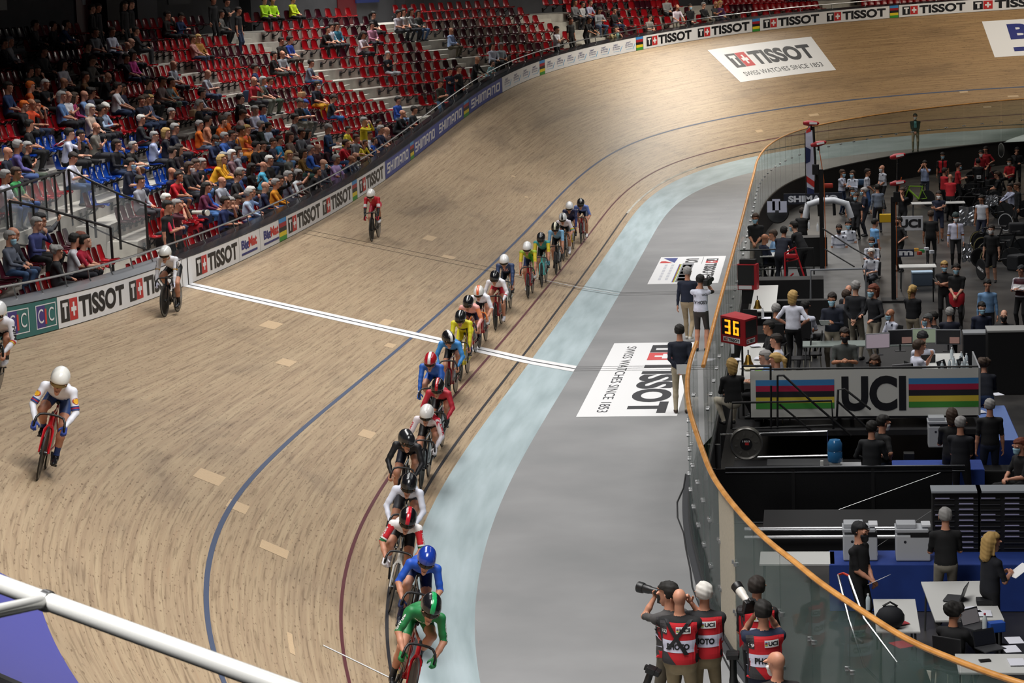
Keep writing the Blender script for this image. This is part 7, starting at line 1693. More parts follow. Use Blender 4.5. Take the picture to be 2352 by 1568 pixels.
# ---------------------------------------------------------------- masts with red cameras, flag
def mast(u0, v0, Y, u1, v1, heads, label):
    b0 = A_(u0, v0, Y); b0.z = ZF; t1 = A_(u1, v1, Y); t = thing('camera_mast', label, 'mast', tuple(b0)); h = t1 - b0
    k = MB(); k.box((0, 0, h.z * .38), (.13, .13, h.z * .76)); k.build('lower_pole', M_BLK2, t); k = MB(); k.tube([h * .7, h], .035, 8); k.box(tuple(h * .76), (.2, .2, .3), bev=.02); k.build('upper_pole', M_BLK2, t)
    k = MB(); k.box((0, 0, .03), (.7, .7, .06), bev=.01); k.build('base_plate', M_BLK2, t)
    k = MB(); k.tube([(.09, -.05, .1), (.1, -.05, h.z * .4), (.08, -.04, h.z * .7), h * .9 + Vector((.12, 0, 0))], .012, 6); k.build('orange_cable', mat('#c8642a', .6), t, True)
    for (u, v, a) in heads:
        p = A_(u, v, Y) - b0; R = Matrix.Rotation(a, 3, 'Y'); m = MB()
        m.lathe([(0, -.24), (.05, -.22), (.085, -.08), (.075, .08), (.05, .2), (.0, .24)], tuple(p), 14, 'X', R); m.build('red_camera_shell', mat('#a01420', .4), t, True)
        m = MB(); m.box(tuple(p + R @ Vector((.06, -.085, .005))), (.22, .02, .055), R); m.build('white_label', M_WHITE, t); m = MB(); m.tube([p + Vector((0, 0, -.06)), p + Vector((0, 0, -.2))], .03, 8); m.build('bracket', M_BLK2, t)
    return t
mast(1890, 690, 6.4, 1868, 290, [(1863, 283, .05), (1880, 330, -.2)], 'tall black mast with two red cameras beside the feather flag')
mast(2053, 690, 6.8, 2062, 375, [(2062, 358, -.2), (2062, 420, -.15)], 'black mast with two red cameras, right of the taller mast')
Yf = 7.2; P = A_(1862, 445, Yf); t = thing('feather_flag', 'white feather flag with blue and red bands on the taller mast', 'flag', tuple(P)); o0 = Vector(P)
k = Ink(); top = (A_(1862, 290, Yf) - o0).z
k.poly([(-.1, 0), (.1, 0), (.14, top * .5), (.08, top * .95), (0, top), (-.12, top * .93), (-.13, top * .5)], mat('#c9cbe0', .7)); k.lay('cloth', lambda x, y: (x, .03 * math.sin(y * 3), y), t, .3)
k = Ink(); k.poly([(-.11, .35), (.11, .18), (.115, .36), (-.115, .53)], ORED); k.poly([(-.128, top * .45), (0, top * .48), (0.02, top * .66), (-.128, top * .7)], mat('#26305e')); k.poly([(-.1, 0), (.1, 0), (.1, .12), (-.1, .2)], mat('#26305e')); k.poly([(-.11, top * .9), (.05, top * .93), (0, top * .99), (-.1, top * .94)], ORED); k.lay('bands', lambda x, y: (x, .03 * math.sin(y * 3) - .006, y), t, .3)
k = MB(); k.tube([(-.14, 0.01, -.3), (-.14, .01, top * .9), (0, .01, top + .03)], .012, 6); k.build('pole', M_BLK2, t)
t = thing('portal_gantry', 'grey metal portal frame standing over the deck steps', 'frame', tuple(A_(1862, 700, -3.0))); o0 = Vector(t.location)
k = MB(); k.tube([A_(1862, 700, -3) - o0, A_(1862, 620, -3) - o0, A_(1988, 617, -3) - o0, A_(1990, 710, -3) - o0], .03, 8); k.build('frame_tube', mat('#8d9096', .4, .6), t, True)
for u, w in ((1866, 'left'), (1912, 'middle')): 
    pass
# far tables, display signs
def sign_panel(name, u0, v0, u1, v1, Y, base, label, word=None, ink=None, depth=.05):
    a, b_ = A_(u0, v1, Y), A_(u1, v1, Y); w = (b_ - a).length; h = A_(u0, v0, Y).z - a.z
    t = thing(name, label, 'sign', tuple(a)); k = MB(); k.box((w / 2, depth / 2, h / 2), (w, depth, h), bev=.01); k.build('board', mat(base, .6), t)
    if word:
        s = Ink(); s.text(word, .08 * w, .2 * h, .92 * w, .8 * h, mat(ink), .05); s.lay('lettering', lambda x, y: (x, -.008, y), t, None)
    return t
sign_panel('table_front', 1800, 445, 1935, 470, 22, '#1a1d2c', 'dark navy table front with white lettering behind the flag mast', 'SHIMANO', '#c9ccd4')
sign_panel('sign_board', 2060, 497, 2120, 530, 15, '#c4c6cc', 'white sign board with black letters behind the second mast', 'UCI', '#1a1b20')
sign_panel('sign_board', 2062, 573, 2100, 590, 9, '#23263c', 'small dark sign with white letter under the second mast', 'm', '#d8dae0')
t = thing('inflatable_arch', 'white inflatable arch lying low with black stripes', 'arch', tuple(A_(1852, 500, 16))); o0 = Vector(t.location)
k = MB(); pts = [A_(u, v, 16) - o0 for u, v in ((1850, 500), (1855, 470), (1880, 462), (1915, 460), (1945, 468), (1955, 500))]; k.tube(pts, .11, 10); k.build('arch_tube', mat('#b9bcc2', .5), t, True)
for i in range(1, 4): k = MB(); k.tube([pts[i], pts[i] + Vector((.02, 0, -.5))], .05, 8); k.build('stripe', M_BLK2, t)
for i, (u, v) in enumerate(((1771, 475), (1783, 470), (1798, 475))): 
    k = MB(); k.box((0, 0, 0), (.24, .01, .34)); o = k.build('paper_notice', mat('#d4d8ee', .6)); o.location = tuple(A_(u, v, 9.)); tag(o, ('left', 'middle', 'right')[i] + ' one of three papers clipped to the rail by the fence', 'paper', None)
t = thing('wheel_rack', 'dark disc wheel leaning below the three clipped papers', 'wheel', tuple(A_(1786, 487, 9.3))); k = MB(); k.lathe([(0, -.02), (.32, -.012), (.34, 0), (.32, .012), (0, .02)], (0, 0, 0), 28, 'Y'); k.build('disc', mat('#55565a', .3, .5), t, True); k = MB(); k.lathe([(.33, -.012), (.35, 0), (.33, .012)], (0, 0, 0), 28, 'Y'); k.build('tyre', M_TYRE, t, True)
t = thing('trestle_stand', 'red folding bicycle trestle on the deck beyond the display box', 'stand', tuple(A_(1800, 645, 2.2))); o0 = Vector(t.location); mr_ = mat('#a81420', .45)
for a, b_ in (((1803, 580), (1803, 650)), ((1825, 568), (1852, 650)), ((1803, 582), (1828, 568)), ((1806, 600), (1835, 594)), ((1800, 650), (1822, 628))):
    k = MB(); k.tube([A_(*a, 2.2) - o0, A_(*b_, 2.0) - o0], .025, 8); k.build('leg', mr_, t, True)
k = MB(); k.box(tuple(A_(1818, 588, 2.1) - o0), (.3, .16, .12), bev=.03); k.build('seat_block', mr_, t)
# ---------------------------------------------------------------- right hand side: tables, racks, printers, near desks
M_BLUC = mat('#1c3a86', .8, noise=.1, nscale=4); M_BLUT = mat('#6b86c4', .6)
table((8.35, -24.9, 0), 3.3, .85, -.36, 'long table under a deep blue cloth carrying two printers', cloth=M_BLUC, top=M_BLUC)
table((6.2, -24.9, 0), 1.15, .75, -.36, 'white table seen through the glass fence beside the blue cloth')
printer(at(1976, 1283, -.35) + V3(0, .1, 0), 'grey printer at the left end of the blue table'); printer(at(2097, 1284, -.35) + V3(0, .1, 0), 'grey printer in the middle of the blue table beside the grey haired man')
def rack(u, v, Y, w, label, rows=10):
    P = A_(u, v, Y); t = thing('pigeonhole_rack', label, 'rack', (P[0], P[1], -.36)); h = .95; k = MB(); k.box((0, .2, h / 2), (w, .36, h)); k.build('cabinet', M_BLK2, t); k = MB(); k.box((0, .15, h + .02), (w + .04, .42, .03)); k.build('top_panel', mat('#8f949a', .4), t)
    rg = random.Random(int(u))
    for i in range(rows):
        for c in range(2):
            k = MB(); x = -w / 4 + c * w / 2; z = .06 + i * (h - .08) / rows; k.box((x, .012, z), (w * .42, .03, .012)); k.build('tray', mat('#3a3b40', .4), t)
            if rg.random() < .6: k = MB(); k.box((x - .03, .004, z + .016), (w * .3, .03, .012)); k.build('paper_stack', mat('#a8a6c8', .6), t)
rack(2197, 1270, -24.6, .72, 'black pigeonhole rack behind the grey haired man'); rack(2302, 1270, -24.6, .72, 'black pigeonhole rack behind the blond woman at the right edge')
table((8.55, -27.25, 0), .95, 2.0, -.36, 'white table with laptop and phone charger cables before the blue table', rz=.05)
table((8.95, -30.2, 0), 1.3, .8, -.36, 'white table with open laptop in the lower right corner'); table((7.6, -28.0, 0), .6, 1.6, -.36, 'narrow white table along the fence with bags and folders')
laptop(at(2190, 1375, -.35), 255, 'black laptop on the white table nearest the blue cloth'); laptop(at(2245, 1440, -.35), 40, 'black laptop with raised screen beside the seated curly haired person', '#8a8688', .25); laptop(at(2275, 1490, -.35), 30, 'grey laptop on the corner table being typed on', '#20222a')
P = at(2262, 1385, -.35); box('desk_phone', P, (.24, .2, .07), mat('#17181b', .5), 'black desk phone with a standing white sheet on the white table', 'phone'); k = MB(); k.box((0, 0, .16), (.2, .008, .26), Matrix.Rotation(-.4, 3, 'X')); o = k.build('paper_sheet', M_WHITE); o.location = (P[0] + .1, P[1] + .08, P[2] + .06); tag(o, 'white sheet propped upright on the black desk phone', 'paper')
for i, (u, v, rz) in enumerate(((2330, 1470, 8), (2322, 1490, 10), (2335, 1520, 4), (2260, 1408, 0), (2230, 1400, 20), (2000, 1270, 0))):
    sheet(at(u, v, -.345), rz, ('printed sheet at the right edge of the corner table', 'second printed sheet below the first on the corner table', 'sheet with small print at the front of the corner table', 'white sheet before the black desk phone', 'sheet beside the raised laptop', 'sheet on the blue table between the printers')[i])
bottle(at(2262, 1450, -.35), 'clear plastic bottle with red cap beside the blue box', .26, '#c8d0d0', '#b03040'); bottle(at(1994, 1400, -.5), 'small clear bottle by the trolley behind the handrail')
box('tissue_box', at(2288, 1450, -.35), (.22, .13, .14), mat('#1f4fa8', .5), 'blue cardboard box on the white table', 'box', 20); box('phone', at(2262, 1517, -.35), (.15, .08, .015), mat('#111214', .3), 'black mobile phone lying on the corner table', 'phone', 15, .004)
for i, (u, v) in enumerate(((2050, 1395), (2082, 1393), (2018, 1380))): box('carton', at(u, v, ZF), (.32, .3, .36), mat('#8e9298', .7), ('pale carton with handwriting under the blue table', 'pale carton right of the handwritten one', 'pale tilted carton by the trolley')[i], 'carton', -8)
for i, (u, v, c, lab) in enumerate(((2040, 1415, '#c9ccd8', 'stack of papers on the narrow table'), (2062, 1428, '#a82430', 'red folder on the narrow table'), (2070, 1480, '#a82430', 'red folder lower on the narrow table'))): sheet(at(u, v, -.345), 30, lab, .22, .3, c)
t = thing('backpack', 'dark backpack on the narrow table behind the handrail', 'bag', tuple(at(2045, 1440, -.35))); k = MB(); k.ball((0, 0, .14), (.2, .16, .17), 14); k.build('bag_body', mat('#14161c', .8), t, True); k = MB(); k.tube([(-.1, 0, .3), (0, 0, .36), (.1, 0, .3)], .015, 6); k.build('strap', M_BLK2, t)
P = at(2090, 1500, .1); chair((P[0], P[1]), 160, 'white plastic chair draped with dark jackets', mat('#cfcabd', .5), ZF); t = thing('jacket', 'dark jackets hanging over the white plastic chair', 'jacket', (P[0], P[1], ZF)); k = MB(); k.ball((0, -.02, .75), (.26, .13, .38), 14); k.ball((0, .05, .45), (.24, .2, .3), 12); k.build('jacket_cloth', mat('#101218', .9), t, True)
t = thing('trolley', 'trolley with chrome push handle seen over the wooden handrail', 'trolley', tuple(at(1960, 1560, ZF))); o0 = Vector(t.location); D_ = lambda u, v, z: Vector(at(u, v, z))
for pts, m in (([D_(1925, 1320, .35), D_(1950, 1420, -.1), D_(1985, 1530, -.7), D_(2035, 1580, ZF + .1)], M_CHR), ([D_(1950, 1322, .35), D_(1985, 1420, -.1), D_(2060, 1520, -.6), D_(2100, 1580, ZF + .1)], M_CHR), ([D_(1925, 1320, .35), D_(1937, 1316, .36), D_(1950, 1322, .35)], mat('#c83a2a', .5))):
    k = MB(); k.tube([p - o0 for p in pts], .018, 8); k.build('push_handle' if m is not M_CHR else 'frame_tube', m, t, True)
# middle right: blue table, grey printer, flight cases
table((9.95, -14.6, 0), .8, 3.4, -.36, 'pale blue topped table right of the rainbow banner', top=M_BLUT, cloth=M_BLUC); table((8.7, -18.4, 0), 1.6, .8, -.36, 'deep blue cloth table behind the two standing men in black', cloth=M_BLUC, top=M_BLUC)
printer(at(2163, 1022, -.35), 'grey printer on the blue table behind the brown haired woman')
for i, (u, v) in enumerate(((2275, 890), (2262, 910), (2255, 930), (2250, 945), (2290, 905))): sheet(at(u, v, -.34), 5 * i, 'white sheet on the pale blue table, ' + ('uppermost', 'second from the top', 'third from the top', 'lowest', 'beside the bottle')[i])
bottle(at(2256, 915, -.35), 'small bottle on the pale blue table')
box('flight_case', at(2315, 900, ZF), (.95, .7, 1.45), M_BLK2, 'big black flight case at the right edge above the blue table', 'case', 0, .02, mat('#9a9a98', .5)); box('drawer_unit', at(2240, 880, ZF), (.55, .5, 1.2), mat('#1c1d22', .5), 'dark drawer unit with pale shelves beside the flight case', 'cabinet', 0, .01, mat('#8f9296', .5))
box('flight_case', at(2290, 1140, ZF), (1.1, .5, .55), M_BLK2, 'low black case with pale lettering panel at the right edge', 'case', 0, .03); k = MB(); 
box('coffee_machine', at(2088, 1075, ZF + .5), (.2, .2, .3), M_BLK2, 'black coffee machine with white cups by the railing', 'machine'); box('cool_box', at(2118, 655, ZF), (.62, .4, .4), mat('#5c6a7c', .5), 'grey cool box with blue and white lid', 'box', 3, .02, mat('#a9c0d6', .5))
table((9.6, 9.0, 0), 1.1, .7, -.36, 'small table crowded with snacks and bottles before the cool box')
for i, (u, v, c) in enumerate(((2105, 577, '#d8a040'), (2118, 580, '#3a8a4a'), (2128, 575, '#c8ccd4'), (2140, 582, '#c8ccd4'), (2112, 585, '#b03a2a'))): box('snack_box', at(u, v, -.35), (.14, .1, .1), mat(c, .6), ('orange', 'green', 'white', 'second white', 'red')[i] + ' snack packet on the small table', 'packet', 9 * i)
table((11.2, 27.0, 0), 2.0, .7, -.36, 'white stacked table by the commissaires in front of the far fence'); box('crate_stack', at(1915, 420, ZF), (.6, .5, .9), mat('#c4c8c8', .6), 'pale stacked crates behind the flag', 'crate'); box('sports_bag', at(1975, 425, -.3), (.5, .25, .25), mat('#2a4a6a', .7), 'blue and lime sports bag beside the commissaires', 'bag', 0, .08); box('sports_bag', at(1902, 432, ZF + .6), (.42, .25, .2), mat('#b03424', .7), 'red sports bag with lime trim right of the mast', 'bag', 0, .07)
box('speaker', at(1963, 372, ZF), (.35, .3, 1.6), M_BLK2, 'black box standing at the foot of the far glass fence', 'box'); box('cabinet', at(1896, 396, ZF + .5), (.45, .4, .45), mat('#8f979a', .5), 'grey cabinet against the far glass fence', 'cabinet'); box('tool_box', at(2036, 510, ZF + .4), (.5, .3, .3), mat('#c8a01c', .5), 'yellow tool crate left of the second mast', 'crate', 0, .02)
# barriers and stanchions
railing('grey crowd barrier by the two women in black', [A_(2143, 640, 6.5), A_(2165, 660, 5.), A_(2166, 715, 5.)], [(A_(2143, 640, 6.5), A_(2144, 700, 6.5))]); railing('thin black railing before the seated bald man near the fence', [A_(1700, 575, 3.4), A_(1868, 570, 3.4), A_(1870, 630, 3.4)], [(A_(1788, 572, 3.4), A_(1790, 640, 3.4)), (A_(1700, 620, 3.3), A_(1868, 615, 3.3))])
railing('black handrail sloping past the white vested officials', [A_(1890, 525, 6.), A_(1960, 570, 4.), A_(2005, 595, 3.)], [(A_(1895, 572, 5.5), A_(1962, 612, 4.))])
# spare wheels and team bicycles at the far right
def disc_wheel(u, v, z, rz, label, rimc='#b8ac74', word=None, tilt=.1):
    P = at(u, v, z); t = thing('disc_wheel', label, 'wheel', tuple(P), math.radians(rz)); t.rotation_euler.x = tilt
    k = MB(); k.lathe([(0, -.025), (.29, -.014), (.29, .014), (0, .025)], (0, 0, 0), 32, 'X'); k.build('disc', mat('#17181c', .35, coat=.3), t, True); k = MB(); k.lathe([(.29, -.014), (.315, -.016), (.315, .016), (.29, .014)], (0, 0, 0), 32, 'X'); k.build('rim', mat(rimc, .4), t, True); k = MB(); k.lathe([(.312, -.014), (.335, 0), (.312, .014)], (0, 0, 0), 32, 'X'); k.build('tyre', M_TYRE, t, True)
    if word: s = Ink(); s.text(word, -.2, -.05, .2, .05, M_WHITE, .03); s.lay('lettering', lambda x, y: (-.03, -x, y), t, None)
for i, (u, v) in enumerate(((2246, 552), (2254, 566), (2262, 580), (2270, 592))): disc_wheel(u, v, ZF + .34, -60, 'pale rimmed spare wheel in the row behind the white suited cyclist, ' + ('farthest', 'second farthest', 'third', 'nearest')[i])
disc_wheel(2254, 618, ZF + .34, 25, 'black disc wheel with white lettering on the floor', '#1c1d20', 'ARAYA', .3); disc_wheel(2300, 345, ZF + 1.5, 20, 'clear disc wheel held up at the far wall', '#9a9ca0'); disc_wheel(2310, 510, ZF + .34, 50, 'white rimmed wheel leaning among the bicycles', '#c9ccd0')
BP_ = [(2110, 445, 60, '#8ab83a', 'lime and red bicycle leaning near the arms folded man'), (2215, 425, 80, '#15161a', 'black bicycle beside the man in red'), (2240, 440, 95, '#1b1c20', 'black bicycle with pale rims behind the red shirted group'), (2262, 450, 100, '#15161a', 'black bicycle next to the silver sheet'), (2230, 470, 85, '#17181c', 'black bicycle with white letters in the pit'), (2285, 475, 70, '#15161a', 'black bicycle beside the man in the white vest top'), (2290, 545, 60, '#17181c', 'black bicycle upside down look near the spare wheels'), (2320, 560, 110, '#15161a', 'black bicycle at the right edge of the pit'), (2330, 470, 95, '#20242c', 'dark bicycle under the white towel'), (2295, 580, 80, '#1a1b1e', 'dark bicycle behind the man in black shorts'), (2265, 400, 85, '#7a1420', 'dark red bicycle by the far wall'), (2200, 690, 10, '#1b1c20', 'black bicycle behind the masked woman in the navy polo')]
for u, v, rz, c, lab in BP_:
    P = at(u, v, ZF + .5); M = Matrix.Translation((P[0], P[1], ZF + .0)) @ Matrix.Rotation(math.radians(rz), 4, 'Z'); bicycle(M, 2, c, lab)
M_FOIL = mat('#c9ccd2', .22, .9)
def foil(u, v, z, d, label):
    t = thing('foil_sheet', label, 'sheet', tuple(at(u, v, z))); rg = random.Random(int(u)); n = 9; vv = []
    for i in range(n):
        for j in range(n): vv.append(((i / (n - 1) - .5) * d[0], rg.uniform(-.04, .04), (j / (n - 1) - .5) * d[1] + rg.uniform(-.03, .03)))
    o = mesh('crumpled_foil', vv, grid_faces(n, n), M_FOIL, t); o.modifiers.new('thick', 'SOLIDIFY').thickness = .02
foil(2220, 497, -.5, (.55, .7), 'crumpled silver sheet left of the man in the white vest top'); foil(2278, 460, -.3, (.45, .4), 'crumpled silver sheet right of the man in the white vest top'); foil(2220, 580, -.7, (.3, .6), 'silver reflective sheet behind the legs of the white suited cyclist')
for i, (u, v, s) in enumerate(((2335, 540, .9), (2300, 500, .8), (2340, 620, 1.0), (2270, 430, .7), (2210, 455, .6))): box('gear_bag', at(u, v, ZF), (.6 * s, .5 * s, .5 * s), mat('#15171c', .7), ('black gear bag at the right edge', 'black gear bag by the leaning wheel', 'black kit bag below the riders wheels', 'black bag near the far wall', 'black bag under the bicycles')[i], 'bag', 20 * i, .06)

# ---------------------------------------------------------------- people in the infield
INF = '''
1735 502 D st front 170 - short brown 141416 S 8f8a80 b black tee with lanyard and headset, standing at the fence
1757 548 D se lap -60 - bald grey 1a2036 L 24242c - navy top, seated bald with white beard at the desk
1775 540 D se lap 100 - short brown 7aa0c8 S 24242c - light blue tee, seated behind the bald man
1801 532 D st phone -20 lean short black 181d2c S 1a1d28 - navy tee, bending over the desk
1823 520 D st phone 60 lean short black 141519 L 17171a b dark suit and mask, bending beside the navy tee
1843 487 F st front -20 - short dark 141416 S 1a1a1c - black tee, seen from behind by the arch
1927 526 F st side 175 - short dark c9ccd8 S 1b1f2c k white vest and black tie, black mask
1948 516 F st side 180 - short dark c4c8d2 S 1b1f2c b white vest and blue mask behind the black tie official
1935 398 F st crossed -120 - short brown c4c8d8 S 22304c b white vest, seated look at the far tables
1958 400 F st phone 150 - short brown c0c6d4 L 2a2c34 b white vest, hand raised to the mask
1993 396 F st front -100 - short dark c9ccd6 S 3a5a8a - white vest and blue jeans, arms forward
2026 387 F st front 120 - bald grey c9ccd6 S 17181c w white vest and bald head at the far tables
1957 440 F st side 200 - short black 17181c S 17181c b black tee with badge behind the commissaires
1966 452 F st side 150 - short brown 1b1c22 S 17181c b black tee, short, next to the badge wearer
1984 440 F st phone 100 - short grey 1a2032 S 1a1d28 b navy tee, head bowed
2015 432 F st side 20 - short black 6a7484 L 1a2032 - grey hoodie with backpack, seen from behind
2124 377 F st camera 170 - short dark a8b8dc S 1f2636 - white and blue shirt, photographing
2165 358 F st side 180 - short black 151517 S 17171a b black clothes under a red safety vest
2170 394 F st front -60 - short dark b41c28 S 17171a - red tee, facing the bicycles
2183 408 F st front -20 - bald grey b41c28 S 17171a - red tee and bald head, seen from behind
2202 382 F st phone -90 - short dark b01a26 S 17171a b red polo, looking at a phone
2156 448 F st crossed 178 - short dark 1b2238 S 1b2238 w navy tee and shorts with arms folded
2138 494 F st side -10 - short brown 121214 S 141416 - black tee with hands in pockets, from behind
2195 500 F st side 180 - beanie 2c3a3a cfd0e4 L 131316 w white racing top with red and gold bands and dark beanie
2253 353 F st hold 180 - short black 9a1620 S 17171a w red top and white mask at the far wall
2264 344 F st hips 150 - pony black a01824 S 17171a - red top and dark ponytail at the far wall
2246 372 F st front 10 - short black 131315 S 17171a - black tee with white race number on the back
2319 372 F se lap 150 - short black b01824 S 17171a w red jacket, seated at the far table
2336 346 F st chin 170 - long black 17181d L 17171a - dark suit and white shirt, hand at the face
2254 458 F st side 150 - short black c2c6d0 N 1a2036 - white sleeveless vest among bicycles
2277 527 F st side 160 - short dark 141416 S 17171a w black tee and shorts with white mask by the spare wheels
2320 430 F se forward 120 - short dark b8bcd4 L 17171a - white jacket, bent over at the right
2336 428 F st side 100 - short brown 17181c L 17171a - black jacket near the white jacket
2290 402 F se lap 90 - short brown 1a1c20 S 17171a - black top with white headphones
2072 440 F st camera 150 - short brown 16171b S 17171a - black tee behind the second mast, filming
2064 508 F st hips 120 - short black 141416 S 17171a k black tee with hand on hip by the yellow crate
2010 512 F st side -60 - short black 6ea0d0 S 2a2c34 - light blue tee, young, beside the yellow crate
2001 582 F se lap 150 - short white c4c8d2 S 2a2c34 - white vest and white hair under the portal frame
2002 556 F se lap 170 - short brown c0c4ce S 2a2c34 b white vest and blue mask above the white haired official
2169 612 F st crossed 178 - short blond 131316 S 17171a b black tee with fair hair tied up
2197 618 F st front 165 - pony black 141416 S 17171a b black tee with red jacket around the waist
2268 655 F st side 180 - short black 6f94bc L 1b1c22 - pale blue jacket with backpack straps
2255 708 F st side 185 - short black 161d34 S 17171a b navy polo and blue mask at the right
2306 725 F st phone 170 - bald grey 131316 S 17171a k black polo with badge and bald head
2345 622 F st phone 150 - cap 2a2c30 c4c4cc S 17171a - maroon and white vest over white tee at the right edge
1822 682 D st hips -20 - bob blond d4d6e4 S 131316 - white tee and blond hair, seen from behind
1783 712 D se lap -10 - short grey 131316 S 1a1a1c - black top with white headphones, seated from behind
1850 705 D se lap -20 - short black d0d4e4 S 17171a - white tee, seated with back turned
1911 688 D st read 170 - short dark 161c2c L 9a9080 b navy blazer holding white sheets
1966 660 D st behind -20 - short grey 14161c L 8a8478 - dark suit with grey hair, from behind
1949 668 D se lap 160 - bald grey 17181c L 17171a k dark top and bald head beside the dark suit
1944 680 D se lap -20 - short brown 44464c S 17171a - grey tee, seated before the suit
2005 668 D st hold 130 - bob red 14161c L 9a9080 b dark blazer with auburn hair, holding a chair
2097 668 F st front -30 - pony blond 121318 L b0a48e - black blazer with long blond ponytail
2045 722 F se lap 120 - bald grey c0c4d4 S 17171a b white vest and pale mask behind the monitors
2130 735 F se lap 110 - cap 4a4c4c c0c4d4 S 17171a b white vest, grey cap and headset
2142 730 F se chin 100 - short black 1a1b20 S 17171a b dark top with hand at the ear
2181 720 F st front 0 - short grey 14182a S 17171a - navy top and grey hair, seen from behind
1765 752 D se lap 100 - short black 131316 S 17171a - black top with headset at the fence desk
1782 783 D se lap 80 - short dark d0d2e0 S 17171a - white polo and glasses at the fence desk
1757 822 D se read 85 - short grey 7fa6d4 S 17171a - light blue shirt, writing at the fence desk
1781 828 D se read 70 - pony blond 1a2030 S 17171a - navy vest and blond ponytail, writing
1680 840 D se lap 20 - bob blond 121214 L b8b0a0 - black jacket and cream trousers on a stool
1940 770 D st phone 180 - short dark 454a48 S 2a2e2c k grey tee, looking at a phone behind the banner
2009 832 D se read 170 - long brown 141416 L 17171a k black top and black mask, seated behind the banner
2119 780 D se lap 10 - beanie 131316 d0d4e4 S 17171a - white tee and black headphones facing the monitors
2111 798 D se chin -70 - short brown d4d6e6 S 17171a - white polo with lanyard, chin on hand
2260 838 F st phone 0 lean curly brown 141824 L 2a3a58 - dark jacket and curly hair, bending over
2273 934 F st side 5 - short grey 101012 S 1b2236 - black tee and jeans with glasses, broad back
2186 955 F st phone 0 - bob brown 111113 S 17171a - black tee and brown bob at the grey printer
2207 975 F st front -20 - short grey 12141c S 15151a - dark navy polo, seen from behind
2029 972 F st hips -60 - short black 121214 S 2c3a54 w black polo and jeans with hand on hip
2003 985 F st hold -20 - short black 14161a L 17171a - black jacket with arm raised to the neck
2342 1025 F se lap 120 - short red 141416 S 17171a b black tee and blue mask on a white chair
1976 1222 F st front -120 - cap 17171a 131316 S 15151a k black polo and black mask, holding a sheet
2171 1188 F st phone 5 - short grey 111113 S 8a8478 - black tee and grey hair at the printer
2279 1246 F st read -60 stride long blond 15171f S 121318 - dark polo and blond hair, walking with a sheet
2192 1408 F se read -30 - curly black 101013 L 17171a w black hoodie and dark curls, typing at a laptop
'''
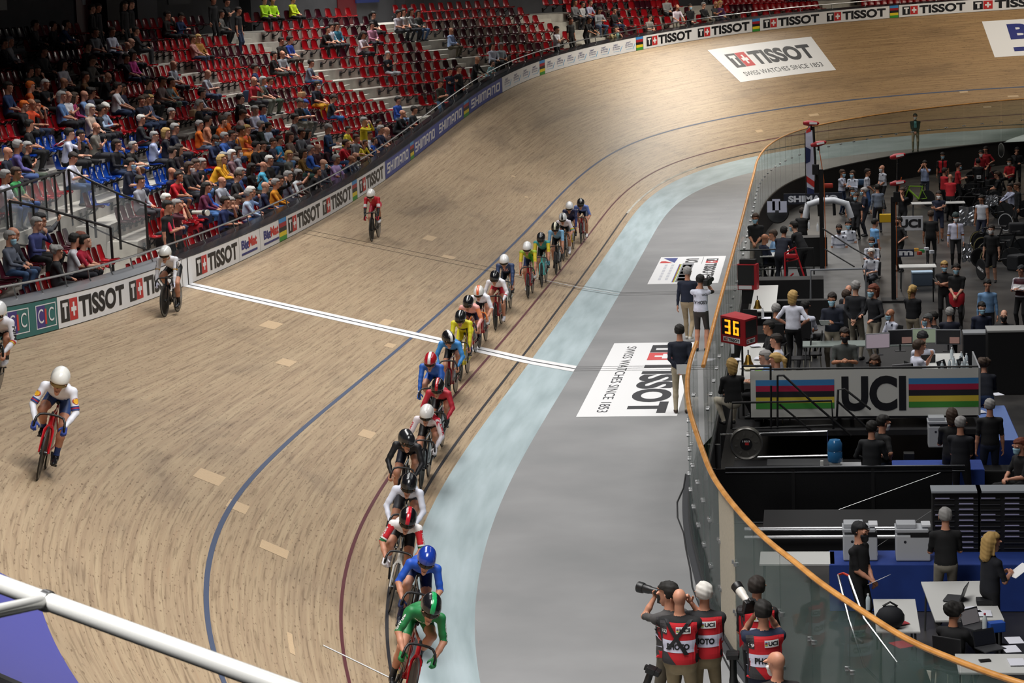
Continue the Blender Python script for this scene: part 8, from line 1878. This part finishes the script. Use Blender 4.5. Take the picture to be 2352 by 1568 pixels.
for line in INF.strip().split('\n'):
    u, v, fl, kind, arms, face, ex, hair, hc_, shirt, sl, tr, mk, *d = line.split(); d = ' '.join(d)
    kw = dict(arms=arms)
    if ex == 'lean': kw['lean'] = .5
    if ex == 'stride': kw['stride'] = .22
    if kind == 'st' and arms == 'read': kw['arms'] = 'phone'
    zf = DZ if fl == 'D' else ZF; zf -= .24 if 'behind the banner' in d and kind == 'se' else 0; near_p = float(v) > 900
    sc_ = .95 if 'short,' in d or 'young' in d else 1.
    r, f, loc, a = put_person(float(u), float(v), zf, K(kind, **kw), float(face), 'person in ' + d, near_p, sc_, shirt='#' + shirt, trousers='#' + tr, hair=hair, hcol=hc_ if hc_ in HAIRS else '#' + hc_, sleeve={'L': 'long', 'S': 'short', 'N': 'none'}[sl], mask=None if mk == '-' else mk, skin=prng.choice('llptl'), shorts='shorts' in d)
    if kind == 'se' and 'stool' not in d and 'hair' != '':
        chair((loc[0], loc[1]), math.degrees(a), ('black' if fl == 'D' or near_p else 'dark') + ' chair under the person in ' + ' '.join(d.split()[:7]).rstrip(','), mat('#1b1b1e', .6) if 'white chair' not in d else mat('#c9c5ba', .5), zf)
    if 'race number' in d: stamp(r, f.me, lambda k: [k.rect(-.09, -.07, .09, .07, M_WHITE), k.text('68', -.06, -.04, .06, .04, M_INK, .04)], f.hip + f.up * .1, (1, 0, 0), tuple(f.up), (0, 1, 0), 'race_number', .008, .04)
    if 'racing top' in d:
        stamp(r, f.me, lambda k: [k.rect(.03, -.05, .045, .4, mat('#c02a30')), k.rect(.045, -.05, .06, .4, mat('#d8a82c'))], f.hip + f.up * .1, (-1, 0, 0), tuple(f.up), (0, -1, 0), 'chest_band', .006, .05)
        for t_, c in ((.0, '#17171a'), (.06, '#c02a30'), (.12, '#d8a82c')): arm_band(r, f, 1, t_, .02, c, .046)
    if 'red jacket around' in d: k = MB(); k.lathe([(.15, .62), (.18, .75), (.19, .95), (.15, 1.02)], (0, 0, 0), 16); o = k.build('waist_jacket', mat('#b81c2a', .8), r, True); o.scale = (1.15, 1, 1)
    if 'red safety vest' in d: stamp(r, f.me, lambda k: [k.rect(-.17, -.1, -.03, .4, M_VR), k.rect(.03, -.1, .17, .4, M_VR)], f.hip + f.up * .1, (-1, 0, 0), tuple(f.up), (0, -1, 0), 'safety_vest', .008, .05)
    if 'maroon and white vest' in d: stamp(r, f.me, lambda k: [k.rect(-.19, -.05, .19, .12, mat('#4a1c28')), k.rect(-.19, .12, .19, .25, M_WHITE), k.rect(-.19, .25, .19, .4, mat('#4a1c28'))], f.hip + f.up * .1, (-1, 0, 0), tuple(f.up), (0, -1, 0), 'vest_front', .008, .05)
    if 'white vest' in d and 'sleeveless' not in d:
        stamp(r, f.me, lambda k: [k.rect(-.19, .1, .19, .12, mat('#2c3a5c')), k.rect(-.15, .33, -.1, .38, mat('#1c2236')), k.rect(.1, .33, .15, .38, mat('#1c2236'))], f.hip + f.up * .1, (-1, 0, 0), tuple(f.up), (0, -1, 0), 'vest_trim', .008, .05)
    if 'holding a sheet' in d or 'white sheets' in d or 'with a sheet' in d:
        h_ = Vector([float(t) for t in f.wri[1]]); h_ = Matrix.Rotation(a, 3, 'Z') @ h_ + Vector(loc); k = MB(); k.box((0, 0, 0), (.22, .3, .004), Matrix.Rotation(.5, 3, 'X')); o = k.build('paper_sheet', M_WHITE); o.location = h_ + Matrix.Rotation(a, 3, 'Z') @ Vector((.02, .14, .03)); o.rotation_euler = (0, 0, a); tag(o, 'white sheet held by the person in ' + ' '.join(d.split()[:6]).rstrip(','), 'paper')
